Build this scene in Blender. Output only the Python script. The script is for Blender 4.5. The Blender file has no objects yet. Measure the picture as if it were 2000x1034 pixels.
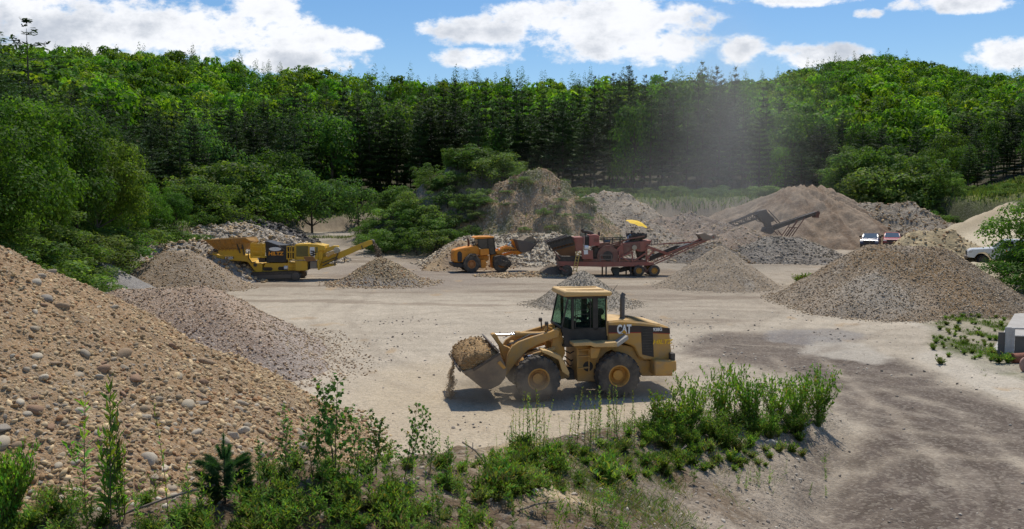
import bpy, bmesh, math, random
import numpy as np
from mathutils import Vector, Matrix
from mathutils.bvhtree import BVHTree
R = math.radians
C = bpy.context.scene.collection
sc = bpy.context.scene
random.seed(7)
RNG = np.random.default_rng(11)

# ------------------------------------------------------------------ camera
CAMH = 6.3
FPX = 1540.0
PITCH = math.atan(117.0 / FPX)
cam_d = bpy.data.cameras.new("camera")
cam = bpy.data.objects.new("camera", cam_d)
C.objects.link(cam)
cam.location = (0, 0, CAMH)
cam.rotation_euler = (R(90) - PITCH, 0, 0)
cam_d.sensor_width = 36
cam_d.lens = 36 * FPX / 2000
cam_d.clip_start = 0.05
cam_d.clip_end = 5000
sc.camera = cam

# ------------------------------------------------------------------ light
SUN_EL, SUN_AZ = 63.0, 16.0        # azimuth from +Y (the view direction) towards +X
sun_d = bpy.data.lights.new("sun", 'SUN')
sun_d.energy = 3.9
sun_d.angle = R(0.6)
sun_d.color = (1.0, 0.935, 0.83)
sun = bpy.data.objects.new("sun", sun_d)
C.objects.link(sun)
sd = Vector((math.sin(R(SUN_AZ)) * math.cos(R(SUN_EL)), math.cos(R(SUN_AZ)) * math.cos(R(SUN_EL)), math.sin(R(SUN_EL))))
sun.rotation_euler = sd.to_track_quat('Z', 'Y').to_euler()
sun.location = (40, 120, 160)

sc.view_settings.view_transform = 'Standard'
sc.view_settings.look = 'None'
sc.view_settings.exposure = 0.0
sc.view_settings.gamma = 1
sc.cycles.max_bounces = 6
sc.cycles.diffuse_bounces = 3
sc.cycles.glossy_bounces = 2
sc.cycles.transmission_bounces = 4
sc.cycles.transparent_max_bounces = 8
sc.cycles.volume_bounces = 0
sc.cycles.volume_step_rate = 2.0
sc.cycles.volume_max_steps = 64
sc.cycles.caustics_reflective = False
sc.cycles.caustics_refractive = False

# ------------------------------------------------------------------ sky with broken cumulus
world = bpy.data.worlds.new("World")
sc.world = world
world.use_nodes = True
wn = world.node_tree
wn.nodes.clear()
def N(t, kind, **kw):
    n = t.nodes.new(kind)
    for k, v in kw.items():
        setattr(n, k, v)
    return n
def mth(t, op, a, b=None, c=None, clamp=False):
    n = t.nodes.new('ShaderNodeMath'); n.operation = op; n.use_clamp = clamp
    for i, v in enumerate((a, b, c)):
        if v is None: continue
        if isinstance(v, (int, float)): n.inputs[i].default_value = v
        else: t.links.new(v, n.inputs[i])
    return n.outputs[0]
def sky_world():
    t = wn
    out = N(t, 'ShaderNodeOutputWorld')
    sky = N(t, 'ShaderNodeTexSky', sky_type='NISHITA')
    sky.sun_disc = False
    sky.sun_elevation = R(SUN_EL)
    sky.sun_rotation = R(SUN_AZ)
    sky.air_density = 1.0; sky.dust_density = 0.6; sky.ozone_density = 2.0
    bg = N(t, 'ShaderNodeBackground'); bg.inputs[1].default_value = 0.128
    hs = N(t, 'ShaderNodeHueSaturation'); hs.inputs['Saturation'].default_value = 1.32; hs.inputs['Value'].default_value = .93
    t.links.new(sky.outputs[0], hs.inputs['Color'])
    t.links.new(hs.outputs[0], bg.inputs[0])
    tc = N(t, 'ShaderNodeTexCoord')
    sep = N(t, 'ShaderNodeSeparateXYZ')
    t.links.new(tc.outputs['Generated'], sep.inputs[0])
    x, y, z = sep.outputs
    ay = mth(t, 'MAXIMUM', mth(t, 'ABSOLUTE', y), 0.05)
    u = mth(t, 'DIVIDE', x, ay)
    v = mth(t, 'DIVIDE', z, ay)
    comb = N(t, 'ShaderNodeCombineXYZ')
    t.links.new(u, comb.inputs[0]); t.links.new(mth(t, 'MULTIPLY', v, 1.6), comb.inputs[1])
    def noise(scale, detail, rough, off=0.0):
        n = N(t, 'ShaderNodeTexNoise')
        n.inputs['Scale'].default_value = scale; n.inputs['Detail'].default_value = detail
        n.inputs['Roughness'].default_value = rough
        ad = N(t, 'ShaderNodeVectorMath', operation='ADD'); ad.inputs[1].default_value = (off, off * .7, off)
        t.links.new(comb.outputs[0], ad.inputs[0]); t.links.new(ad.outputs[0], n.inputs['Vector'])
        return n.outputs[0]
    n1 = noise(15, 9, 0.62, 3.1)
    n2 = noise(8, 7, 0.62, 9.4)
    n3 = noise(38, 6, 0.62, 1.7)
    # cloud bodies: centre and radii as (sideways, upward) slopes of the direction
    blobs = [(-.50, .214, .25, .042), (-.62, .225, .16, .045), (-.34, .215, .12, .030), (-.235, .203, .075, .017), (-.275, .180, .10, .018), (-.305, .244, .055, .026),
             (.117, .225, .14, .040), (-.035, .215, .08, .020), (.16, .196, .125, .026), (-.045, .182, .055, .015), (.02, .235, .07, .02),
             (.29, .190, .045, .022), (.365, .187, .08, .017), (.345, .254, .10, .011), (.55, .250, .11, .013), (.44, .237, .024, .008),
             (.63, .186, .06, .024), (.70, .19, .05, .03),
             (-.9, .3, .25, .06), (.95, .3, .25, .06), (0, .42, .4, .06), (-.5, .6, .3, .1), (.6, .55, .35, .1), (.1, .8, .4, .12)]
    acc = None
    for cu, cv, ru, rv in blobs:
        a = mth(t, 'MULTIPLY', mth(t, 'SUBTRACT', u, cu), 1 / ru)
        b = mth(t, 'MULTIPLY', mth(t, 'SUBTRACT', v, cv), 1 / rv)
        q = mth(t, 'SUBTRACT', 1.0, mth(t, 'ADD', mth(t, 'MULTIPLY', a, a), mth(t, 'MULTIPLY', b, b)))
        acc = q if acc is None else mth(t, 'SMOOTH_MAX', acc, q, 0.25)
    acc = mth(t, 'MAXIMUM', acc, -1.5)
    d = mth(t, 'ADD', acc, mth(t, 'MULTIPLY', mth(t, 'SUBTRACT', n1, 0.5), 3.4))
    d = mth(t, 'ADD', d, mth(t, 'MULTIPLY', mth(t, 'SUBTRACT', n3, 0.5), 1.9))
    mr = N(t, 'ShaderNodeMapRange'); mr.interpolation_type = 'SMOOTHSTEP'
    mr.inputs['From Min'].default_value = -0.1; mr.inputs['From Max'].default_value = 0.75
    t.links.new(d, mr.inputs['Value'])
    # grey bases: thicker cloud seen from below is darker
    sh = mth(t, 'ADD', mth(t, 'MULTIPLY', d, 0.34), mth(t, 'MULTIPLY', mth(t, 'SUBTRACT', n2, 0.48), 2.6))
    mr2 = N(t, 'ShaderNodeMapRange'); mr2.interpolation_type = 'SMOOTHSTEP'
    mr2.inputs['From Min'].default_value = 0.15; mr2.inputs['From Max'].default_value = 1.0
    t.links.new(sh, mr2.inputs['Value'])
    mc = N(t, 'ShaderNodeMix', data_type='RGBA')
    mc.inputs['A'].default_value = (.93, .94, .97, 1); mc.inputs['B'].default_value = (.52, .56, .63, 1)
    t.links.new(mr2.outputs[0], mc.inputs['Factor'])
    bc = N(t, 'ShaderNodeBackground'); bc.inputs[1].default_value = 1.08
    t.links.new(mc.outputs['Result'], bc.inputs[0])
    mix = N(t, 'ShaderNodeMixShader')
    t.links.new(mth(t, 'MULTIPLY', mr.outputs[0], 0.97), mix.inputs[0])
    t.links.new(bg.outputs[0], mix.inputs[1]); t.links.new(bc.outputs[0], mix.inputs[2])
    t.links.new(mix.outputs[0], out.inputs[0])
sky_world()

# ------------------------------------------------------------------ helpers: naming
def tag(o, label=None, cat=None, group=None, kind=None):
    if label: o['label'] = label
    if cat: o['category'] = cat
    if group: o['group'] = group
    if kind: o['kind'] = kind
    return o
def empty(name, loc, rz=0.0, label=None, cat=None, group=None):
    o = bpy.data.objects.new(name, None); C.objects.link(o)
    o.empty_display_size = 0.3
    o.location = loc; o.rotation_euler = (0, 0, rz)
    return tag(o, label, cat, group)
def link_mesh(name, me, mats=(), parent=None, smooth=False):
    for m in (mats if isinstance(mats, (list, tuple)) else [mats]):
        me.materials.append(m)
    o = bpy.data.objects.new(name, me); C.objects.link(o)
    if parent: o.parent = parent
    if smooth:
        me.polygons.foreach_set('use_smooth', np.ones(len(me.polygons), bool))
    return o
def mesh_np(name, V, F, attrs=None):
    """V (n,3), F (m,k) int with constant k."""
    me = bpy.data.meshes.new(name)
    V = np.asarray(V, np.float32); F = np.asarray(F, np.int32)
    me.vertices.add(len(V)); me.vertices.foreach_set('co', V.ravel())
    m, k = F.shape
    me.loops.add(m * k); me.polygons.add(m)
    me.loops.foreach_set('vertex_index', F.ravel())
    me.polygons.foreach_set('loop_start', np.arange(0, m * k, k, dtype=np.int32))
    me.update(calc_edges=True)
    for an, (typ, data) in (attrs or {}).items():
        if typ == 'C':
            a = me.color_attributes.new(an, 'FLOAT_COLOR', 'POINT')
            d = np.ones((len(V), 4), np.float32); d[:, :3] = data
            a.data.foreach_set('color', d.ravel())
        else:
            a = me.attributes.new(an, 'FLOAT', 'POINT')
            a.data.foreach_set('value', np.asarray(data, np.float32))
    return me

# ------------------------------------------------------------------ noise in numpy
def _h(i, j, s):
    v = np.sin(i * 127.1 + j * 311.7 + s * 74.7) * 43758.5453
    return v - np.floor(v)
def vn(x, y, s=0.0):
    xi = np.floor(x); yi = np.floor(y); fx = x - xi; fy = y - yi
    fx = fx * fx * (3 - 2 * fx); fy = fy * fy * (3 - 2 * fy)
    a = _h(xi, yi, s); b = _h(xi + 1, yi, s); c = _h(xi, yi + 1, s); d = _h(xi + 1, yi + 1, s)
    return (a * (1 - fx) + b * fx) * (1 - fy) + (c * (1 - fx) + d * fx) * fy - 0.5
def fbm(x, y, s=0.0, o=4, g=0.5):
    t = 0; a = 1.0; n = 0
    for k in range(o):
        t = t + a * vn(x, y, s + k * 3.3); n += a; a *= g
        x = x * 2.03 + 5.1; y = y * 2.03 - 3.7
    return t / n * 1.6
def sstep(a, b, x):
    t = np.clip((x - a) / (b - a), 0, 1); return t * t * (3 - 2 * t)

# ------------------------------------------------------------------ photo geometry (pixels of the 2000 px photo)
cp, sp = math.cos(PITCH), math.sin(PITCH)
def ray(px, py):
    a = (px - 1000) / FPX; b = (517 - py) / FPX
    return Vector((a, cp + b * sp, -sp + b * cp))
def atY(px, py, Y):
    d = ray(px, py); k = Y / d.y
    return Vector((d.x * k, Y, CAMH + d.z * k))
def pxY(px, Y):
    return (px - 1000) / FPX * Y          # close enough near the horizon

# ------------------------------------------------------------------ terrain height
def tab(px_list, vals):
    return np.arctan((np.array(px_list) - 1000) / FPX), np.array(vals, float)
TH_R0 = tab([-1500, -300, 0, 200, 380, 500, 620, 800, 1000, 1130, 1400, 1600, 1760, 1850, 1930, 2050, 2300, 3500],
            [14, 26, 40, 58, 92, 112, 128, 130, 126, 112, 116, 128, 126, 122, 121, 118, 105, 80])
TH_ZP = tab([-1500, -300, 0, 200, 380, 500, 620, 800, 1000, 1130, 1400, 1600, 1800, 1900, 2050, 2300, 3500],
            [5.5, 5.0, 4.2, 4.0, 4.2, 4.5, 4.6, 6.0, 7.0, 7.4, 7.4, 7.6, 7.2, 7.8, 8.5, 8, 7])
SIL = tab([-1500, -400, 0, 100, 250, 350, 450, 560, 700, 900, 1100, 1250, 1400, 1500, 1560, 1640, 1700, 1780, 1860, 1950, 2050, 2400, 3500],
          [150, 110, 98, 100, 98, 108, 124, 140, 158, 160, 160, 158, 160, 156, 134, 116, 104, 118, 142, 156, 150, 165, 200])
RRG = tab([-1500, 0, 500, 900, 1300, 1500, 1700, 2000, 3500], [300, 350, 330, 320, 340, 430, 470, 430, 400])
RIDGE = [(-6, 7.3, 3.1), (-3.9, 7.5, 3.3), (-3.0, 7.6, 3.42), (-2.3, 7.9, 3.6), (-1.2, 9.6, 3.05), (-0.4, 12.0, 2.5), (2.2, 16, 1.62), (5.4, 19.6, 1.0), (8.6, 22.4, .5), (10.2, 23.6, -.2)]
def seg_dist(X, Y, a, b):
    dx, dy = b[0] - a[0], b[1] - a[1]; L2 = dx * dx + dy * dy + 1e-9
    t = np.clip(((X - a[0]) * dx + (Y - a[1]) * dy) / L2, 0, 1)
    qx = X - (a[0] + t * dx); qy = Y - (a[1] + t * dy)
    side = dx * qy - dy * qx
    return np.hypot(qx, qy), t, side
def spur(X, Y):
    z = np.full(np.shape(X), -9.0)
    for a, b in zip(RIDGE[:-1], RIDGE[1:]):
        d, t, side = seg_dist(X, Y, a, b)
        zr = a[2] + (b[2] - a[2]) * t
        d2 = np.sqrt(d * d + .35) - .59
        z = np.maximum(z, zr - np.where(side > 0, 0.75, 0.43) * d2)
    r = np.hypot(X, Y + 1)
    z = np.maximum(z, 4.6 - 0.52 * np.maximum(r - 2.0, 0))
    rb = 4.6 + 0.0 * X - 0.5 * np.maximum(Y + 1.5, 0)       # the bank behind the camera
    return np.maximum(z, np.where(Y < 0, np.minimum(rb, 4.6 - .45 * np.maximum(np.abs(X) - 7, 0)), -9))
def bump(X, Y, cx, cy, rx, ry, h):
    q = np.sqrt(((X - cx) / rx) ** 2 + ((Y - cy) / ry) ** 2)
    return h * (1 - sstep(0, 1, q))
def terrain(X, Y, detail=True):
    X = np.asarray(X, float); Y = np.asarray(Y, float)
    r = np.hypot(X, Y); th = np.arctan2(X, np.where(np.abs(Y) < 1e-6, 1e-6, Y))
    th = np.clip(th, -1.15, 1.02)
    floor = 1.9 * sstep(78, 118, Y) * np.clip(r / 60, 0, 1)
    floor = floor + 0.10 * fbm(X / 14, Y / 14, 1.0, 3)
    r0 = np.interp(th, *TH_R0) + 5 * fbm(X / 17, Y / 17, 2.0, 3)
    zp = np.interp(th, *TH_ZP)
    rr = np.interp(th, *RRG)
    sil = np.interp(th, *SIL)
    zr = CAMH + (400 - sil) / FPX * rr * np.cos(th) - 10.5
    r1 = r0 + 45
    t = np.clip((r - r1) / (rr - r1), 0, 1)
    zp = zp + sstep(.50, .58, th) * (4.2 * sstep(0, 42, r - r0) - 1.2)
    hill = zp + (zr - zp) * t ** 1.05 - np.clip(r - rr, 0, 9999) * 0.25
    hill = hill + sstep(0, 40, r - r1) * 4 * fbm(X / 60, Y / 60, 4.0, 3)
    z = floor + (hill - floor) * sstep(0, 10, r - r0)
    # wooded knoll and the bare mound in the middle of the pit
    k = bump(X, Y, -3, 103, 15, 15, 9.0) + bump(X, Y, -12, 106, 12, 11, 4.6)
    k = k * (1 + .25 * fbm(X / 5, Y / 5, 6.0, 4))
    k = k + sstep(.3, 2.5, k) * (1.1 * fbm(X / 3.2, Y / 3.2, 6.6, 4, .6) + .5 * fbm(X / .9, Y / .9, 6.9, 3))
    z = z + k * (1 - sstep(0, 14, r - r0))
    # haul road climbing to the right, pad below it
    sx, sy = .685, .729
    s = (X - 38.5) * sx + (Y - 75) * sy
    side = (X - 38.5) * sy - (Y - 75) * sx
    ramp = np.clip(2.6 + .100 * s, 1.9, 6.2)
    m = sstep(-4, 0.5, side) * sstep(-24, -16, s) * sstep(0, 8, 70 - side) * (1 - sstep(2, 6, -side))
    z = np.where(ramp > z, z + (ramp - z) * m, z)
    z = z + m * (.55 * fbm(X / 2.6, Y / 2.6, 12.0, 4, .6)) * (.25 + sstep(5, 9, side) + sstep(1.5, -1, side))
    # berm along the road's left edge
    z = z + .55 * np.exp(-(side - 1.0) ** 2 / 1.2) * sstep(-2, 6, s) * (1 - sstep(34, 42, s))
    # foreground spur
    sz = spur(X + .5 * fbm(X / 2.5, Y / 2.5, 7.0, 3), Y + .5 * fbm(X / 2.5, Y / 2.5, 8.0, 3))
    near = sstep(-.25, .6, sz - z)
    z = np.where(sz > z - .25, z * (1 - near) + sz * near, z)
    if detail:
        z = z + near * .16 * fbm(X * 1.4, Y * 1.4, 9.0, 4) + .035 * near * fbm(X * 6, Y * 6, 9.5, 3)
        bankm = sstep(0, 4, r - r0) * (1 - sstep(8, 14, r - r0))
        z = z + bankm * 1.0 * fbm(X / 3.3, Y / 3.3, 5.0, 4)
        fl = (1 - near) * (1 - bankm) * (1 - sstep(60, 90, r))
        z = z + fl * .030 * fbm(X * 1.3, Y * 1.3, 3.0, 4) * (1 + 1.5 * sstep(.15, .45, X / np.maximum(Y, 1)) ) + fl * sstep(.12, .4, X / np.maximum(Y, 1)) * .022 * fbm(X * 4, Y * 4, 3.6, 3)
    return z
def tz(x, y):
    return float(terrain(np.array([x]), np.array([y]))[0])
def onground(px, py, y0=3.0, y1=240.0):
    d = ray(px, py)
    ys = np.geomspace(y0, y1, 1500)
    X = d.x / d.y * ys; Z = CAMH + d.z / d.y * ys
    g = terrain(X, ys)
    i = np.argmax(Z <= g)
    if not (Z <= g).any(): i = len(ys) - 1
    return Vector((X[i], ys[i], g[i]))

# ------------------------------------------------------------------ material kit
def mat(name, base=(.5, .5, .5), rough=.6, metal=0.0, spec=.4, dirt=None, dirt_scale=3.0, dirt_amt=.5, bump_s=0.0, bump_scale=30.0, edge=False):
    m = bpy.data.materials.new(name); m.use_nodes = True
    t = m.node_tree; b = t.nodes['Principled BSDF']
    b.inputs['Base Color'].default_value = (*base, 1); b.inputs['Roughness'].default_value = rough
    b.inputs['Metallic'].default_value = metal; b.inputs['Specular IOR Level'].default_value = spec
    tc = N(t, 'ShaderNodeTexCoord')
    if dirt:
        n = N(t, 'ShaderNodeTexNoise'); n.inputs['Scale'].default_value = dirt_scale; n.inputs['Detail'].default_value = 7; n.inputs['Roughness'].default_value = .65
        t.links.new(tc.outputs['Object'], n.inputs['Vector'])
        r_ = N(t, 'ShaderNodeMapRange'); r_.inputs['From Min'].default_value = .42; r_.inputs['From Max'].default_value = .68
        r_.inputs['To Min'].default_value = dirt_amt * .25; r_.inputs['To Max'].default_value = dirt_amt
        t.links.new(n.outputs[0], r_.inputs['Value'])
        mx = N(t, 'ShaderNodeMix', data_type='RGBA'); mx.inputs['A'].default_value = (*base, 1); mx.inputs['B'].default_value = (*dirt, 1)
        t.links.new(r_.outputs[0], mx.inputs['Factor']); t.links.new(mx.outputs['Result'], b.inputs['Base Color'])
        mr = N(t, 'ShaderNodeMapRange'); mr.inputs['To Min'].default_value = rough; mr.inputs['To Max'].default_value = .9
        t.links.new(r_.outputs[0], mr.inputs['Value']); t.links.new(mr.outputs[0], b.inputs['Roughness'])
    if bump_s:
        n2 = N(t, 'ShaderNodeTexNoise'); n2.inputs['Scale'].default_value = bump_scale; n2.inputs['Detail'].default_value = 5
        t.links.new(tc.outputs['Object'], n2.inputs['Vector'])
        bp = N(t, 'ShaderNodeBump'); bp.inputs['Strength'].default_value = bump_s; bp.inputs['Distance'].default_value = .05
        t.links.new(n2.outputs[0], bp.inputs['Height']); t.links.new(bp.outputs[0], b.inputs['Normal'])
    return m
def earth_mat(name, grain=14.0, speck=.35, bump_s=.6, light=(.5, .44, .35), dark=(.10, .085, .07), rough=.95, fine=60.0, stone=.5):
    """vertex colour 'col' broken up by stone-sized cells with their own tint and relief."""
    m = bpy.data.materials.new(name); m.use_nodes = True
    t = m.node_tree; b = t.nodes['Principled BSDF']
    b.inputs['Roughness'].default_value = rough; b.inputs['Specular IOR Level'].default_value = .15
    tc = N(t, 'ShaderNodeTexCoord')
    at = N(t, 'ShaderNodeAttribute', attribute_name='col')
    v1 = N(t, 'ShaderNodeTexVoronoi'); v1.inputs['Scale'].default_value = grain
    v2 = N(t, 'ShaderNodeTexVoronoi'); v2.inputs['Scale'].default_value = grain * 2.3
    for v in (v1, v2): t.links.new(tc.outputs['Object'], v.inputs['Vector'])
    s1 = N(t, 'ShaderNodeSeparateColor'); t.links.new(v1.outputs['Color'], s1.inputs[0])
    s2 = N(t, 'ShaderNodeSeparateColor'); t.links.new(v2.outputs['Color'], s2.inputs[0])
    # light stones / dark stones
    hi = mth(t, 'MULTIPLY', mth(t, 'GREATER_THAN', s1.outputs[0], .74), speck)
    lo = mth(t, 'MULTIPLY', mth(t, 'GREATER_THAN', s1.outputs[1], .72), speck * .8)
    m1 = N(t, 'ShaderNodeMix', data_type='RGBA'); m1.inputs['B'].default_value = (*light, 1)
    t.links.new(at.outputs['Color'], m1.inputs['A']); t.links.new(hi, m1.inputs['Factor'])
    m2 = N(t, 'ShaderNodeMix', data_type='RGBA'); m2.inputs['B'].default_value = (*dark, 1)
    t.links.new(m1.outputs['Result'], m2.inputs['A']); t.links.new(lo, m2.inputs['Factor'])
    n = N(t, 'ShaderNodeTexNoise'); n.inputs['Scale'].default_value = fine * .12; n.inputs['Detail'].default_value = 8; n.inputs['Roughness'].default_value = .7
    t.links.new(tc.outputs['Object'], n.inputs['Vector'])
    g = mth(t, 'ADD', mth(t, 'MULTIPLY', n.outputs[0], .7), mth(t, 'MULTIPLY', s2.outputs[2], speck * .9))
    g = mth(t, 'ADD', g, .65 - speck * .45)
    m3 = N(t, 'ShaderNodeMix', data_type='RGBA', blend_type='MULTIPLY'); m3.inputs['Factor'].default_value = 1
    cb = N(t, 'ShaderNodeCombineColor'); [t.links.new(g, cb.inputs[k]) for k in range(3)]
    t.links.new(m2.outputs['Result'], m3.inputs['A']); t.links.new(cb.outputs[0], m3.inputs['B'])
    t.links.new(m3.outputs['Result'], b.inputs['Base Color'])
    hgt = mth(t, 'ADD', mth(t, 'MULTIPLY', v1.outputs['Distance'], -stone), mth(t, 'MULTIPLY', v2.outputs['Distance'], -stone * .5))
    hgt = mth(t, 'ADD', hgt, mth(t, 'MULTIPLY', n.outputs[0], .6))
    bp = N(t, 'ShaderNodeBump'); bp.inputs['Strength'].default_value = bump_s; bp.inputs['Distance'].default_value = 1.1 / grain
    t.links.new(hgt, bp.inputs['Height']); t.links.new(bp.outputs[0], b.inputs['Normal'])
    return m

# ------------------------------------------------------------------ ground sheet
def poly_mask(X, Y, pts, soft, warp=1.0, seed=0.0, scale=5.0):
    """soft mask of a patch given by photo pixels of its outline on the pit floor"""
    P = []
    for px, py in pts:
        d = ray(px, py); k = -CAMH / d.z
        P.append((d.x * k, d.y * k))
    cx = np.mean([p[0] for p in P]); cy = np.mean([p[1] for p in P])
    Xw = X + warp * 1.6 * fbm(X / scale, Y / scale, seed, 6, .7); Yw = Y + warp * 2.6 * fbm(X / scale, Y / scale, seed + 40, 6, .7)
    inside = np.zeros(X.shape, bool); dist = np.full(X.shape, 1e9)
    for i in range(len(P)):
        a = P[i]; b = P[(i + 1) % len(P)]
        d, _, _ = seg_dist(Xw, Yw, a, b); dist = np.minimum(dist, d)
        cond = ((a[1] > Yw) != (b[1] > Yw)) & (Xw < (b[0] - a[0]) * (Yw - a[1]) / (b[1] - a[1] + 1e-12) + a[0])
        inside ^= cond
    sd_ = np.where(inside, dist, -dist)
    return sstep(-soft, soft, sd_)
def lerp(c, m, col):
    return c * (1 - m[:, None]) + np.array(col)[None, :] * m[:, None]
def ground_colour(X, Y, Z):
    r = np.hypot(X, Y); th = np.clip(np.arctan2(X, np.maximum(Y, 1e-6)), -1.15, 1.02)
    n0 = fbm(X / 7, Y / 7, 21, 5, .6); nf = fbm(X / .9, Y / .9, 22, 4, .6); ns = fbm(X / 9 + Y / 30, Y / 1.6, 23, 4, .6)
    c = np.zeros((len(X), 3)) + np.array((.43, .375, .30))[None]
    nx_ = fbm(X / .28, Y / .28, 25, 3, .6); c = c * (1 + .18 * n0 + .24 * nf + .20 * ns + .16 * nx_)[:, None]
    # far floor: brown, streaked
    farm = sstep(50, 62, Y + 4 * n0) * (.35 + .65 * sstep(-.1, .35, ns + .5 * n0))
    c = lerp(c, farm * .95, (.235, .19, .145))
    c = lerp(c, sstep(44, 50, Y) * sstep(.02, .3, ns) * .75, (.22, .175, .13))
    # yellow sand where the loader works
    m = poly_mask(X, Y, [(700, 730), (860, 700), (1300, 740), (1330, 800), (1250, 900), (900, 960), (700, 900)], 1.4, 1, 31)
    c = lerp(c, m * .7, (.47, .39, .28))
    # haul lane, damp and stony
    m = poly_mask(X, Y, [(1080, 1300), (1240, 960), (1440, 900), (1690, 850), (1600, 760), (1480, 715), (1330, 690), (1380, 650), (1560, 648), (1720, 690), (1840, 742), (2100, 850), (2300, 1300)], .8, .8, 32, 3.0)
    lane = m
    c = lerp(c, m * (.92 + .08 * sstep(-.2, .3, nf)), (.125, .100, .084))
    c = lerp(c, m * sstep(.2, .4, fbm(X / 2.2, Y / 1.2, 41, 4, .6)) * .4, (.29, .245, .20))
    ra = np.hypot(X - 5.5, Y - 19) + .5 * fbm(X / 4, Y / 4, 44, 3); an = np.arctan2(Y - 19, X - 5.5); st = fbm(ra / .28, an * 2.2, 45, 4, .6); st2 = fbm(ra / .8, an * 3.5, 46, 4, .6)
    c = lerp(c, m * sstep(.05, .3, st) * .40, (.25, .21, .17)); c = lerp(c, m * sstep(.05, .3, -st) * .6, (.085, .066, .052)); c = lerp(c, m * sstep(.25, .5, st2) * .5, (.34, .295, .24))
    c = lerp(c, m * sstep(.15, .5, fbm(X / .5, Y / .5, 42, 3)) * .35, (.10, .08, .065))
    # pale wash fans
    m = poly_mask(X, Y, [(1530, 560), (1830, 640), (1800, 700), (1900, 760), (2000, 790), (2000, 720), (1860, 660), (1700, 615)], .35, .5, 34)
    c = lerp(c, m * .7, (.50, .455, .385))
    m = poly_mask(X, Y, [(1590, 655), (1690, 672), (1745, 700), (1700, 712), (1640, 700), (1560, 690)], .3, .5, 35)
    c = lerp(c, m * .75, (.47, .43, .37))
    # standing damp
    m = poly_mask(X, Y, [(1490, 645), (1600, 640), (1690, 650), (1670, 664), (1580, 672), (1500, 668)], .3, .6, 36)
    wet = m
    c = lerp(c, m * .7, (.20, .18, .165))
    m = poly_mask(X, Y, [(1200, 560), (1560, 555), (1600, 600), (1420, 640), (1250, 640), (1180, 600)], 1.5, 1, 37)
    c = lerp(c, m * (.4 + .6 * sstep(0, .3, ns)) * .8, (.24, .195, .15))
    m = poly_mask(X, Y, [(640, 520), (900, 515), (1000, 550), (830, 570), (640, 560)], 2, 1, 38)
    c = lerp(c, m * .6, (.23, .19, .16))
    m = poly_mask(X, Y, [(540, 470), (680, 455), (800, 500), (600, 495)], 3, 1, 39)
    c = lerp(c, m * .6, (.36, .33, .29))
    # scattered orange sand spots
    c = lerp(c, sstep(.42, .55, fbm(X / 1.7 + 9, Y / 2.4, 43, 3)) * (1 - lane) * .6 * sstep(15, 20, Y), (.40, .28, .16))
    # tyre tracks: pairs of arcs
    def arc(pts, w, amt, col):
        nonlocal c
        P = [((ray(*p).x * -CAMH / ray(*p).z), (ray(*p).y * -CAMH / ray(*p).z)) for p in pts]
        for off in (-.95, .95):
            dm = np.full(X.shape, 1e9)
            for a, b in zip(P[:-1], P[1:]):
                L = math.hypot(b[0] - a[0], b[1] - a[1]); nx, ny = -(b[1] - a[1]) / L * off, (b[0] - a[0]) / L * off
                d, _, _ = seg_dist(X, Y, (a[0] + nx, a[1] + ny), (b[0] + nx, b[1] + ny)); dm = np.minimum(dm, d)
            mm = np.exp(-(dm / w) ** 2) * (.6 + .8 * nf)
            c = lerp(c, np.clip(mm * amt, 0, 1), col)
    dk, lt = (.20, .16, .125), (.50, .43, .34)
    arc([(1320, 760), (1500, 700), (1700, 640), (1880, 620)], .28, .5, dk)
    arc([(1330, 730), (1480, 660), (1560, 610), (1450, 570), (1200, 570)], .28, .45, dk)
    arc([(1330, 770), (1600, 740), (1800, 800), (1960, 950)], .25, .45, lt)
    arc([(1500, 1000), (1560, 900), (1640, 780), (1560, 700)], .25, .5, lt)
    arc([(1300, 1010), (1500, 930), (1750, 860), (1990, 880)], .25, .4, lt)
    arc([(860, 760), (700, 700), (640, 620), (700, 570), (1000, 560)], .3, .35, dk)
    arc([(560, 470), (640, 500), (900, 560), (1100, 560), (1300, 585), (1600, 560)], .35, .45, dk)
    arc([(480, 600), (700, 590), (1000, 600)], .3, .35, lt)
    arc([(860, 790), (1000, 830), (1250, 840), (1400, 800)], .25, .4, (.38, .30, .21))
    # many faint wheel lines left by the loaders
    rt = random.Random(19)
    for k in range(34):
        x0 = rt.uniform(-14, 26); y0 = rt.uniform(20, 58); rad = rt.uniform(9, 40) * rt.choice((-1, 1)); a0 = rt.gauss(0, .5) if rt.random() < .7 else rt.uniform(0, 3.1); L = rt.uniform(8, 26)
        tx = math.cos(a0); ty = math.sin(a0) * .6; nx, ny = -ty, tx; cx, cy = x0 + nx * rad, y0 + ny * rad
        sel = np.nonzero((np.abs(X - x0) < L) & (np.abs(Y - y0) < L) & (Y < 75))[0]
        if not len(sel): continue
        Xs, Ys = X[sel], Y[sel]; rr_ = np.hypot(Xs - cx, Ys - cy) + .25 * fbm(Xs / 3, Ys / 3, 80 + k, 2); fade = np.exp(-(((Xs - x0) ** 2 + (Ys - y0) ** 2) / (L * .55) ** 2) ** 2); amt = rt.uniform(.25, .6); colr = np.array((.19, .15, .115) if rt.random() < .62 else (.52, .45, .36))
        for off in (-.95, .95):
            mm = (np.exp(-((rr_ - abs(rad) - off) / .22) ** 2) * fade * amt * (.55 + .9 * nf[sel]))[:, None]; mm = np.clip(mm, 0, 1)
            c[sel] = c[sel] * (1 - mm) + colr[None] * mm
    # foreground spur
    sz = spur(X, Y); sp_m = sstep(.1, .55, sz + .25 * nf)
    sc_ = np.zeros_like(c) + np.array((.27, .22, .17))
    br = sstep(-.3, .12, fbm(X / 1.5, Y / 1.5, 51, 4))
    sc_ = lerp(sc_, br * .9, (.12, .082, .05))
    up = sstep(.9, 2.0, sz)
    sc_ = lerp(sc_, up * .6, (.125, .088, .058))
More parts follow.
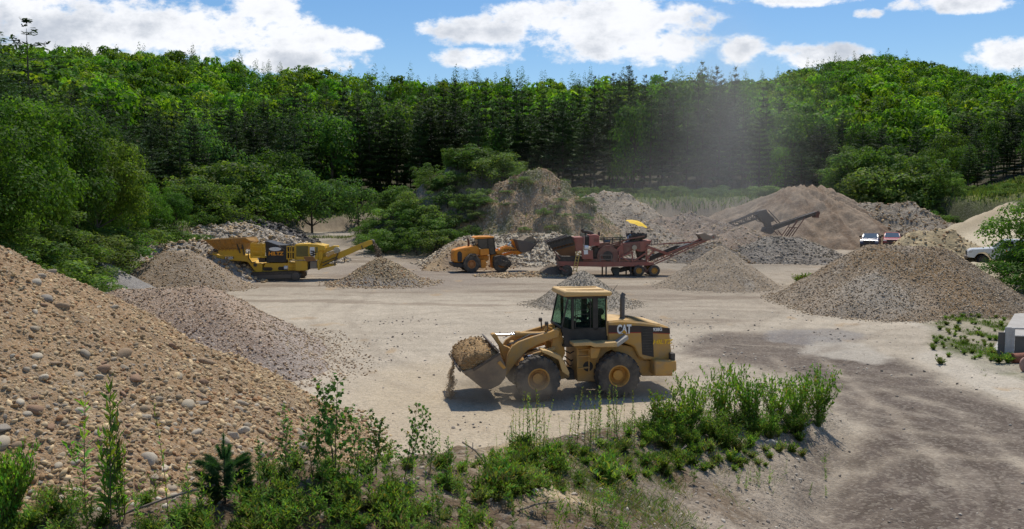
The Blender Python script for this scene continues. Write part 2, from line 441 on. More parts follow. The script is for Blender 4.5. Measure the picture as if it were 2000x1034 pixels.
    sc_ = lerp(sc_, (1 - up) * (1 - sstep(-.1, .3, fbm(X / 2, Y / 2, 58, 3))) * .8, (.31, .265, .215))
    sand = sstep(0.0, .25, fbm(X / 2.2 + 4, Y / 2.2, 52, 3)) * sstep(-2.0, 0.5, X) * (1 - sstep(2.0, 3.2, X)) * up
    sc_ = lerp(sc_, sand * .9, (.46, .36, .23))
    grn = sstep(.05, .35, fbm(X / 1.2, Y / 1.2, 53, 4))
    sc_ = lerp(sc_, grn * .75 * up, (.05, .065, .025))
    sc_ = sc_ * (1 + .35 * nf)[:, None]
    c = c * (1 - sp_m[:, None]) + sc_ * sp_m[:, None]
    # knoll, mound: earth
    kn = bump(X, Y, -3, 103, 17, 17, 1) + bump(X, Y, -14, 106, 16, 13, 1)
    km = sstep(.1, .3, kn)
    kc = np.zeros_like(c) + np.array((.235, .20, .155)); kc = kc * (1 + .4 * nf + .3 * fbm(X / 2, Y / 2, 61, 4))[:, None]
    kc = lerp(kc, sstep(.05, .3, fbm(X / 2.5, Y / 2.5, 62, 4)) * .75, (.09, .105, .045))
    c = c * (1 - km[:, None]) + kc * km[:, None]
    # rims and hills
    r0 = np.interp(th, *TH_R0) + 5 * fbm(X / 17, Y / 17, 2.0, 3)
    rm = sstep(-1, 1, r - r0)
    bank = np.zeros_like(c) + np.array((.25, .205, .155)); bank = lerp(bank, sstep(.46, .50, th), (.075, .085, .035)); bank = lerp(bank, 1 - sstep(-.36, -.28, th), (.11, .085, .06)); bank = bank * (1 + .5 * nf + .3 * n0)[:, None]
    c = c * (1 - rm[:, None]) + bank * rm[:, None]
    gm = sstep(6, 10, r - r0 + 3 * nf)
    gr = np.zeros_like(c) + np.array((.085, .115, .035)); gr = gr * (1 + .5 * nf + .5 * n0)[:, None]
    gr = lerp(gr, sstep(.0, .3, n0) * .4, (.16, .15, .06)); gr = lerp(gr, sstep(.48, .54, th) * .75, (.17, .20, .05)); gr = lerp(gr, sstep(.48, .54, th) * sstep(.0, .35, fbm(X / 5, Y / 3, 66, 4)) * .6, (.22, .17, .07))
    c = c * (1 - gm[:, None]) + gr * gm[:, None]
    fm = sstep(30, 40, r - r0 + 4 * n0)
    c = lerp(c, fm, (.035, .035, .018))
    # haul road on the right
    sx, sy = .685, .729
    s = (X - 38.5) * sx + (Y - 75) * sy; side = (X - 38.5) * sy - (Y - 75) * sx
    m = sstep(-5, -2, side) * sstep(-24, -16, s) * (1 - sstep(13, 16, side + 2 * n0)) * (1 - sstep(36, 40, s + 2 * n0)) * (1 - sstep(-3, 0, r - r0))
    rc = np.zeros_like(c) + np.array((.52, .45, .33)); rc = rc * (1 + .2 * nf + .2 * ns)[:, None]
    rc = lerp(rc, (1 - sstep(-1, 2, np.abs(side - 1.5) - .5)) * .6, (.33, .25, .15))
    c = c * (1 - m[:, None]) + rc * m[:, None]
    # weedy verge on the right
    m = poly_mask(X, Y, [(1800, 632), (1900, 600), (2010, 590), (2300, 600), (2300, 780), (2010, 745), (1900, 715), (1820, 675)], .4, .6, 71)
    c = lerp(c, m * (.35 + .65 * sstep(-.1, .25, fbm(X / 1.2, Y / 1.2, 72, 4))) * .95, (.095, .11, .04))
    c = lerp(c, m * sstep(.1, .3, -nf) * .5, (.27, .24, .20))
    c = c * np.array((1.02, 1.0, .95))[None]
    return np.clip(c, .01, .9), wet, lane
def build_ground():
    thf = R(41)
    a = np.concatenate([np.linspace(-math.pi, -thf, 60, endpoint=False), np.linspace(-thf, thf, 1050, endpoint=False), np.linspace(thf, math.pi, 60)])
    rs = [0.25]
    while rs[-1] < 1600:
        r = rs[-1]
        rs.append(r + max(0.03, min(r * r / (6.3 * 788) * 1.25, r * (.0085 if r < 135 else .018))) if r > 2.5 else r + .25)
    rs = np.array(rs)
    A, Rr = np.meshgrid(a, rs)
    X = (Rr * np.sin(A)).ravel(); Y = (Rr * np.cos(A)).ravel()
    Z = terrain(X, Y)
    nr, na = len(rs), len(a)
    i = np.arange((nr - 1))[:, None] * na + np.arange(na - 1)[None, :]
    F = np.stack([i, i + 1, i + na + 1, i + na], -1).reshape(-1, 4)
    V = np.stack([X, Y, Z], -1)
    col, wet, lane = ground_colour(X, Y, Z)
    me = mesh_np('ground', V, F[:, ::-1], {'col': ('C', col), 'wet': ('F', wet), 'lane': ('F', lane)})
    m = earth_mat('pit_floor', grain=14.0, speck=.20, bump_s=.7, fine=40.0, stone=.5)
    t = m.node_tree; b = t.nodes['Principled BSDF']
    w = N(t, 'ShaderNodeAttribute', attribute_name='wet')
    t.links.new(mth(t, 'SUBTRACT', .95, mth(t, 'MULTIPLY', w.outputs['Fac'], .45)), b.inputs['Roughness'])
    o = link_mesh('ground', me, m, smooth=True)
    o['kind'] = 'structure'
    return o
build_ground()

# ------------------------------------------------------------------ stones
ICO = None
def ico_verts(sub):
    bm = bmesh.new(); bmesh.ops.create_icosphere(bm, subdivisions=sub, radius=1.0)
    V = np.array([v.co[:] for v in bm.verts]); F = np.array([[v.index for v in f.verts] for f in bm.faces]); bm.free()
    return V, F
ICO1 = ico_verts(1); ICO2 = ico_verts(2); ICO3 = ico_verts(3)
def stone_shape(seed, base, flat=.7, facet=.35, cut=(.62, .95)):
    rg = np.random.default_rng(seed)
    V, F = base; V = V.copy()
    for k in range(7):                       # cut planes make the faces of a broken or rounded stone
        n = rg.normal(size=3); n /= np.linalg.norm(n)
        h = rg.uniform(*cut); d = V @ n
        V = V - np.outer(np.maximum(d - h, 0) * (1 - facet * rg.random()), n)
    V *= np.array([1, rg.uniform(.65, .95), rg.uniform(flat - .2, flat + .1)])
    return V, F
STONE_COL = [(.44, .35, .23), (.38, .31, .22), (.36, .30, .22), (.47, .40, .29), (.34, .24, .15), (.28, .245, .20), (.44, .38, .29), (.54, .46, .34), (.30, .19, .12)]
def scatter_stones(P, size, base=ICO1, nshape=10, cols=STONE_COL, seed=0, sink=.25, norm=None):
    """P (n,3), size (n,) -> V, F, C arrays of a heap of stones"""
    rg = np.random.default_rng(seed); shapes = [stone_shape(seed * 31 + k, base) for k in range(nshape)]
    nv = len(base[0]); n = len(P)
    V = np.zeros((n, nv, 3)); ids = rg.integers(0, nshape, n)
    S = np.stack([s[0] for s in shapes])[ids]
    ang = rg.uniform(0, 2 * math.pi, n); tl = rg.normal(0, .35, (n, 2))
    ca, sa = np.cos(ang), np.sin(ang)
    x = S[:, :, 0] * ca[:, None] - S[:, :, 1] * sa[:, None]; y = S[:, :, 0] * sa[:, None] + S[:, :, 1] * ca[:, None]
    z = S[:, :, 2] + x * tl[:, :1] + y * tl[:, 1:]
    V = np.stack([x, y, z], -1) * size[:, None, None] + P[:, None, :] + np.array([0, 0, 1]) * (size * (.4 - sink))[:, None, None]
    F = (base[1][None] + (np.arange(n) * nv)[:, None, None]).reshape(-1, 3)
    cc = np.array(cols)[rg.integers(0, len(cols), n)] * rg.uniform(.75, 1.2, (n, 1))
    return V.reshape(-1, 3), F, np.repeat(cc, nv, 0)

# ------------------------------------------------------------------ stockpiles
PILES = []
class Pile:
    def __init__(s, ridges, slope, rnd=.35, rough=.06, seed=0.0, rscale=1.0, gull=0.0):
        s.r = ridges; s.slope = slope; s.rnd = rnd; s.rough = rough; s.seed = seed; s.rs = rscale; s.gull = gull
    def h(s, X, Y):
        X = np.asarray(X, float); Y = np.asarray(Y, float)
        w = .5 * fbm(X / 2.5, Y / 2.5, s.seed + 3, 3) * s.rs
        z = np.full(X.shape, -99.0)
        for r in s.r:
            a, b = r[0], r[1]; sl = r[2] if len(r) > 2 else s.slope
            d, t, side = seg_dist(X + w * .6, Y + w * .6, a, b)
            zz = a[2] + (b[2] - a[2]) * t - sl * (np.sqrt(d * d + s.rnd ** 2) - s.rnd)
            k = .18
            z = np.maximum(z, zz) + k * np.exp(-np.abs(z - zz) / k) * .3
        z = z + s.rough * (fbm(X / s.rs * 1.1, Y / s.rs * 1.1, s.seed, 5, .6) * 2)
        if s.gull:
            ang = np.arctan2(Y - s.r[0][0][1], X - s.r[0][0][0]); z = z + s.gull * fbm(ang * 9, ang * 0 + .3, s.seed + 7, 3) * 1.5
        return z
def pk(px, py, Y):
    v = atY(px, py, Y); return (v.x, v.y, v.z)
def pile(name, label, ridges, slope, colfn, matl, res=.18, rnd=.35, rough=.06, seed=0.0, rs=1.0, stones=0, ssize=(.04, .10), scols=STONE_COL, cat='gravel pile', skirt=1.0, gull=0.0, base=ICO1, parent=None):
    p = Pile(ridges, slope, rnd, rough, seed, rs, gull); PILES.append(p)
    xs = [q for r in ridges for q in (r[0][0], r[1][0])]; ys = [q for r in ridges for q in (r[0][1], r[1][1])]
    ms = min([slope] + [r[2] for r in ridges if len(r) > 2])
    H = max(q for r in ridges for q in (r[0][2], r[1][2])) / ms + 1.5
    gx = np.arange(min(xs) - H, max(xs) + H, res); gy = np.arange(min(ys) - H, max(ys) + H, res)
    GX, GY = np.meshgrid(gx, gy); X = GX.ravel(); Y = GY.ravel()
    Z = p.h(X, Y); T = terrain(X, Y); keep = Z > T - .12
    Z = np.maximum(Z, T - .12)
    ny, nx = GX.shape
    i = np.arange(ny - 1)[:, None] * nx + np.arange(nx - 1)[None]
    F = np.stack([i, i + 1, i + nx + 1, i + nx], -1).reshape(-1, 4)
    F = F[keep[F].any(1)]
    used = np.unique(F); remap = -np.ones(len(X), int); remap[used] = np.arange(len(used)); F = remap[F]
    X, Y, Z, T = X[used], Y[used], Z[used], T[used]
    col = colfn(X, Y, Z, Z - T)
    V = np.stack([X, Y, Z], -1)
    F = np.concatenate([F[:, [0, 1, 2]], F[:, [0, 2, 3]]])
    if stones:
        rg = np.random.default_rng(int(seed * 10) + 5)
        sx = rg.uniform(X.min() - skirt, X.max() + skirt, stones * 4); sy = rg.uniform(Y.min() - skirt, Y.max() + skirt, stones * 4)
        ph = p.h(sx, sy); th_ = terrain(sx, sy); hh = ph - th_
        ok = (hh > -skirt * ms * (.2 + .8 * rg.random(len(sx)) ** 1.5)); sx, sy, ph, th_ = sx[ok][:stones], sy[ok][:stones], ph[ok][:stones], th_[ok][:stones]
        sz = np.maximum(ph, th_)
        ss = ssize[0] + (ssize[1] - ssize[0]) * rg.random(len(sx)) ** 2.2
        SV, SF, SC = scatter_stones(np.stack([sx, sy, sz], -1), ss, base, seed=int(seed) + 3, cols=scols)
        F = np.concatenate([F, SF + len(V)]); V = np.concatenate([V, SV]); col = np.concatenate([col, np.clip(SC * np.array([1.32, 1.17, .95]), 0, .8)])
    me = mesh_np(name, V, F, {'col': ('C', np.clip(col, .01, .9))})
    o = link_mesh(name, me, matl, smooth=False)
    me.polygons.foreach_set('use_smooth', np.ones(len(me.polygons), bool))
    if parent: o.parent = parent
    else: tag(o, label, cat)
    return o, p
def flat(c, v=.15, c2=None, sc2=2.0, seed=5.0, amt=.6, lo=0.0, hi=.35):
    def f(X, Y, Z, H):
        k = np.zeros((len(X), 3)) + np.array(c); k = k * (1 + v * 2 * fbm(X / .8, Y / .8, seed, 4))[:, None]
        if c2 is not None: k = lerp(k, sstep(lo, hi, fbm(X / sc2, Y / sc2, seed + 9, 4)) * amt, c2)
        return k
    return f
M_gravel = earth_mat('crushed_stone', grain=15.0, speck=.50, bump_s=.7, fine=30, stone=.8, dark=(.15, .13, .11))
M_fine = earth_mat('fine_gravel', grain=13.0, speck=.35, bump_s=.7, fine=40, stone=.8, light=(.52, .48, .42))
M_sand = earth_mat('bank_sand', grain=5.0, speck=.12, bump_s=.6, fine=18, stone=.3)
M_rubble = earth_mat('rubble', grain=5.5, speck=.35, bump_s=.7, fine=14, stone=.7, dark=(.16, .14, .12))
M_cobble = earth_mat('cobbly_sand', grain=26.0, speck=.28, bump_s=.7, fine=60, stone=.8, light=(.5, .44, .34), dark=(.16, .12, .08))
# ------------------------------------------------------------------ the piles of the pit
def col_p1(X, Y, Z, H):
    k = flat((.39, .285, .20), .12, (.30, .205, .14), 3, 12.0)(X, Y, Z, H)
    g = sstep(2.0, .4, H + .8 * fbm(X / 2, Y / 2, 13, 3))
    return lerp(k, (1 - sstep(.5, 1.9, H + .8 * fbm(X / 2, Y / 2, 13, 3))) * .6, (.33, .29, .26))
pile('gravel_pile', 'long pinkish brown gravel pile directly behind the cobbly sand slope at left',
     [(pk(235, 566, 36), pk(400, 560, 33.5)), (pk(400, 560, 33.5), pk(505, 650, 29.8))], .60, col_p1, M_fine, res=.12, rough=.05, seed=2.0,
     stones=9000, ssize=(.03, .075), skirt=2.2, scols=[(.38, .31, .24), (.32, .25, .19), (.44, .38, .30), (.26, .20, .15), (.52, .46, .38)])
pile('gravel_pile', 'rounded brown gravel pile between the small grey cone and the yellow crusher',
     [(pk(325, 493, 59), pk(368, 492, 59))], .66, flat((.30, .225, .15), .15, (.20, .15, .10), 3, 14), M_fine, res=.16, rough=.07, seed=5.0, stones=1800, ssize=(.04, .10), skirt=.6)
pile('gravel_pile', 'small grey gravel cone with a dark cut base at far left',
     [(pk(192, 513, 51), pk(197, 513, 51))], .60, lambda X, Y, Z, H: lerp(flat((.27, .25, .23), .1)(X, Y, Z, H), (1 - sstep(.45, .7, H + .1 * fbm(X, Y, 3, 3))) * .85, (.09, .075, .065)), M_fine, res=.14, rough=.03, seed=7.0)
pile('sand_pile', 'pale lumpy sand and stone ridge behind the brown pile at left',
     [(pk(225, 500, 63), pk(300, 478, 68)), (pk(300, 478, 68), pk(400, 470, 70)), (pk(400, 470, 70), pk(430, 490, 66))], .6,
     flat((.36, .31, .25), .25, (.22, .17, .13), 2, 15), M_rubble, res=.2, rough=.22, seed=9.0, stones=1500, ssize=(.08, .3), cat='sand pile')
pile('gravel_pile', 'low dark brown pile under the tail of the yellow crusher',
     [(pk(466, 521, 67), pk(470, 521, 67))], .62, flat((.10, .082, .068), .2), M_fine, res=.12, rough=.06, seed=11.0, rnd=.5, stones=500, ssize=(.04, .1), scols=[(.13, .11, .09), (.2, .17, .14)])
pile('gravel_pile', 'brown gravel cone growing under the raised conveyor of the yellow crusher',
     [(pk(742, 503, 63.5), pk(748, 504, 63.5)), (pk(762, 520, 62.5), pk(780, 532, 62))], .64,
     lambda X, Y, Z, H: lerp(flat((.25, .19, .11), .15)(X, Y, Z, H), (1 - sstep(.2, .9, H + .5 * fbm(X, Y, 3, 3))) * .7, (.28, .25, .22)), M_fine, res=.12, rough=.05, seed=13.0, stones=2600, ssize=(.05, .12), skirt=1.6)
pile('stone_pile', 'long flat topped bank of pale crushed stone behind the orange loader',
     [(pk(912, 463, 84), pk(1080, 456, 86)), (pk(1080, 456, 86), pk(1150, 470, 88)), (pk(905, 464, 84), pk(880, 500, 80)), (pk(1150, 470, 88), pk(1330, 505, 90), .5)], .62,
     flat((.48, .42, .32), .2, (.38, .32, .24), 3, 16), M_rubble, res=.22, rough=.10, seed=15.0, stones=5000, ssize=(.09, .26), cat='stone pile', skirt=1.2,
     scols=[(.46, .43, .37), (.38, .35, .30), (.52, .49, .43), (.28, .25, .21)])
pile('sand_pile', 'tan sand shoulder left of the orange loader against the pale stone bank',
     [(pk(900, 468, 79), pk(850, 515, 76))], .6, flat((.36, .26, .15), .2, (.30, .26, .21), 3, 17), M_sand, res=.2, rough=.1, seed=17.0, cat='sand pile', stones=500, ssize=(.06, .2))
pile('gravel_pile', 'neat grey gravel cone directly behind the yellow loader cab',
     [(pk(1138, 529, 50), pk(1140, 529, 50))], .74, flat((.40, .345, .27), .08), M_gravel, res=.10, rough=.03, rnd=.28, seed=19.0, stones=6000, ssize=(.025, .06), skirt=1.1,
     scols=[(.38, .36, .32), (.32, .3, .27), (.46, .44, .4), (.2, .19, .17)])
pile('gravel_pile', 'smooth tan gravel cone under the end of the red plant conveyor',
     [(pk(1404, 483, 61), pk(1406, 483, 61))], .68, flat((.35, .275, .19), .12, (.38, .335, .27), 2.5, 18), M_fine, res=.12, rough=.07, rnd=.3, seed=21.0, stones=2200, ssize=(.025, .07), skirt=1.3, gull=.12,
     scols=[(.4, .37, .32), (.33, .29, .24), (.48, .45, .4)])
def col_p10(X, Y, Z, H):
    k = flat((.33, .26, .185), .12, (.27, .17, .08), 3.0, 20, .85, .0, .3)(X, Y, Z, H)
    k = lerp(k, np.exp(-(((X - 21.3) / 2.6) ** 2 + ((Y - 46) / 3.0) ** 2) ** 2) * .6, (.40, .35, .28))
    dk = sstep(26.0, 27.5, X + .6 * fbm(X, Y, 9, 3) - (50 - Y) * .12) * (1 - sstep(35.5, 37, X))
    return lerp(k, dk * .62, (.17, .125, .08))
o_, _ = pile('gravel_pile', 'largest brown gravel pile on the right, with a paler lobe in front',
     [(pk(1700, 478, 51), pk(1830, 482, 50)), (pk(1830, 482, 50), pk(1935, 552, 47.5)), (pk(1700, 532, 46.6), pk(1690, 534, 47), .62)], .66,
     col_p10, M_gravel, res=.11, rough=.09, seed=23.0, rnd=.4, stones=15000, ssize=(.028, .075), skirt=1.0, gull=.05,
     scols=[(.36, .30, .23), (.28, .22, .16), (.44, .38, .30), (.20, .155, .11), (.5, .45, .38)])
pile('sand_pile', 'crumbly pale sand pile between the big gravel pile and the haul road',
     [(pk(1800, 450, 63), pk(1850, 452, 63)), (pk(1850, 452, 63), pk(1905, 500, 60))], .62, flat((.40, .32, .19), .3, (.30, .23, .13), 2, 21), M_sand, res=.16, rough=.22, seed=25.0, stones=700, ssize=(.05, .2), cat='sand pile')
def col_sand(X, Y, Z, H):
    k = flat((.27, .205, .145), .12, (.22, .155, .10), 3, 22)(X, Y, Z, H)
    return lerp(k, sstep(.1, .3, fbm(X / 1.2, Y / 4, 24, 4)) * .5, (.15, .095, .06))
pile('sand_pile', 'tallest brown sand hill with an eroded right face behind the black stacker',
     [(pk(1560, 364, 110), pk(1600, 366, 110)), (pk(1600, 366, 110), pk(1635, 405, 108)), (pk(1560, 364, 110), pk(1430, 412, 113)), (pk(1430, 412, 113), pk(1380, 430, 113)), (pk(1635, 405, 108), pk(1690, 445, 106))], .60,
     col_sand, M_sand, res=.28, rough=.32, seed=27.0, rs=1.6, gull=.55, cat='sand pile', rnd=.8)
pile('rubble_heap', 'grey brown rubble heap right of the tall sand hill',
     [(pk(1680, 398, 108), pk(1780, 398, 106)), (pk(1780, 398, 106), pk(1815, 425, 103))], .62, flat((.28, .235, .18), .35, (.16, .13, .095), 2, 25), M_rubble, res=.25, rough=.42, seed=29.0, stones=2600, ssize=(.07, .26), cat='rubble heap', rs=1.4)
pile('gravel_pile', 'low dark grey gravel mound with weeds in front of the black stacker',
     [(pk(1500, 463, 88), pk(1560, 466, 87)), (pk(1560, 466, 87), pk(1610, 484, 86))], .5, flat((.235, .205, .17), .25, (.32, .28, .23), 2, 26), M_rubble, res=.2, rough=.14, seed=31.0, stones=1600, ssize=(.07, .2), scols=[(.3, .29, .27), (.2, .19, .18), (.4, .38, .36)])
pile('rubble_heap', 'pale pointed rubble heap right of the overgrown mound',
     [(pk(1140, 385, 113), pk(1160, 378, 113)), (pk(1180, 374, 112), pk(1215, 376, 112)), (pk(1215, 376, 112), pk(1245, 396, 110))], .62, flat((.32, .26, .19), .3, (.2, .16, .115), 2, 27), M_rubble, res=.25, rough=.35, seed=33.0, stones=1500, ssize=(.06, .22), cat='rubble heap', rs=1.3)
pile('dirt_pile', 'broad reddish dirt mound between the yellow umbrella and the black stacker',
     [(pk(1290, 425, 101), pk(1350, 418, 101)), (pk(1350, 418, 101), pk(1440, 440, 98)), (pk(1440, 446, 94), pk(1452, 450, 94))], .5, flat((.25, .185, .135), .25, (.17, .13, .10), 2, 28), M_rubble, res=.25, rough=.25, seed=35.0, stones=900, ssize=(.08, .25), cat='dirt pile')
pile('dirt_pile', 'wide brown dirt mound behind the red screening plant',
     [(pk(1060, 432, 98), pk(1180, 424, 99)), (pk(1180, 424, 99), pk(1270, 436, 98)), (pk(1330, 470, 88), pk(1400, 476, 86), .5)], .48, flat((.26, .215, .165), .25, (.2, .16, .12), 2, 29), M_rubble, res=.25, rough=.22, seed=37.0, stones=1800, ssize=(.07, .25), cat='dirt pile')
pile('boulder_pile', 'whitish boulder pile behind the yellow crusher hopper',
     [(pk(400, 442, 92), pk(470, 438, 94)), (pk(470, 438, 94), pk(560, 462, 88)), (pk(560, 462, 88), pk(590, 478, 86))], .45, flat((.38, .33, .26), .3, (.42, .29, .15), 3, 30), M_rubble, res=.22, rough=.2, seed=39.0, stones=3200, ssize=(.10, .36), cat='boulder pile',
     scols=[(.46, .44, .41), (.38, .36, .34), (.52, .5, .47), (.26, .25, .24), (.42, .33, .2)])
pile('rubble_heap', 'dark broken asphalt heap at the foot of the trees behind the boulder pile',
     [(pk(415, 425, 104), pk(450, 420, 105)), (pk(450, 420, 105), pk(540, 440, 103))], .5, flat((.075, .075, .078), .4), M_rubble, res=.25, rough=.3, seed=41.0, stones=900, ssize=(.15, .5), cat='rubble heap',
     scols=[(.07, .07, .075), (.12, .12, .125), (.05, .05, .05)])
pile('dirt_pile', 'small brown dirt pile at the left wheels of the red plant',
     [(pk(1076, 517, 71.5), pk(1082, 517, 71.5))], .7, flat((.20, .155, .115), .1), M_sand, res=.12, rough=.04, seed=43.0, cat='dirt pile')
pile('gravel_pile', 'low spread of brown stones in front of the orange loader wheels',
     [(pk(985, 536, 70), pk(1060, 532, 71))], .3, flat((.25, .21, .165), .2), M_rubble, res=.12, rough=.08, seed=45.0, stones=1400, ssize=(.06, .18), skirt=2.5)
pile('dirt_pile', 'dark brown earth bank at the tree line behind the small grey cone',
     [(pk(60, 500, 58), pk(200, 478, 70)), (pk(200, 478, 70), pk(330, 466, 80))], .6, flat((.20, .145, .105), .3, (.32, .27, .21), 2, 31), M_rubble, res=.25, rough=.3, seed=47.0, stones=900, ssize=(.08, .3), cat='dirt pile')

def col_mound(X, Y, Z, H):
    k = flat((.29, .20, .12), .35, (.17, .115, .065), 2.5, 64)(X, Y, Z, H)
    return lerp(k, sstep(.02, .28, fbm(X / 2.2, Y / 2.2, 65, 4)) * .75, (.095, .115, .045))
mound, MOUND = pile('earth_mound', 'tall weedy brown earth mound against the right side of the overgrown knoll',
     [(pk(985, 375, 97), pk(1005, 345, 97)), (pk(1005, 345, 97), pk(1050, 330, 97)), (pk(1050, 330, 97), pk(1085, 350, 96)), (pk(1085, 350, 96), pk(1108, 400, 94), 1.0)], 1.0, col_mound, M_rubble, res=.24, rnd=1.0, rough=.75, seed=51.0, rs=2.2, stones=700, ssize=(.06, .22), cat='earth mound')
# the cobbly heap that fills the lower left
def heap_col(X, Y, Z, H):
    k = np.zeros((len(X), 3)) + np.array((.34, .225, .125))
    k = k * (1 + .3 * fbm(X * 1.2, Y * 1.2, 81, 5, .6))[:, None]
    k = lerp(k, sstep(.05, .35, fbm(X / 2.0, Y / 2.0, 82, 4)) * .5, (.27, .185, .11))
    return lerp(k, sstep(.05, .35, fbm(X / 1.2, Y / 3.0, 83, 4)) * .35, (.37, .28, .175))
HEAP_R = [((-20, 18, 9.3), (-14.6, 17, 6.75), .64)]
heap, HP = pile('cobble_heap', 'near heap of sandy earth and cobbles filling the lower left', HEAP_R, .64, heap_col, M_cobble, res=.055, rnd=.8, rough=.17, seed=49.0, cat='cobble heap', rs=1.2)
def surf(X, Y):
    X = np.atleast_1d(np.asarray(X, float)); Y = np.atleast_1d(np.asarray(Y, float))
    return np.maximum(terrain(X, Y), HP.h(X, Y))
def surf_px(px, py, y0=3.0, y1=60.0):
    d = ray(px, py); ys = np.geomspace(y0, y1, 1600)
    X = d.x / d.y * ys; Z = CAMH + d.z / d.y * ys; g = surf(X, ys)
    i = int(np.argmax(Z <= g))
    if not (Z <= g).any(): return None
    return Vector((X[i], ys[i], g[i]))
def build_stones():
    M = earth_mat('field_stone', grain=40, speck=.12, bump_s=.35, fine=120, stone=.25, rough=.85)
    rg = np.random.default_rng(77)
    big = []
    tries = 0
    while len(big) < 300 and tries < 20000:
        tries += 1
        px = rg.uniform(-20, 600); py = rg.uniform(480, 1010)
        top = 470 + px * .55                      # silhouette line of the heap
        if py < top + 4: continue
        toe = sstep(700, 900, py + px * .25)      # the coarse stones have rolled to the foot
        if rg.random() > .35 + .65 * float(toe): continue
        p = surf_px(px, py)
        if p is None or p.y > 26: continue
        if float(HP.h([p.x], [p.y])[0]) < float(terrain([p.x], [p.y])[0]) - .75: continue
        s = (.05 + .12 * rg.random() ** 2.6) * (1 + .25 * float(toe)) * (.65 + p.y / 30)
        if any((p - q).length < (s + s2) * .8 for q, s2 in big): continue
        big.append((p, s))
    shapes = []
    for k in range(14):
        V, F = stone_shape(900 + k, ICO2, .62, .0, (.36, .8) if k % 4 else (.55, .9))
        n = np.array([math.sin(a * 5 + b * 3 + k) * .03 for a, b, c in V]); V = V * (1 + n)[:, None]
        shapes.append([mesh_np('stone', V, F, {'col': ('C', np.zeros((len(V), 3)) + np.array(STONE_COL[(k + j * 4) % 9]) * (1.05 if j else .95))}) for j in range(2)])
    for s in shapes:
        for me in s: me.materials.append(M); me.polygons.foreach_set('use_smooth', np.ones(len(me.polygons), bool))
    for p, s in big:
        me = shapes[rg.integers(0, 14)][rg.integers(0, 2)]
        o = bpy.data.objects.new('stone', me); C.objects.link(o)
        o.location = p + Vector((0, 0, -s * rg.uniform(.05, .35))); o.scale = (s * rg.uniform(.9, 1.3), s, s * rg.uniform(.8, 1.1))
        o.rotation_euler = (rg.normal(0, .35), rg.normal(0, .35), rg.uniform(0, 6.28))
        tag(o, 'rounded tan, grey or brown stone lying loose on the sandy cobble heap', 'stone', 'loose stones on the near cobble heap')
    # all the smaller ones
    n = 80000
    px = rg.uniform(-60, 900, n); py = rg.uniform(470, 1034, n)
    X = rg.uniform(-19, -1, n); Y = rg.uniform(4.5, 24, n)
    hp = HP.h(X, Y); te = terrain(X, Y)
    ok = (hp > te - .45 * rg.random(n)) & (hp > te - .5)
    X, Y = X[ok], Y[ok]; Z = surf(X, Y)
    low = sstep(4.2, 2.2, Z)
    foot = 1 - sstep(1.5, 4.5, Z - te[ok])
    s = (.013 + .062 * rg.random(len(X)) ** 2.9) * (.85 + .75 * foot * rg.random(len(X)))
    V, F, Cc = scatter_stones(np.stack([X, Y, Z], -1), s, ICO1, 14, seed=8, sink=.38)
    me = mesh_np('cobbles', V, F, {'col': ('C', np.clip(Cc * np.array((1.14, 1.0, .78)), 0, .9))})
    o = link_mesh('cobbles', me, M, smooth=False)
    tag(o, 'small cobbles and pebbles strewn over the near sandy heap', 'cobbles', kind='stuff')
    # gravel crumbs on the spur and the floor in front
    n = 40000
    X = rg.uniform(-9, 24, n); Y = rg.uniform(7, 46, n); Z = terrain(X, Y)
    sp_ = spur(X, Y); ok = (rg.random(n) < np.where(sp_ > .3, .9, .05 + .45 * sstep(.2, .4, fbm(X / 2.5, Y / 2.5, 90, 4)))) & (np.abs(X / Y) < .7)
    X, Y, Z = X[ok], Y[ok], Z[ok]
    s = (.010 + .034 * rg.random(len(X)) ** 5) * (1 + Y / 40)
    V, F, Cc = scatter_stones(np.stack([X, Y, Z], -1), s, ICO1, 14, seed=9, cols=[(.44, .38, .30), (.34, .29, .23), (.54, .48, .39), (.26, .22, .18)])
    me = mesh_np('gravel', V, F, {'col': ('C', np.clip(Cc, 0, .9))})
    o = link_mesh('gravel', me, M, smooth=True)
    tag(o, 'loose gravel crumbs strewn over the bank and the haul lane', 'gravel', kind='stuff')
build_stones()
# ------------------------------------------------------------------ foliage
def leaf_mat(name, trans=.35, rough=.55, tint=(1.15, 1.25, .55), var=.16, obj_var=.22):
    m = bpy.data.materials.new(name); m.use_nodes = True
    t = m.node_tree; b = t.nodes['Principled BSDF']; out = t.nodes['Material Output']
    at = N(t, 'ShaderNodeAttribute', attribute_name='col')
    oi = N(t, 'ShaderNodeObjectInfo')
    hs = N(t, 'ShaderNodeHueSaturation')
    hs.inputs['Hue'].default_value = .5
    t.links.new(mth(t, 'ADD', 1 - obj_var, mth(t, 'MULTIPLY', oi.outputs['Random'], 2 * obj_var)), hs.inputs['Value'])
    t.links.new(mth(t, 'ADD', .49, mth(t, 'MULTIPLY', oi.outputs['Random'], .02)), hs.inputs['Hue'])
    t.links.new(at.outputs['Color'], hs.inputs['Color'])
    t.links.new(hs.outputs[0], b.inputs['Base Color'])
    b.inputs['Roughness'].default_value = rough; b.inputs['Specular IOR Level'].default_value = .08
    tr = N(t, 'ShaderNodeBsdfTranslucent')
    mx = N(t, 'ShaderNodeMix', data_type='RGBA', blend_type='MULTIPLY'); mx.inputs['Factor'].default_value = 1; mx.inputs['B'].default_value = (*tint, 1)
    t.links.new(hs.outputs[0], mx.inputs['A']); t.links.new(mx.outputs['Result'], tr.inputs[0])
    ms = N(t, 'ShaderNodeMixShader'); ms.inputs[0].default_value = trans
    t.links.new(b.outputs[0], ms.inputs[1]); t.links.new(tr.outputs[0], ms.inputs[2]); t.links.new(ms.outputs[0], out.inputs[0])
    return m
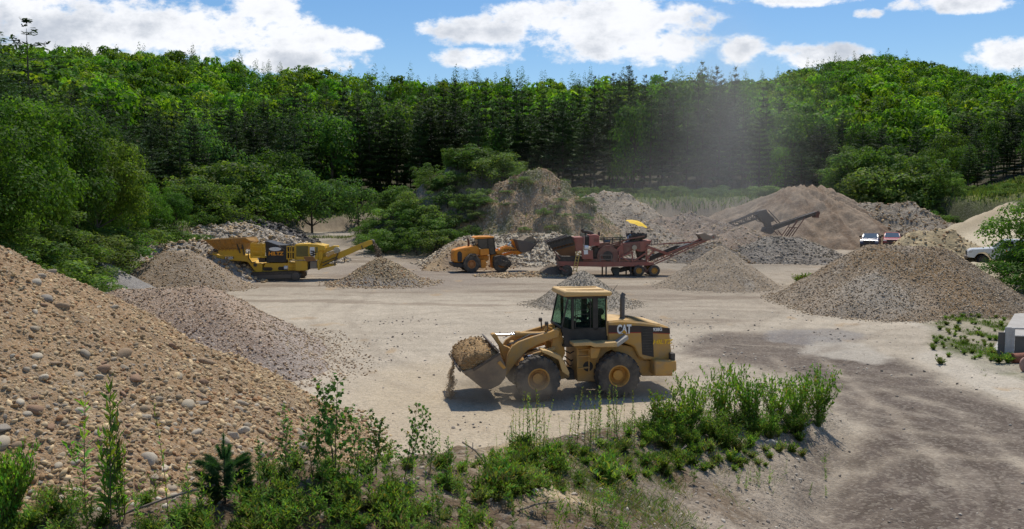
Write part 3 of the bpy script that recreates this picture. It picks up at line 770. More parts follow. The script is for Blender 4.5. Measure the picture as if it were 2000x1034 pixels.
M_leaf = leaf_mat('broad_leaves', .42, tint=(1.5, 1.7, .5))
M_needle = leaf_mat('needles', .22, tint=(1.2, 1.3, .5), obj_var=.42)
M_bark = mat('bark', (.10, .08, .06), .95, dirt=(.05, .04, .03), dirt_scale=4, dirt_amt=.8, bump_s=.8, bump_scale=14)
def quads(P, Nn, S, asp, rg, taper=.35):
    """leaf-like diamonds: centres P, normals Nn, sizes S"""
    n = len(P)
    Nn = Nn / (np.linalg.norm(Nn, axis=1, keepdims=True) + 1e-9)
    r = rg.normal(size=(n, 3)); T = np.cross(Nn, r); T /= (np.linalg.norm(T, axis=1, keepdims=True) + 1e-9)
    B = np.cross(Nn, T)
    T = T * S[:, None]; B = B * (S * asp)[:, None]; up = Nn * (S * .18)[:, None]
    V = np.stack([P - T, P + B * 1 - T * taper + up, P + T, P - B + T * taper - up * .3], 1)
    return V.reshape(-1, 3)
def tri_quads(n): return np.arange(n * 4).reshape(n, 4)
def tube_np(pts, rad, k=6):
    V = []; F = []
    pts = [np.array(p, float) for p in pts]
    for i, (p, r) in enumerate(zip(pts, rad)):
        d = pts[min(i + 1, len(pts) - 1)] - pts[max(i - 1, 0)]; d /= np.linalg.norm(d) + 1e-9
        a = np.cross(d, [.3, 1, .1]); a /= np.linalg.norm(a); b = np.cross(d, a)
        for j in range(k):
            t = 2 * math.pi * j / k; V.append(p + r * (math.cos(t) * a + math.sin(t) * b))
    for i in range(len(pts) - 1):
        for j in range(k):
            F.append([i * k + j, i * k + (j + 1) % k, (i + 1) * k + (j + 1) % k, (i + 1) * k + j])
    return np.array(V), np.array(F)
def join(parts):
    V = []; F = []; o = 0
    for v, f in parts: V.append(v); F.append(np.asarray(f) + o); o += len(v)
    return np.concatenate(V), np.concatenate(F)
def broad_crown(seed, nl, nq, size, col, squat=.85, spread=1.0, jit=.42, upb=.35):
    """unit crown: sits from z=0.08 to z=1, radius about .5; returns leaf quads"""
    rg = np.random.default_rng(seed)
    L = []
    for k in range(nl):
        zc = rg.uniform(.22, .86); rr = .40 * math.sqrt(max(.05, 1 - ((zc - .5) / .52) ** 2)) * rg.uniform(.45, 1.05) * spread
        a = rg.uniform(0, 6.283) if k else 0
        L.append((rr * math.cos(a), rr * math.sin(a), zc, rg.uniform(.10, .20)))
    L.append((0, 0, .84, .15)); L.append((0.03, 0, .6, .25))
    L = np.array(L); w = L[:, 3] ** 2; ids = rg.choice(len(L), nq, p=w / w.sum())
    d = rg.normal(size=(nq, 3)); d /= np.linalg.norm(d, axis=1, keepdims=True)
    d[:, 2] = np.where(rg.random(nq) < .6, np.abs(d[:, 2]), d[:, 2])
    rad = L[ids, 3] * (.72 + .36 * rg.random(nq) ** .7) * (1 + .16 * np.sin(d[:, 0] * 9 + ids) * np.sin(d[:, 1] * 8 + ids * 2))
    P = L[ids, :3] + d * rad[:, None] * np.array([1, 1, squat])
    # strays outside the lobes
    P += rg.normal(size=P.shape) * .008
    Nn = d + rg.normal(size=(nq, 3)) * jit + np.array([0, 0, upb])
    S = size * rg.uniform(.6, 1.35, nq)
    V = quads(P, Nn, S, .62, rg)
    c = np.array(col)[None] * (1 + .22 * rg.normal(size=(nq, 1))) * (1 + .16 * np.sin(ids * 2.4))[:, None]
    c = c * (1 + np.array([.25, .08, 0])[None] * rg.normal(size=(nq, 1)) * .6)
    return V, tri_quads(nq), np.repeat(np.clip(c, .008, .5), 4, 0), L
def broad_trunk(L, rg, h0=0.0):
    parts = [tube_np([(0, 0, -.04), (.01, .005, .25), (0, .01, .55), (.01, 0, .82)], [.024, .018, .011, .003])]
    for l in L[:10]:
        z0 = max(.12, l[2] - .28)
        parts.append(tube_np([(0, 0, z0), (l[0] * .5, l[1] * .5, (z0 + l[2]) / 2 - .02), (l[0] * .95, l[1] * .95, l[2])], [.009, .006, .002], 5))
    return join(parts)
def pine_crown(seed, whorls, per, nq, size, col, width=.17, bare=.16, ragged=.3, flat_=.35):
    """unit height white pine: whorls of plumed branches"""
    rg = np.random.default_rng(seed); P = []; Nn = []; S = []; CC = []; br = []
    for w in range(whorls):
        f = w / (whorls - 1); z = bare + (1 - bare - .03) * f ** .95
        prof = width * (1 - f) ** .62 * (.62 + .38 * math.sin(min(1, (1 - f) * 2.2) * 1.57)) + .030 * (1 - f * .45)
        if f < .18: prof *= .5 + 2.5 * f
        k = per if f < .85 else 4
        a0 = rg.uniform(0, 6.28)
        for j in range(k):
            if rg.random() < .12: continue
            a = a0 + j * 6.283 / k + rg.normal() * .25; L_ = prof * rg.uniform(1 - ragged, 1 + ragged)
            rise = (-.05 + .5 * f) * L_ * rg.uniform(.5, 1.4)
            m = max(16 if nq > 40 else 7, int(nq * (L_ / width)))
            t = rg.uniform(.12, 1.05, m) ** .75
            side = rg.normal(size=m) * L_ * .16 * (1.2 - t * .5)
            px = np.cos(a) * L_ * t - np.sin(a) * side; py = np.sin(a) * L_ * t + np.cos(a) * side
            pz = z + rise * t ** 1.6 - .02 * L_ + rg.normal(size=m) * .006
            P.append(np.stack([px, py, pz], -1))
            Nn.append(np.stack([np.cos(a) * -.3 + rg.normal(size=m) * flat_, np.sin(a) * -.3 + rg.normal(size=m) * flat_, np.ones(m)], -1))
            S.append(size * rg.uniform(.6, 1.3, m) * (.7 + .5 * (1 - f))); CC.append(np.full(m, rg.normal()))
            br.append(((0, 0, z - .01), (math.cos(a) * L_ * .8, math.sin(a) * L_ * .8, z + rise * .6)))
    m = 22 if nq > 10 else 8; P.append(np.stack([rg.normal(size=m) * .010, rg.normal(size=m) * .010, rg.uniform(.94, .99, m)], -1)); Nn.append(rg.normal(size=(m, 3))); S.append(np.full(m, size * .7)); CC.append(np.zeros(m))
    P = np.concatenate(P); Nn = np.concatenate(Nn); S = np.concatenate(S); CC = np.concatenate(CC); n = len(P)
    V = quads(P, Nn, S, .30, rg)
    c = np.array(col)[None] * (1 + .2 * rg.normal(size=(n, 1))) * np.clip(1 + .28 * CC, .4, 2)[:, None]
    return V, tri_quads(n), np.repeat(np.clip(c, .006, .4), 4, 0), br
def pine_trunk(br, top=.93, r=.011):
    parts = [tube_np([(0, 0, -.03), (.003, 0, .3), (0, .003, .65), (0, 0, top)], [r, r * .8, r * .5, r * .1], 6)]
    for a, b in br[::2]: parts.append(tube_np([a, b], [.0022, .0008], 3))
    return join(parts)
def dead_twigs(rg, z0, z1, n, L): 
    return [((0, 0, z), (math.cos(a) * L * k, math.sin(a) * L * k, z - .005)) for z, a, k in zip(rg.uniform(z0, z1, n), rg.uniform(0, 6.28, n), rg.uniform(.5, 1, n))]
PINES, BROADS, BUSHES = [], [], []
rgf = np.random.default_rng(5)
for k in range(7):
    dk = (.050, .088, .034) if k % 3 else (.068, .115, .040)
    V, F, c, br = pine_crown(100 + k, 14 + k % 3 * 2, 8, 85, .0125, dk, width=[.10, .125, .155, .11, .175, .135, .145][k], ragged=[.3, .3, .5, .25, .55, .4, .35][k], bare=[.1, .22, .3, .16, .36, .12, .25][k])
    br = br + dead_twigs(rgf, .08, .35, 14, .06)
    PINES.append((mesh_np('pine_crown', V, F, {'col': ('C', c)}), mesh_np('pine_trunk', *pine_trunk(br))))
BCOL = [(.070, .130, .028), (.090, .165, .030), (.060, .112, .028), (.105, .170, .040), (.075, .135, .045)]
for k in range(6):
    V, F, c, L = broad_crown(200 + k, 16 + k * 2, 3600, .019, BCOL[k % 5], spread=[.9, 1.1, 1.0][k % 3])
    BROADS.append((mesh_np('broad_crown', V, F, {'col': ('C', c)}), mesh_np('broad_trunk', *broad_trunk(L, rgf))))
for k in range(4):
    V, F, c, L = broad_crown(300 + k, 30, 15000, .0145, [(.070, .145, .024), (.10, .19, .028), (.060, .12, .024), (.125, .19, .034)][k], spread=1.15)
    BUSHES.append((mesh_np('broad_crown', V, F, {'col': ('C', c)}), mesh_np('broad_trunk', *broad_trunk(L, rgf))))
SHRUBS = []
for k in range(5):
    V, F, c, L = broad_crown(400 + k, 16, 2600, .024, [(.105, .17, .04), (.125, .19, .052), (.085, .145, .036), (.14, .19, .06), (.08, .135, .036)][k], spread=1.35)
    V = V * np.array([1.35, 1.35, 1.0]); SHRUBS.append((mesh_np('shrub_foliage', V, F, {'col': ('C', c)}), mesh_np('shrub_stems', *broad_trunk(L, rgf))))
for S_, ml in ((PINES, M_needle), (BROADS, M_leaf), (BUSHES, M_leaf), (SHRUBS, M_leaf)):
    for a, b in S_: a.materials.append(ml); b.materials.append(M_bark)
def mz(x, y): return max(tz(x, y), float(MOUND.h([x], [y])[0]))
def plant_tree(name, pair, x, y, h, w=None, label='', cat='tree', group=None, names=('crown', 'trunk'), z=None, rg=rgf):
    z = mz(x, y) - .1 if z is None else z
    r = empty(name, (x, y, z), rg.uniform(0, 6.28), label, cat, group)
    w = w or h
    r.scale = (w, w, h)
    for me, nm in zip(pair, names):
        o = bpy.data.objects.new(nm, me); C.objects.link(o); o.parent = r
    return r
G = []     # rows of the front wood: (px, distance)
TOPY = ([-400, -100, 0, 100, 200, 300, 400, 500, 600, 700, 800, 900, 1000, 1080, 1150, 1200, 1300, 1400, 1450, 1500, 1600, 1700, 1800, 1900, 2000, 2300],
        [70, 80, 105, 140, 165, 178, 172, 165, 152, 140, 148, 146, 150, 150, 138, 122, 112, 106, 128, 168, 205, 215, 235, 190, 165, 150])
rgw = np.random.default_rng(21)
np_, nb_ = 0, 0
for row, (dr, sp_, low) in enumerate([(36, 25, 42), (52, 27, 20), (70, 29, 0)]):
    px = -170.0
    while px < 2190:
        px += sp_ * rgw.uniform(.7, 1.35)
        th = math.atan((px - 1000) / FPX)
        r = float(np.interp(th, *TH_R0)) + dr + rgw.uniform(-7, 7)
        x, y = r * math.sin(th), r * math.cos(th)
        right = px > 1480
        isb = rgw.random() < (.26 if right else .09) + (.08 if row == 0 else 0)
        top = np.interp(px, *TOPY) + 4 + low + abs(rgw.normal()) * 26 + (18 if isb else 0)
        if right and row == 0: top += rgw.uniform(0, 50)
        z0 = tz(x, y); h = CAMH + (400 - top) / FPX * y - z0
        h = min(max(h, 9), 34 if not isb else 24)
        if isb:
            k = rgw.integers(0, 6); w = h * rgw.uniform(.55, .8)
            plant_tree('broadleaf_tree', BROADS[k], x, y, h, w, 'leafy green broadleaf tree among the dark pines of the wood behind the pit', 'tree', 'broadleaf trees of the wood edge')
            nb_ += 1
        else:
            k = rgw.integers(0, 7); w = h * rgw.uniform(.85, 1.2) * (26 / max(h, 18)) ** .3
            plant_tree('pine_tree', PINES[k], x, y, h, w, 'tall dark pine in the dense front rows of the wood behind the pit', 'tree', 'pines of the wood edge')
            np_ += 1
print('front trees', np_, nb_)
# single trees the photo lets one point at
def one(name, pair, px, Y, top, label, w=None, names=('crown', 'trunk'), cat='tree', grp=None, z=None):
    x = pxY(px, Y); z0 = (tz(x, Y) if z is None else z); h = CAMH + (400 - top) / FPX * Y - z0
    return plant_tree(name, pair, x, Y, h, (w or .8) * h, label, cat, grp, names, z=z0 - .15)
V, F, c, br = pine_crown(171, 7, 4, 30, .020, (.04, .07, .03), width=.17, bare=.55, ragged=.5)
SPARSE = (mesh_np('pine_crown', V, F, {'col': ('C', c)}), mesh_np('pine_trunk', *pine_trunk(br, r=.009))); SPARSE[0].materials.append(M_needle); SPARSE[1].materials.append(M_bark)
V, F, c, br = pine_crown(172, 24, 8, 110, .0095, (.045, .082, .030), width=.19, bare=.10)
BIGP = (mesh_np('pine_crown', V, F, {'col': ('C', c)}), mesh_np('pine_trunk', *pine_trunk(br))); BIGP[0].materials.append(M_needle); BIGP[1].materials.append(M_bark)
one('pine_tree', SPARSE, 70, 96, 38, 'lone sparse pine with flat open branches standing against the clouds at left', w=1.15)
one('pine_tree', BIGP, -12, 56, 8, 'big dark pine cut by the left edge of the photo', w=1.0)
one('pine_tree', BIGP, -110, 60, 0, 'dark pine just outside the left edge of the photo', w=1.0)
one('pine_tree', BIGP, 70, 74, 130, 'dark pine behind the bushy trees at left, below the lone sparse pine', w=.95)
one('pine_tree', BIGP, 150, 84, 165, 'dark pine at left, right of the lone sparse pine and behind the bushy trees', w=.9)
LT = [(-60, 33, 235, .95), (40, 41, 175, .85), (125, 45, 198, .85), (190, 48, 262, .9), (250, 53, 330, .95), (60, 36, 300, 1.0), (150, 40, 335, 1.05), (5, 34, 350, 1.1), (215, 47, 385, 1.2), (300, 57, 352, 1.0), (345, 60, 372, 1.1), (100, 38, 420, 1.4), (270, 54, 415, 1.3)]
LL = ['big bushy tree at the left edge of the photo', 'tallest bushy broadleaf tree at left, rounded top against the dark pines', 'bushy tree right of the tallest one at left', 'bushy tree with a sloping right side at left', 'mid green bushy tree lower down the left tree line',
      'bushy tree in front of the tallest one at far left', 'low full crowned tree in the middle of the left clump', 'yellowish green tree low at the far left', 'low leafy tree above the small grey gravel cone', 'round green tree near the right end of the left clump',
      'last bushy tree at the right end of the left clump, above the sand ridge', 'low spreading tree behind the top of the cobble heap', 'low dark leafy tree above the dark earth bank']
for i, (px, Y, top, w) in enumerate(LT):
    Y = max(Y, float(np.interp(math.atan((px - 1000) / FPX), *TH_R0)) * math.cos(math.atan((px - 1000) / FPX)) + 1 + Y * .12)
    w = w * (.8 if i > 4 else .95)
    one('broadleaf_tree', BUSHES[i % 4], px, Y, top, LL[i], w)
def shrub_bed(spots, name, label, group, grp_cat='shrub'):
    for i, (px, Y, top, w) in enumerate(spots):
        x = pxY(px, Y); z0 = mz(x, Y); h = max(.4, CAMH + (400 - top) / FPX * Y - z0)
        plant_tree(name, SHRUBS[i % 5], x, Y, h, max(h * w, 1.2), label, grp_cat, group, ('foliage', 'stems'))
# thicket left of the centre
rgs = np.random.default_rng(33)
sp1 = []
for k in range(60):
    px = rgs.uniform(370, 700); th = math.atan((px - 1000) / FPX); r = float(np.interp(th, *TH_R0)) + rgs.uniform(2 if px < 530 else 10, 34)
    base = tz(r * math.sin(th), r * math.cos(th)); y = r * math.cos(th)
    sp1.append((px, y, 400 - (base + rgs.uniform(2.5, 6.5) * (1.35 if 440 < px < 560 else 1) - CAMH) / y * FPX, rgs.uniform(.8, 1.1)))
shrub_bed(sp1, 'shrub', 'leafy shrub of the thicket between the left trees and the winding track', 'shrubs of the left thicket')
for px, Y, top, w, lb in [(500, 112, 300, .8, 'round bright green tree standing out of the thicket behind the boulder pile'), (425, 106, 322, .8, 'broad dark green tree at the left of the thicket behind the boulder pile'), (545, 120, 290, .8, 'taller loose green tree right of the round bright one in the thicket'),
                          (610, 122, 330, .9, 'low domed tree right of the round bright one in the thicket'), (700, 128, 345, .9, 'low tree where the thicket meets the wooded knoll')]:
    one('broadleaf_tree', BROADS[int(px) % 6], px, Y, top, lb, w)
sp0 = []
for k in range(46):
    px = rgs.uniform(-80, 420); th = math.atan((px - 1000) / FPX); r = float(np.interp(th, *TH_R0)) + rgs.uniform(-1.5, 7); y = r * math.cos(th)
    z0 = tz(r * math.sin(th), y); sp0.append((px, y, 400 - (z0 + rgs.uniform(1.6, 3.4) - CAMH) / y * FPX, rgs.uniform(1.0, 1.5)))
shrub_bed(sp0, 'shrub', 'leafy shrub on the bank at the foot of the left trees', 'shrubs of the left bank')
# knoll
sp2 = []
for k in range(430):
    x = rgs.uniform(-30, 10); y = rgs.uniform(88, 122); z0 = tz(x, y)
    if (x + 1.5) ** 2 / 19.5 ** 2 + (y - 105) ** 2 / 17 ** 2 > 1: continue
    if x > -3.5 + (y - 90) * .1 and y < 101: continue
    h = rgs.uniform(1.3, 3.4) * (1.15 if z0 > 8 else 1)
    if x < -16: h *= .65
    sp2.append((1000 + x / y * FPX, y, 400 - (z0 + h - CAMH) / y * FPX, rgs.uniform(.9, 1.3)))
shrub_bed(sp2, 'shrub', 'leafy green shrub on the overgrown knoll in the middle of the pit', 'shrubs of the knoll')
# small weeds on the bare mound
sp3 = []
for k in range(42):
    x = rgs.uniform(-5, 11); y = rgs.uniform(84, 98); z0 = mz(x, y)
    if z0 < 2.5: continue
    sp3.append((1000 + x / y * FPX, y, 400 - (z0 + rgs.uniform(.4, 1.3) - CAMH) / y * FPX, rgs.uniform(1.2, 1.8)))
shrub_bed(sp3, 'small_bush', 'small green bush on the bare earth mound right of the knoll', 'bushes on the bare mound', 'bush')
# meadow edge behind
sp4 = []
for k in range(80):
    px = rgs.uniform(1110, 1530); th = math.atan((px - 1000) / FPX); r = float(np.interp(th, *TH_R0)) + rgs.uniform(12, 32); y = r * math.cos(th)
    z0 = tz(r * math.sin(th), y); sp4.append((px, y, 400 - (z0 + rgs.uniform(.8, 2.2) - CAMH) / y * FPX, rgs.uniform(1.2, 1.8)))
shrub_bed(sp4, 'small_bush', 'grey green bush in the meadow strip below the dusty pines', 'bushes of the meadow strip', 'bush')
# right thicket
sp5 = []
for k in range(40):
    px = rgs.uniform(1600, 1860); y = rgs.uniform(117, 132) if px < 1800 else rgs.uniform(106, 120); z0 = tz(pxY(px, y), y)
    hh = np.interp(px, [1600, 1650, 1720, 1790, 1850, 1890], [3.5, 7.5, 9.5, 7.0, 4, 3]) * rgs.uniform(.55, 1.0)
    sp5.append((px, y, 400 - (z0 + hh - CAMH) / y * FPX, rgs.uniform(.75, 1.0)))
shrub_bed(sp5, 'shrub', 'dark leafy bush of the thicket behind the grey brown rubble heap', 'bushes of the right thicket')
sp6 = []
for k in range(40):
    px = rgs.uniform(1840, 2150); th = math.atan((px - 1000) / FPX); r = float(np.interp(th, *TH_R0)) + rgs.uniform(8, 26); y = r * math.cos(th)
    z0 = tz(r * math.sin(th), y); sp6.append((px, y, 400 - (z0 + rgs.uniform(.5, 1.5) - CAMH) / y * FPX, rgs.uniform(1.0, 1.6)))
shrub_bed(sp6, 'small_bush', 'yellow green bush on the grassy slope at the far right', 'bushes of the right slope', 'bush')
one('broadleaf_tree', BUSHES[1], 2036, 51.5, 378, 'bushy green tree at the right edge in front of the white pickup', .95)
one('broadleaf_tree', BUSHES[3], 2070, 52.5, 345, 'bushy tree just beyond the right edge of the photo', .9)
one('shrub', BUSHES[0], 2032, 49.5, 468, 'low dark bush under the bushy tree at the right edge', 1.5, ('foliage', 'stems'), 'bush')

sp7 = []
for k in range(12):
    px = rgs.uniform(1770, 1850); th = math.atan((px - 1000) / FPX); r = float(np.interp(th, *TH_R0)) + rgs.uniform(-1, 9); y = r * math.cos(th)
    z0 = tz(r * math.sin(th), y); sp7.append((px, y, 400 - (z0 + rgs.uniform(1.0, 2.6) - CAMH) / y * FPX, rgs.uniform(1.0, 1.5)))
shrub_bed(sp7, 'shrub', 'green bush on the bank behind the pale haul road at right', 'bushes behind the haul road')
# far wooded hills: nobody could count them
def far_wood():
    rg = np.random.default_rng(99)
    n = 5200
    th = rg.uniform(-.74, .74, n); u = rg.random(n)
    r0 = np.interp(th, *TH_R0) + 82; rr = np.interp(th, *RRG) + 14
    r = np.sqrt(r0 ** 2 + (rr ** 2 - r0 ** 2) * u)
    X = r * np.sin(th); Y = r * np.cos(th)
    # thin to one tree per cell
    cell = {}
    for i in range(n):
        kx = (int(X[i] // 6.9), int(Y[i] // 6.9))
        cell.setdefault(kx, i)
    idx = np.array(list(cell.values())); X, Y, r, th = X[idx], Y[idx], r[idx], th[idx]; rr = rr[idx]
    X += rg.uniform(-1, 1, len(X)); Z = terrain(X, Y, False)
    ridge = sstep(50, 12, rr - r)
    conif = rg.random(len(X)) < .10 + .28 * ridge + .25 * sstep(.02, .3, fbm(X / 40, Y / 40, 91, 3)) 
    tb = []
    for k in range(5):
        V, F, c, L = broad_crown(500 + k, 9, 620, .046, [(.115, .20, .022), (.14, .235, .022), (.095, .175, .022), (.16, .235, .03), (.12, .21, .03)][k], spread=1.1, jit=.28, upb=.15)
        tb.append((V, c))
    tp = []
    for k in range(4):
        n_ = 620; zz = 1 - rg.random(n_) ** .62 * .9; ph = zz * 11 + .0; rad_ = (.21 * (1 - zz) ** .8 + .012) * (.62 + .5 * ((ph % 1) < .5)) * rg.uniform(.45, 1.1, n_); aa_ = rg.uniform(0, 6.283, n_)
        P_ = np.stack([rad_ * np.cos(aa_), rad_ * np.sin(aa_), zz - rad_ * .15], -1); V = quads(P_, np.stack([np.cos(aa_) * .6 + rg.normal(size=n_) * .3, np.sin(aa_) * .6 + rg.normal(size=n_) * .3, np.ones(n_)], -1), .022 * rg.uniform(.6, 1.3, n_) * (.6 + .6 * (1 - zz)), .5, rg)
        c = np.repeat(np.array([[.050, .095, .036]]) * (1 + .2 * rg.normal(size=(n_, 1))), 4, 0).clip(.01, .3); tp.append((V, c))
    AV, AC = [], []
    for i in range(len(X)):
        if conif[i]: V, c = tp[rg.integers(0, 4)]; h = rg.uniform(13, 18); w = h * rg.uniform(.9, 1.3)
        else: V, c = tb[rg.integers(0, 5)]; h = rg.uniform(9, 13.5); w = h * rg.uniform(.72, 1.05)
        a = rg.uniform(0, 6.28); ca, sa = math.cos(a), math.sin(a)
        v = np.stack([(V[:, 0] * ca - V[:, 1] * sa) * w + X[i], (V[:, 0] * sa + V[:, 1] * ca) * w + Y[i], V[:, 2] * h + Z[i] - .5], -1)
        AV.append(v.astype(np.float32)); AC.append((c * 1.15 * rg.uniform(.6, 1.35) * np.array([rg.uniform(.85, 1.2), 1, rg.uniform(.8, 1.1)])).astype(np.float32))
    V = np.concatenate(AV); Cc = np.concatenate(AC)
    print('far wood', len(X), len(V) // 4)
    me = mesh_np('far_wood', V, np.arange(len(V)).reshape(-1, 4), {'col': ('C', Cc)})
    ml = leaf_mat('far_leaves', .45, tint=(1.5, 1.6, .5), obj_var=0.0)
    o = link_mesh('forest', me, ml)
    tag(o, 'bright green leafy wood with scattered pines covering the hills behind the front rows', 'forest', kind='stuff')
far_wood()
# grass of the rims
def grass_patch(name, label, pts, n, hgt, col, seed):
    rg = np.random.default_rng(seed)
    X, Y = pts(rg, n); Z = np.maximum(terrain(X, Y), MOUND.h(X, Y)); n = len(X)
    a = rg.uniform(0, 6.28, n); w = hgt * rg.uniform(.06, .16, n); h = hgt * rg.uniform(.5, 1.4, n)
    ln = rg.normal(0, .35, (n, 2)) * h[:, None]
    dx, dy = np.cos(a) * w, np.sin(a) * w
    V = np.stack([np.stack([X - dx, Y - dy, Z - .02], -1), np.stack([X + dx, Y + dy, Z - .02], -1), np.stack([X + ln[:, 0] + dx * .3, Y + ln[:, 1] + dy * .3, Z + h], -1), np.stack([X + ln[:, 0] - dx * .3, Y + ln[:, 1] - dy * .3, Z + h * .93], -1)], 1).reshape(-1, 3)
    c = np.repeat(np.array(col)[None] * (1 + .3 * rg.normal(size=(n, 1))) * (1 + .25 * rg.normal(size=(n, 1)) * np.array([[1, .3, 0]])), 4, 0)
    me = mesh_np(name, V, tri_quads(n), {'col': ('C', np.clip(c, .01, .5))})
    o = link_mesh(name, me, M_leaf); tag(o, label, 'grass', kind='stuff')
def rim_pts(rg, n):
    th = rg.uniform(-.70, .72, n); r = np.interp(th, *TH_R0) + 6 + 26 * rg.random(n)
    return r * np.sin(th), r * np.cos(th)
grass_patch('grass', 'long rough grass on the rim of the pit below the wood', rim_pts, 42000, .55, (.10, .135, .045), 3)
def verge_pts(rg, n):
    X = rg.uniform(17.5, 31, n); Y = rg.uniform(28.5, 47, n)
    P = sstep(-.05, .2, fbm(X / 1.2, Y / 1.2, 72, 4)); 
    ok = (rg.random(n) < P) & (X > 18.3 + (Y - 31.3) * .43) & (X < 21.0 + (Y - 33.4) * .75) ; return X[ok], Y[ok]
grass_patch('grass', 'patchy low weeds and grass beside the concrete slab at right', verge_pts, 60000, .10, (.10, .15, .03), 4)
# ------------------------------------------------------------------ machine kit
class Rig:
    """local frame of a machine: x to the photo's right along its flank, y away from the camera, z up"""
    def __init__(s, px, Y, yaw, sc=1.0, zoff=0.0):
        s.Y = Y; x = pxY(px, Y); s.z = tz(x, Y) + zoff; s.O = Vector((x, Y, s.z)); s.yaw = yaw
        s.ex = Vector((math.cos(yaw), math.sin(yaw), 0)); s.ey = Vector((-math.sin(yaw), math.cos(yaw), 0))
        s.zoom = (0, 0, 1.0)
    def S(s, zx, zy, ly):
        px = s.zoom[0] + zx / s.zoom[2]; py = s.zoom[1] + zy / s.zoom[2]
        d = ray(px, py); c = Vector((0, 0, CAMH)); k = (ly - (c - s.O).dot(s.ey)) / d.dot(s.ey)
        p = c + d * k - s.O
        return (p.dot(s.ex), p.z)
    def P(s, pts, ly): return [s.S(a, b, ly) for a, b in pts]
class MB:
    def __init__(s): s.bm = bmesh.new()
    def prism(s, pts, y0, y1):
        """polygon in (x,z) extruded from y0 to y1; y may be lists per vertex"""
        n = len(pts)
        if sum((pts[i][0] * pts[(i + 1) % n][1] - pts[(i + 1) % n][0] * pts[i][1]) for i in range(n)) < 0: pts = pts[::-1]
        a = [s.bm.verts.new((p[0], y0, p[1])) for p in pts]; b = [s.bm.verts.new((p[0], y1, p[1])) for p in pts]
        s.bm.faces.new(a); s.bm.faces.new(b[::-1])
        for i in range(n): s.bm.faces.new((a[i], b[i], b[(i + 1) % n], a[(i + 1) % n]))
        return s
    def box(s, x0, x1, y0, y1, z0, z1):
        return s.prism([(x0, z0), (x1, z0), (x1, z1), (x0, z1)], y0, y1)
    def bar(s, a, b, w, h=None):
        a, b = Vector(a), Vector(b); h = h or w; d = (b - a)
        if d.length < 1e-6: return s
        d.normalize(); up = Vector((0, 0, 1)) if abs(d.z) < .95 else Vector((1, 0, 0))
        u = d.cross(up).normalized() * w / 2; v = u.cross(d).normalized() * h / 2
        vs = [s.bm.verts.new(p + q) for p in (a, b) for q in (u + v, -u + v, -u - v, u - v)]
        for f in ((0, 1, 2, 3), (7, 6, 5, 4), (0, 4, 5, 1), (1, 5, 6, 2), (2, 6, 7, 3), (3, 7, 4, 0)): s.bm.faces.new([vs[i] for i in f])
        return s
    def cyl(s, a, b, r, n=16, r2=None, cap=True):
        a, b = Vector(a), Vector(b); r2 = r if r2 is None else r2; d = (b - a).normalized()
        u = d.cross(Vector((.3, .2, 1)) if abs(d.z) < .9 else Vector((1, .1, 0))).normalized(); v = d.cross(u)
        A = [s.bm.verts.new(a + (u * math.cos(6.2832 * i / n) + v * math.sin(6.2832 * i / n)) * r) for i in range(n)]
        B = [s.bm.verts.new(b + (u * math.cos(6.2832 * i / n) + v * math.sin(6.2832 * i / n)) * r2) for i in range(n)]
        for i in range(n): s.bm.faces.new((A[i], A[(i + 1) % n], B[(i + 1) % n], B[i]))
        if cap: s.bm.faces.new(A[::-1]); s.bm.faces.new(B)
        return s
    def tube(s, pts, r, n=8):
        pts = [Vector(p) for p in pts]; rings = []
        for i, p in enumerate(pts):
            d = (pts[min(i + 1, len(pts) - 1)] - pts[max(i - 1, 0)]).normalized()
            u = d.cross(Vector((0, 1, .05)) if abs(d.y) < .9 else Vector((1, 0, 0))).normalized(); v = d.cross(u)
            rings.append([s.bm.verts.new(p + (u * math.cos(6.2832 * k / n) + v * math.sin(6.2832 * k / n)) * r) for k in range(n)])
        for A, B in zip(rings[:-1], rings[1:]):
            for k in range(n): s.bm.faces.new((A[k], A[(k + 1) % n], B[(k + 1) % n], B[k]))
        s.bm.faces.new(rings[0][::-1]); s.bm.faces.new(rings[-1]); return s
    def lathe(s, prof, c, n=40):
        """profile [(radius, y)] turned about the y axis through c"""
        R_ = []
        for r, y in prof: R_.append([s.bm.verts.new((c[0] + r * math.cos(6.2832 * i / n), c[1] + y, c[2] + r * math.sin(6.2832 * i / n))) for i in range(n)])
        for A, B in zip(R_[:-1], R_[1:]):
            for i in range(n): s.bm.faces.new((A[i], A[(i + 1) % n], B[(i + 1) % n], B[i]))
        return s
    def build(s, name, m, parent=None, bev=.012, smooth=True, label=None):
        bmesh.ops.remove_doubles(s.bm, verts=s.bm.verts, dist=1e-5)
        bmesh.ops.recalc_face_normals(s.bm, faces=s.bm.faces)
        if bev:
            es = [e for e in s.bm.edges if len(e.link_faces) == 2 and e.calc_face_angle(0) > .6]
            try: bmesh.ops.bevel(s.bm, geom=es, offset=bev, segments=1, affect='EDGES', clamp_overlap=True)
            except Exception: pass
        me = bpy.data.meshes.new(name); s.bm.to_mesh(me); s.bm.free()
        if smooth:
            me.polygons.foreach_set('use_smooth', np.ones(len(me.polygons), bool))
            try: me.set_sharp_from_angle(angle=R(35))
            except Exception: pass
        me.materials.append(m)
        o = bpy.data.objects.new(name, me); C.objects.link(o)
        if parent: o.parent = parent
        if label: o['label'] = label
        return o
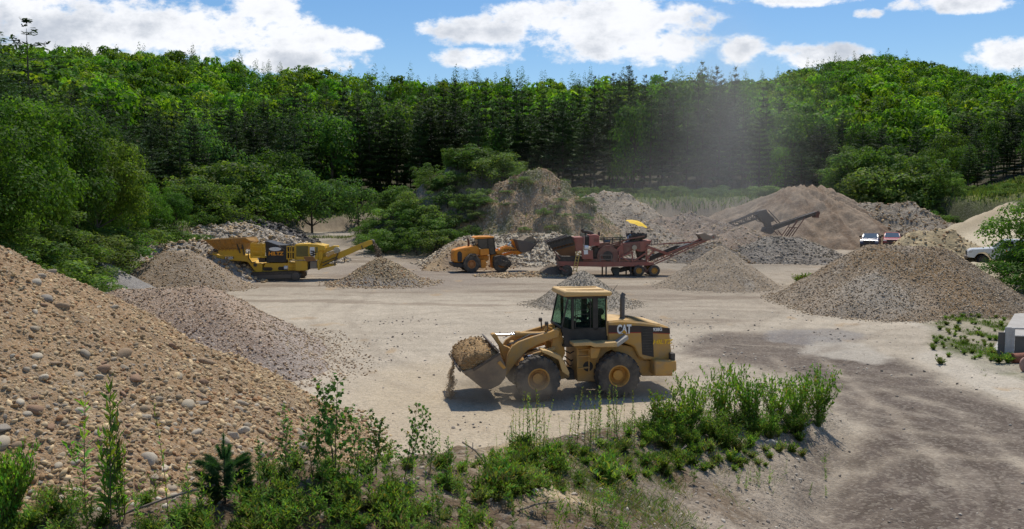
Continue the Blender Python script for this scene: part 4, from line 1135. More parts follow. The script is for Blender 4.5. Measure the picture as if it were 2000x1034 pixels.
def letters(txt, size, pos, m, parent, depth=.006, bold=.0, squeeze=1.0, shear=0.0, name='lettering', flip=False):
    cu = bpy.data.curves.new('t', 'FONT'); cu.body = txt; cu.size = size; cu.extrude = depth; cu.offset = bold; cu.align_x = 'CENTER'; cu.align_y = 'CENTER'; cu.shear = shear
    tmp = bpy.data.objects.new('t', cu); C.objects.link(tmp)
    bpy.context.view_layer.update()
    me = bpy.data.meshes.new_from_object(tmp.evaluated_get(bpy.context.evaluated_depsgraph_get())); bpy.data.objects.remove(tmp); me.name = name
    me.materials.clear(); me.materials.append(m)
    o = bpy.data.objects.new(name, me); C.objects.link(o); o.parent = parent
    o.location = pos; o.rotation_euler = (R(90), 0, 0); o.scale = (squeeze, 1, 1)
    return o
DUST = (.30, .25, .18)
def paint(name, c, amt=.45, sc_=2.2): return mat(name, c, .55, dirt=DUST, dirt_scale=sc_, dirt_amt=amt, bump_s=.15, bump_scale=20)
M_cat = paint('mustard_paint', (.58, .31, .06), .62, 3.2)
M_cattop = paint('sunlit_mustard_paint', (.68, .44, .17), .35)  # paler copy of the mustard: high sun on the tops put into the colour
M_black = mat('black_panel', (.022, .022, .022), .5, dirt=(.12, .10, .08), dirt_amt=.45)
M_dark = mat('greasy_steel', (.05, .045, .04), .7, dirt=(.16, .13, .10), dirt_amt=.7, dirt_scale=5)
M_steel = mat('worn_steel', (.14, .125, .115), .55, .4, dirt=(.22, .18, .14), dirt_amt=.8, dirt_scale=3)
M_chrome = mat('chrome_rod', (.7, .7, .7), .18, 1.0)
M_tyre = mat('dusty_tyre', (.045, .042, .04), .9, spec=.2, dirt=(.21, .18, .14), dirt_amt=.75, dirt_scale=3, bump_s=.3, bump_scale=25)
M_rim = paint('rim_paint', (.58, .29, .04), .4)
M_white = mat('white_lettering', (.80, .80, .78), .6)
M_amber = mat('amber_lettering', (.85, .52, .03), .5)
M_red = mat('red_stripe', (.35, .05, .03), .6)
M_glass = bpy.data.materials.new('tinted_glass'); M_glass.use_nodes = True
def _glass():
    t = M_glass.node_tree; b = t.nodes['Principled BSDF']; out = t.nodes['Material Output']
    b.inputs['Base Color'].default_value = (.02, .025, .025, 1); b.inputs['Roughness'].default_value = .06
    tr = N(t, 'ShaderNodeBsdfTransparent'); tr.inputs[0].default_value = (.72, .86, .80, 1)
    ms = N(t, 'ShaderNodeMixShader'); ms.inputs[0].default_value = .16
    t.links.new(tr.outputs[0], ms.inputs[1]); t.links.new(b.outputs[0], ms.inputs[2]); t.links.new(ms.outputs[0], out.inputs[0])
_glass()
M_glassdk = mat('dark_glass', (.02, .024, .028), .08, spec=.8)
def wheel(parent, c, r, w, rimr, out=-1, lugs=22, mt=None, mr=None, deep=.10, hub=True):
    """tyre + rim as a child wheel; out=-1: outer face towards -y"""
    mb = MB(); cx, cy, cz = c; o = out
    h = w / 2
    prof = [(rimr, -o * h * .55), (rimr, o * h * .75), (rimr * 1.08, o * h * .95), (r * .80, o * h), (r * .91, o * h * .93), (r * .955, o * h * .8), (r * .965, 0), (r * .955, -o * h * .8), (r * .91, -o * h * .93), (r * .8, -o * h), (rimr, -o * h * .9)]
    mb.lathe(prof, c, 48)
    if lugs:
        for i in range(lugs):
            for sd_ in (-1, 1):
                a = 6.2832 * (i + (.5 if sd_ > 0 else 0)) / lugs; da = 6.2832 / lugs * .24
                vs = []
                for rr_ in (r * .90, r):
                    for aa, yy in ((a - da, sd_ * h * 1.0), (a + da, sd_ * h * 1.0), (a + da * 1.0 + da * .9, sd_ * h * .06), (a - da + da * .9, sd_ * h * .06)):
                        k = rr_ * 1.012 - (.05 * r if abs(yy) > h * .5 and rr_ < r else 0) - (.03 * r if abs(yy) > h * .5 else 0)
                        vs.append(mb.bm.verts.new((cx + k * math.cos(aa), cy + yy, cz + k * math.sin(aa))))
                for f in ((0, 1, 2, 3), (7, 6, 5, 4), (0, 4, 5, 1), (1, 5, 6, 2), (2, 6, 7, 3), (3, 7, 4, 0)): mb.bm.faces.new([vs[q] for q in f])
    wobj = mb.build('wheel', mt or M_tyre, parent, bev=0)
    rb = MB()
    rb.lathe([(rimr * 1.06, o * h * .80), (rimr * 1.07, o * h * .92), (rimr * .97, o * h * .93), (rimr * .90, o * h * .70), (rimr * .86, o * (h * .8 - deep)), (rimr * .55, o * (h * .8 - deep)), (rimr * .50, o * (h * .8 - deep * .45)), (rimr * .30, o * (h * .8 - deep * .35)), (.001, o * (h * .8 - deep * .35))], c, 32)
    for i in range(10):
        a = 6.2832 * i / 10; q = Vector((cx + rimr * .68 * math.cos(a), cy + o * (h * .8 - deep), cz + rimr * .68 * math.sin(a)))
        rb.cyl(q, q + Vector((0, o * .03, 0)), rimr * .05, 6)
    ro = rb.build('rim', mr or M_rim, wobj, bev=0)
    return wobj
def skin_body(name, verts, edges, radii, m, parent, root=0, sub=2):
    me = bpy.data.meshes.new(name); me.from_pydata(verts, edges, [])
    o = bpy.data.objects.new(name, me); C.objects.link(o)
    sk = o.modifiers.new('s', 'SKIN'); ss = o.modifiers.new('b', 'SUBSURF'); ss.levels = sub; ss.render_levels = sub
    for i, r_ in enumerate(radii):
        v = me.skin_vertices[0].data[i]; v.radius = r_ if isinstance(r_, tuple) else (r_, r_); v.use_root = (i == root)
    bpy.context.view_layer.update()
    me2 = bpy.data.meshes.new_from_object(o.evaluated_get(bpy.context.evaluated_depsgraph_get()))
    bpy.data.objects.remove(o); me2.name = name; me2.materials.clear(); me2.materials.append(m)
    for p in me2.polygons: p.use_smooth = True
    o = bpy.data.objects.new(name, me2); C.objects.link(o)
    if parent: o.parent = parent
    return o
# ------------------------------------------------------------------ the yellow wheel loader
def yellow_loader():
    g = Rig(1131, 26.3, R(11)); g.zoom = (850, 540, 3.976)
    root = empty('wheel_loader', g.O, g.yaw, 'mustard yellow wheel loader with a dark cab carrying a full bucket across the foreground', 'wheel loader')
    S, P = g.S, g.P
    N_, F_ = -1.28, 1.28                         # near and far flank
    # wheels: centres traced on the near tyre face
    fx, fz = S(806, 805, N_); rx, rz = S(1432, 768, N_)
    R0 = .735
    for x in (fx, rx):
        for c, o in ((N_ + .26, -1), (F_ - .26, 1)):
            w = wheel(root, (x, c, R0), R0, .52, .335, o, 20, deep=.20)
    # axles
    for x in (fx, rx):
        MB().cyl((x, N_ + .5, R0), (x, F_ - .5, R0), .16, 14).box(x - .28, x + .28, -.3, .3, R0 - .28, R0 + .28).build('axle', M_dark, root)
    # engine hood
    hood = [(1340, 352), (1440, 345), (1610, 356), (1740, 376), (1818, 398), (1826, 470), (1842, 650), (1620, 650), (1580, 625), (1545, 548), (1470, 520), (1345, 510)]
    hw = .80
    mb = MB(); mb.prism(P(hood, -hw), -hw, hw)
    hd = mb.build('hood', M_cat, root, bev=.045)
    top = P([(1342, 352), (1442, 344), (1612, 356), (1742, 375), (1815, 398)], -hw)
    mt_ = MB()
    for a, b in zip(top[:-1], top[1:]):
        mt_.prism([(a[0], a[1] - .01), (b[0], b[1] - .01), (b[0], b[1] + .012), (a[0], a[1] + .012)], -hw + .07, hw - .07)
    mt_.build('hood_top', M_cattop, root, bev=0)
    a = S(1590, 352, -.3); b = S(1680, 362, -.3)
    MB().prism([(a[0], a[1] - .06), (b[0], b[1] - .10), (b[0], b[1] - .03), (a[0], a[1] + .0)], -.42, .42).build('intake_screen', M_black, root, bev=.005)
    st = P([(1346, 380), (1590, 384), (1822, 402), (1824, 443), (1590, 433), (1346, 438)], -hw - .004)
    MB().prism(st, -hw - .004, -hw + .02).build('dark_stripe', mat('stripe_brown', (.055, .035, .03), .5), root, bev=0)
    st2 = P([(1346, 438), (1590, 433), (1824, 443), (1824, 448), (1590, 440), (1346, 445)], -hw - .006)
    MB().prism(st2, -hw - .006, -hw + .02).build('red_stripe', M_red, root, bev=0)
    gr = P([(1598, 398), (1690, 398), (1698, 628), (1608, 608)], -hw - .012)
    grl = MB(); grl.prism(gr, -hw - .012, -hw + .02)
    gl_o = grl.build('side_grille', M_black, root, bev=.004)
    s1 = MB(); s2 = S(1606, 410, -hw)[0], S(1690, 410, -hw)[0]
    for k in range(9):
        z = S(1650, 415 + k * 21, -hw)[1]; s1.box(s2[0] + .02, s2[1] - .02, -hw - .022, -hw - .010, z - .009, z + .009)
    s1.build('louvres', M_dark, gl_o, bev=0)
    p = S(1467, 414, -hw - .01); letters('CAT', .40, (p[0], -hw - .012, p[1]), M_white, root, bold=.016, squeeze=.62)
    tr = P([(1444, 441), (1490, 441), (1468, 414)], -hw - .02); MB().prism(tr, -hw - .022, -hw - .014).build('logo_triangle', mat('logo_yellow', (.65, .33, .03), .6), root, bev=0)
    p = S(1727, 414, -hw - .01); letters('938G', .15, (p[0], -hw - .012, p[1]), M_white, root, bold=.005, squeeze=.95)
    p = S(1764, 510, -hw - .01); letters('HILTZ', .20, (p[0], -hw - .008, p[1]), M_amber, root, bold=.006, squeeze=1.25, shear=.2)
    # rear frame, bumper
    lower = [(1545, 548), (1620, 652), (1845, 652), (1845, 775), (1605, 775), (1560, 690), (1500, 640), (1345, 560), (1345, 512)]
    MB().prism(P(lower, -.62), -.62, .62).build('rear_frame', M_cat, root, bev=.02)
    bp_ = [(1706, 655), (1875, 655), (1878, 735), (1775, 775), (1706, 775)]
    MB().prism(P(bp_, -1.12), -1.12, -.64).build('counterweight', M_cat, root, bev=.04)
    x0, z0 = S(1706, 655, -1.12); x1, z1 = S(1878, 775, -1.12)
    MB().box(x1 - .55, x1, -.64, 1.12, z1, z0).build('counterweight', M_cat, root, bev=.04)
    MB().box(*(lambda a, b: (a[0], b[0], -1.0, -.72, b[1], a[1]))(S(1832, 600, -1), S(1864, 662, -1))).build('tail_light', M_dark, root)
    q = S(1846, 540, -.8); MB().tube([(q[0] - .02, -.7, q[1]), (q[0] + .06, -.72, q[1]), (q[0] + .06, -.72, q[1] - .12), (q[0] - .02, -.7, q[1] - .12)], .012).build('handle', M_cat, root, bev=0)
    # lower body under the cab, articulation
    body = [(1075, 548), (1345, 512), (1400, 555), (1330, 590), (1285, 640), (1262, 700), (1255, 790), (1240, 818), (1105, 818), (1100, 700), (1100, 560)]
    MB().prism(P(body, -.70), -.70, .70).build('centre_frame', M_cat, root, bev=.02)
    c1 = S(1188, 700, -.72); MB().cyl((c1[0], -.71, c1[1]), (c1[0], -.60, c1[1]), .17, 20).build('frame_hole', M_black, root, bev=0)
    # ladder
    lad = MB()
    xa, za = S(1108, 552, -.92); xb, zb = S(1195, 552, -.92); zl = S(1100, 745, -.92)[1]; zm = S(1100, 620, -.92)[1]; zn = S(1100, 710, -.92)[1]
    lad.bar((xb, -.92, S(1195, 560, -.92)[1]), (xb, -.92, zl), .03, .03).bar((xa, -.92, S(1100, 560, -.92)[1]), (xa, -.92, zl), .03, .03)
    for z in (zm, zn, S(1100, 570, -.92)[1]): lad.box(xa, xb, -1.02, -.86, z - .012, z + .012)
    lad.build('ladder', M_cat, root, bev=.004)
    tk = P([(1205, 552), (1290, 556), (1262, 640), (1205, 640)], -.98); MB().prism(tk, -.98, -.70).build('tank', M_cat, root, bev=.02)
    # platform / fender over the rear wheel
    fen = [(1072, 518), (1210, 508), (1250, 520), (1412, 510), (1418, 550), (1240, 553), (1205, 540), (1075, 546)]
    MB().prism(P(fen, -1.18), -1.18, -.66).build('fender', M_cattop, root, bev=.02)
    fl = [(1405, 528), (1498, 462), (1503, 488), (1418, 550)]
    MB().prism(P(fl, -1.18), -1.18, -.80).build('fender_flap', mat('grey_flap', (.42, .41, .38), .6, dirt=DUST, dirt_amt=.5), root, bev=.01)
    # cab
    cy0, cy1 = -.72, .72
    fr = MB()
    def post(a, b, y, w=.07): 
        pa = S(*a, y); pb = S(*b, y); fr.bar((pa[0], y, pa[1]), (pb[0], y, pb[1]), w, w)
    def postf(a, b, w=.07):
        pa = S(*a, cy0); pb = S(*b, cy0)
        for y in (cy0 + w / 2, cy1 - w / 2): fr.bar((pa[0], y, pa[1]), (pb[0], y, pb[1]), w, w)
    postf((1034, 165), (985, 395), .05); postf((1068, 165), (1070, 420), .09); postf((1328, 160), (1330, 500), .06); postf((1245, 165), (1245, 420), .17)
    for y in (cy0 + .05, cy1 - .05):
        a = S(1034, 165, cy0); b = S(1328, 160, cy0); fr.bar((a[0], y, a[1]), (b[0], y, b[1]), .10, .10)
    for q in ((1034, 165), (1328, 160), (1330, 420), (985, 400)):
        a = S(*q, cy0); fr.bar((a[0], cy0, a[1]), (a[0], cy1, a[1]), .07, .07)
    fr.build('cab_frame', M_black, root, bev=.006)
    low = [(975, 392), (1050, 412), (1250, 400), (1335, 395), (1342, 505), (1072, 518), (1075, 548), (1005, 550), (1000, 480)]
    pl = MB(); pl.prism(P(low, cy0), cy0, cy0 + .05); pl.prism(P(low, cy0), cy1 - .05, cy1)
    fl_ = P(low, cy0); pl.box(fl_[0][0] + .1, fl_[4][0], cy0 + .05, cy1 - .05, fl_[6][1], fl_[6][1] + .08)
    pl.build('cab_door', M_black, root, bev=.006)
    a0 = S(1190, 515, cy0)
    # glass: near, far, front, rear
    gz = [(1036, 170), (1328, 166), (1328, 400), (1050, 412), (988, 392)]
    gpl = MB(); gpl.prism([(x, z) for x, z in P(gz, cy0)], cy0 + .020, cy0 + .028)
    gpl.build('side_window', M_glass, root, bev=0)
    gpl = MB(); gpl.prism([(x, z) for x, z in P(gz, cy0)], cy1 - .028, cy1 - .020); gpl.build('side_window', M_glass, root, bev=0)
    a = S(1034, 170, cy0); b = S(986, 392, cy0)
    MB().prism([a, b, (b[0] - .01, b[1]), (a[0] - .01, a[1])], cy0 + .05, cy1 - .05).build('windscreen', M_glass, root, bev=0)
    a = S(1330, 166, cy0); b = S(1332, 400, cy0)
    MB().prism([a, b, (b[0] + .01, b[1]), (a[0] + .01, a[1])], cy0 + .05, cy1 - .05).build('rear_window', M_glass, root, bev=0)
    dr = [(1088, 160), (1205, 160), (1205, 402), (1088, 402)]
    dd = P(dr, cy0 - .01); fm = MB()
    for i in range(4):
        q, r_ = dd[i], dd[(i + 1) % 4]; fm.bar((q[0], cy0 - .01, q[1]), (r_[0], cy0 - .01, r_[1]), .02, .02)
    for zz in (262, 295): 
        q = S(1100, zz, cy0 - .02); r_ = S(1190, zz, cy0 - .02); fm.bar((q[0], cy0 - .03, q[1]), (r_[0], cy0 - .03, r_[1]), .015, .015)
    q = S(1100, 262, cy0); r_ = S(1100, 295, cy0); fm.bar((q[0], cy0 - .03, q[1]), (r_[0], cy0 - .03, r_[1]), .015, .015)
    fm.build('door_rail', M_black, root, bev=0)
    # roof
    rf = [(1000, 142), (1008, 118), (1372, 118), (1378, 135), (1368, 152), (1000, 160)]
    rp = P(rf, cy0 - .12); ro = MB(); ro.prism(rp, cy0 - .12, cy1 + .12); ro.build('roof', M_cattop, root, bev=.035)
    rr_ = MB()
    for y in (-.45, .45): rr_.box(rp[1][0] + .15, rp[2][0] - .15, y - .05, y + .05, rp[1][1] - .01, rp[1][1] + .018)
    rr_.build('roof_rib', M_cattop, root, bev=.008)
    q = S(1368, 125, .3); MB().tube([(q[0], .3, q[1] - .1), (q[0] + .10, .3, q[1] + .12), (q[0] + .22, .3, q[1] + .26)], .008, 5).build('antenna', M_black, root, bev=0)
    ml = MB()
    for y in (cy0 - .02, ):
        q = S(1300, 170, y); 
    # mirror, rear
    q = S(1284, 275, cy0 + .35); ml.cyl((q[0], cy0 + .33, q[1]), (q[0], cy0 + .37, q[1]), .12, 14)
    ml.build('mirror', M_black, root, bev=0)
    q = S(1330, 390, cy0); MB().tube([(q[0] - .01, cy0 - .03, S(1330, 180, cy0)[1]), (q[0] - .01, cy0 - .05, q[1] + .1), (q[0] + .02, cy0 - .03, q[1] - .3)], .014, 6).build('grab_rail', M_cattop, root, bev=0)
    # exhaust
    q = S(1452, 350, -.25); t_ = S(1455, 145, -.25)
    ex = MB(); ex.cyl((q[0], -.25, q[1] - .1), (q[0], -.25, t_[1] - .08), .082, 18).cyl((q[0], -.25, q[1] + .0), (q[0], -.25, q[1] + .12), .10, 18)
    ex.tube([(q[0], -.25, t_[1] - .12), (q[0] + .01, -.25, t_[1] - .02), (q[0] + .05, -.25, t_[1] + .06)], .075, 14)
    ex.build('exhaust_stack', mat('soot_grey', (.10, .10, .105), .7, dirt=(.2, .18, .16), dirt_amt=.5), root, bev=0)
    q = S(1478, 320, .1); MB().cyl((q[0], .1, q[1] - .18), (q[0], .1, q[1] + .08), .09, 14).build('air_intake', M_dark, root, bev=.01)
    q = S(1395, 335, -.2); MB().box(q[0] - .17, q[0] + .14, -.5, .5, q[1] - .16, q[1] + .02).build('rear_deck', M_cat, root)
    # loader tower and front frame
    tw = [(915, 415), (950, 402), (975, 408), (998, 500), (1010, 600), (985, 655), (905, 585)]
    mb = MB(); mb.prism(P(tw, -.50), -.50, -.36).prism(P(tw, -.50), .36, .50)
    x_, z_ = S(950, 470, -.5); mb.box(x_ - .12, x_ + .12, -.36, .36, z_ - .25, z_ + .12)
    mb.build('loader_tower', M_cat, root, bev=.015)
    ff = [(700, 660), (905, 585), (1005, 655), (1045, 770), (1040, 790), (985, 800), (700, 790), (660, 720)]
    MB().prism(P(ff, -.46), -.46, .46).build('front_frame', M_cat, root, bev=.02)
    MB().box(S(1040, 790, 0)[0] - .15, S(1105, 790, 0)[0] + .1, -.30, .30, S(1060, 800, -.3)[1] - .02, S(1060, 730, -.3)[1]).build('hitch', M_dark, root)
    hz = MB()
    for k, (a, b, c) in enumerate([((1002, 575), (1050, 600), (1100, 570)), ((1005, 620), (1060, 660), (1102, 620)), ((1005, 650), (1050, 700), (1102, 660)), ((1010, 700), (1060, 720), (1102, 720))]):
        y = -.35 + .1 * k; q = [S(*p_, y) for p_ in (a, b, c)]; hz.tube([(q[0][0], y, q[0][1]), (q[1][0], y + .05, q[1][1]), (q[2][0], y, q[2][1])], .022, 6)
    hz.build('hoses', M_black, root, bev=0)
    # front fender
    fn = [(830, 572), (870, 578), (975, 618), (1045, 750), (1035, 775), (985, 740), (960, 650), (830, 590)]
    MB().prism(P(fn, -1.20), -1.20, -.66).build('fender', M_cattop, root, bev=.015)
    # lift arms
    arm = [(540, 720), (525, 790), (560, 770), (690, 600), (760, 540), (910, 480), (960, 470), (965, 410), (925, 412), (720, 488), (650, 508), (600, 548), (560, 620), (545, 665)]
    arm = [(535, 795), (640, 655), (720, 572), (800, 530), (905, 488), (960, 470), (968, 425), (940, 408), (900, 430), (745, 475), (650, 510), (600, 545), (568, 600), (553, 665), (548, 720)]
    ar = MB(); ar.prism(P(arm, -.66), -.66, -.52); ar.prism(P(arm, -.66), .52, .66)
    q = S(640, 560, -.5); ar.cyl((q[0], -.52, q[1]), (q[0], .52, q[1]), .11, 14)
    ar.build('lift_arm', M_cat, root, bev=.012)
    # lift cylinders
    q = S(700, 625, -.58); r_ = S(930, 560, -.58); m_ = S(760, 612, -.58)
    for y in (-.60, .60): MB().cyl((m_[0], y, m_[1]), (r_[0], y, r_[1]), .075, 14).build('lift_cylinder', M_cat, root, bev=0)
    lc = MB(); lc.cyl((q[0], -.60, q[1]), (m_[0], -.60, m_[1]), .04, 12).cyl((q[0], .60, q[1]), (m_[0], .60, m_[1]), .04, 12).cyl((q[0], -.66, q[1]), (q[0], -.54, q[1]), .08, 12); lc.build('cylinder_rod', M_chrome, root, bev=0)
    # bell crank: tall lever and Z-bar cylinder
    bc = [(435, 455), (455, 443), (478, 452), (500, 498), (535, 540), (590, 560), (600, 620), (545, 665), (512, 600), (498, 545), (460, 490)]
    MB().prism(P(bc, -.12), -.14, .14).build('tilt_lever', M_cat, root, bev=.02)
    a = S(468, 456, 0); b = S(628, 452, 0); c = S(830, 452, 0); d = S(905, 440, 0)
    MB().cyl((a[0], 0, a[1]), (b[0], 0, b[1]), .045, 14).build('cylinder_rod', M_chrome, root, bev=0)
    MB().cyl((b[0], 0, b[1]), (c[0], 0, c[1]), .095, 18).cyl((b[0] - .04, 0, b[1]), (b[0] + .12, 0, b[1]), .115, 18).cyl((c[0] - .05, 0, c[1]), (c[0] + .08, 0, c[1]), .105, 18).bar((c[0], 0, c[1]), (d[0], 0, d[1] - .06), .10, .10).build('tilt_cylinder', M_cat, root, bev=0)
    ln = MB(); a = S(560, 520, -.2); b = S(920, 440, -.2)
    for k in range(3): y = -.22 + .06 * k; ln.tube([(a[0], y, a[1] - .08), ((a[0] + b[0]) / 2, y, (a[1] + b[1]) / 2 + .12), (b[0], y, b[1])], .018, 6)
    ln.build('hoses', M_dark, root, bev=0)
    wl = MB(); q = S(862, 365, -.4)
    for y in (-.45, .45):
        wl.cyl((q[0] - .05, y, q[1]), (q[0] + .05, y, q[1]), .07, 12); wl.bar((q[0] + .02, y, q[1]), (q[0] + .05, y, q[1] - .3), .04, .04)
    wl.build('headlight', M_dark, root, bev=0)
    q = S(870, 400, -.4); MB().tube([(q[0] - .1, -.45, q[1] - .1), (q[0], -.42, q[1] + .03), (q[0] + .16, -.36, q[1] - .06)], .05, 8).build('light_bracket', M_rim, root, bev=0)
    # bucket: shell rolled back
    by0, by1 = -1.28, 1.28
    outer = [(178, 716), (372, 873), (430, 878), (500, 845), (545, 790), (555, 715), (520, 640), (495, 585), (468, 560)]
    op = P(outer, by0); bk = MB()
    cxm = sum(p_[0] for p_ in op) / len(op); czm = sum(p_[1] for p_ in op) / len(op)
    # wrapper plate (open mouth between last and first point)
    th_ = .035
    for a, b in zip(op[:-1], op[1:]):
        n_ = Vector((-(b[1] - a[1]), b[0] - a[0])).normalized() * th_
        if (Vector((cxm, czm)) - Vector(a)).dot(n_) < 0: n_ = -n_
        bk.prism([a, b, (b[0] + n_.x, b[1] + n_.y), (a[0] + n_.x, a[1] + n_.y)], by0 + .03, by1 - .03)
    cheek = P([(205, 742), (372, 873), (430, 878), (500, 845), (545, 790), (555, 715), (520, 640), (498, 592), (290, 720)], by0)
    cheek = [(x, z) for x, z in cheek]
    bk.prism(cheek, by0, by0 + .03); bk.prism(cheek, by1 - .03, by1)
    bko = bk.build('bucket', mat('dusty_bucket', (.15, .12, .095), .6, .2, dirt=(.34, .27, .18), dirt_scale=2.5, dirt_amt=.85), root, bev=.006)
    ed = P([(290, 720), (498, 592), (506, 608), (299, 740)], by0 - .012)
    e2 = MB(); e2.prism(ed, by0 - .015, by0 + .02); e2.prism(ed, by1 - .02, by1 + .015)
    a = S(178, 716, by0); b = S(372, 873, by0); dx, dz = (b[0] - a[0]) * .12, (b[1] - a[1]) * .12
    e2.prism([a, (a[0] + dx, a[1] + dz), (a[0] + dx - .02, a[1] + dz - .05), (a[0] - .02, a[1] - .03)], by0 - .01, by1 + .01)
    e2.build('cutting_edge', M_dark, bko, bev=.004)
    tg = P([(483, 672), (505, 655), (552, 712), (530, 722)], by0 - .02); MB().prism(tg, by0 - .022, by0 - .004).build('wear_plate', M_rim, bko, bev=.003)
    sp_ = P([(452, 545), (462, 540), (510, 590), (495, 600)], by0); MB().prism(sp_, by0 + .15, by1 - .15).build('spill_guard', M_steel, bko, bev=.006)
    # load of sandy earth
    load = P([(186, 722), (192, 680), (222, 640), (280, 608), (350, 594), (420, 596), (492, 600), (520, 650), (545, 740), (520, 810), (430, 862), (372, 856), (290, 800)], by0 + .04)
    ld = MB(); n_y = 15; rows = []
    cx_, cz_ = sum(p_[0] for p_ in load) / len(load), sum(p_[1] for p_ in load) / len(load)
    dense = []
    for i in range(len(load)):
        a, b = load[i], load[(i + 1) % len(load)]
        for k in range(5): dense.append((a[0] + (b[0] - a[0]) * k / 5, a[1] + (b[1] - a[1]) * k / 5))
    rl = random.Random(4)
    for j in range(n_y + 1):
        t = j / n_y; y = by0 + .09 + (by1 - by0 - .18) * t; e = .93 + .07 * math.sin(math.pi * t) ** .5
        row = []
        for (x, z) in dense:
            k = e + rl.uniform(-.03, .03)
            zt = cz_ + (z - cz_) * k; zt += max(0, z - cz_ + .05) * .50 * math.sin(math.pi * t) * (1 if x < cx_ + .25 else .3)
            row.append(ld.bm.verts.new((cx_ + (x - cx_) * k, y + rl.uniform(-.02, .02), zt)))
        rows.append(row)
    m = len(dense)
    for A, B in zip(rows[:-1], rows[1:]):
        for i in range(m): ld.bm.faces.new((A[i], A[(i + 1) % m], B[(i + 1) % m], B[i]))
    for row, sg in ((rows[0], -1), (rows[-1], 1)):
        # domed ends so that the face towards us is rough too
        prev = row
        for q_ in (.75, .45, .15):
            cur = [ld.bm.verts.new((cx_ + (v.co.x - cx_) * q_ / 1.0, v.co.y + rl.uniform(-.015, .015), cz_ + (v.co.z - cz_) * q_)) for v in row]
            for i in range(m): ld.bm.faces.new((prev[i], prev[(i + 1) % m], cur[(i + 1) % m], cur[i]))
            prev = cur
        ld.bm.faces.new(prev)
    bmesh.ops.recalc_face_normals(ld.bm, faces=ld.bm.faces)
    me = bpy.data.meshes.new('load'); ld.bm.to_mesh(me); ld.bm.free()
    ca = me.color_attributes.new('col', 'FLOAT_COLOR', 'POINT')
    for i, v in enumerate(me.vertices):
        k = 1 + .25 * math.sin(v.co.x * 14 + v.co.y * 3) * math.sin(v.co.z * 11); ca.data[i].color = (.42 * k, .27 * k, .13 * k, 1)
    me.materials.append(earth_mat('bucket_earth', grain=22, speck=.35, bump_s=.9, fine=50, stone=.9, dark=(.18, .11, .06), light=(.5, .38, .22)))
    for p_ in me.polygons: p_.use_smooth = True
    lo = bpy.data.objects.new('earth_load', me); C.objects.link(lo)
    lo.matrix_world = Matrix.Translation(g.O) @ Matrix.Rotation(g.yaw, 4, 'Z')
    tag(lo, 'heaped load of sandy brown earth in the bucket of the yellow loader', 'earth load')
    # loose clods and stones over the load
    rg = np.random.default_rng(61); ps = np.array([v.co[:] for v in me.vertices]); pick = rg.integers(0, len(ps), 2600); Pn = ps[pick] + rg.normal(size=(2600, 3)) * .03; Pn[:, 1] = np.clip(Pn[:, 1], -1.17, 1.17)
    V_, F_2, C_ = scatter_stones(Pn, .010 + .045 * rg.random(2600) ** 3, ICO1, 8, seed=5, cols=[(.42, .28, .14), (.36, .24, .12), (.5, .37, .22), (.30, .20, .11)], sink=.4)
    mc = mesh_np('clods', V_, F_2, {'col': ('C', C_)}); link_mesh('clods', mc, M_sand, lo, smooth=True)['kind'] = 'stuff'
    # trickle of stones falling from the lip
    lx, lz = S(178, 716, by0); a = g.O + g.ex * (lx - .03) + g.ey * (by0 + 1.15) + Vector((0, 0, lz))
    rg = np.random.default_rng(6); n = 1500
    t = rg.random(n) ** .8; gz_ = tz(a.x, a.y)
    hgt = a.z - gz_
    Pp = np.stack([a.x - .12 * t + rg.normal(size=n) * (.02 + .075 * t) + .03 * np.sin(t * 14), a.y + rg.normal(size=n) * (.05 + .06 * t), a.z - hgt * t], -1)
    V_, F_2, C_ = scatter_stones(Pp, rg.uniform(.008, .024, n), ICO1, 6, seed=4, cols=[(.62, .46, .28), (.52, .40, .25), (.68, .54, .36)])
    me = mesh_np('falling_stones', V_, F_2, {'col': ('C', C_)})
    o = link_mesh('falling_stones', me, M_sand, smooth=True); tag(o, 'trickle of sand and small stones falling from the raised bucket lip', 'falling stones', kind='stuff')
    # seat, wheel, driver
    flz = S(1190, 515, 0)[1]; dx_ = S(1200, 400, 0)[0]
    st_ = MB(); st_.box(dx_ - .20, dx_ + .28, -.24, .24, flz + .42, flz + .54).box(dx_ + .22, dx_ + .34, -.24, .24, flz + .5, flz + 1.15).box(dx_ - .1, dx_ + .15, -.15, .15, flz + .05, flz + .42)
    st_.build('driver_seat', M_black, root, bev=.03)
    q = dx_ - .55; cn = MB(); cn.bar((q - .12, 0, flz + .05), (q, 0, flz + .75), .10, .10); cn.box(q - .3, q - .15, -.35, .35, flz + .3, flz + .85)
    ring = [(q + .03 + .06 * math.cos(t_), .19 * math.cos(t_ + 1.57), flz + .80 + .14 * math.sin(t_ + 1.57)) for t_ in np.linspace(0, 6.2832, 22)]
    cn.tube(ring, .014, 6); cn.build('steering_wheel', M_black, root, bev=0)
    M_shirt = mat('dark_shirt', (.03, .04, .05), .9); M_skin = mat('skin', (.35, .20, .14), .6)
    pr = empty('person', g.O + g.ex * dx_ + Vector((0, 0, flz + .54)), g.yaw, 'driver in a dark shirt and cap seated in the cab of the yellow loader', 'person')
    vs = [(0.08, 0, .08), (.10, 0, .30), (.06, 0, .48), (.04, 0, .56), (.02, 0, .66), (.02, 0, .76)]; ed_ = [(0, 1), (1, 2), (2, 3), (3, 4), (4, 5)]; rd = [(.15, .13), (.14, .13), (.15, .12), .055, .085, .075]
    def ch(pt, rr, at_):
        i0 = at_
        for p_, r__ in zip(pt, rr): vs.append(p_); rd.append(r__); ed_.append((i0, len(vs) - 1)); i0 = len(vs) - 1
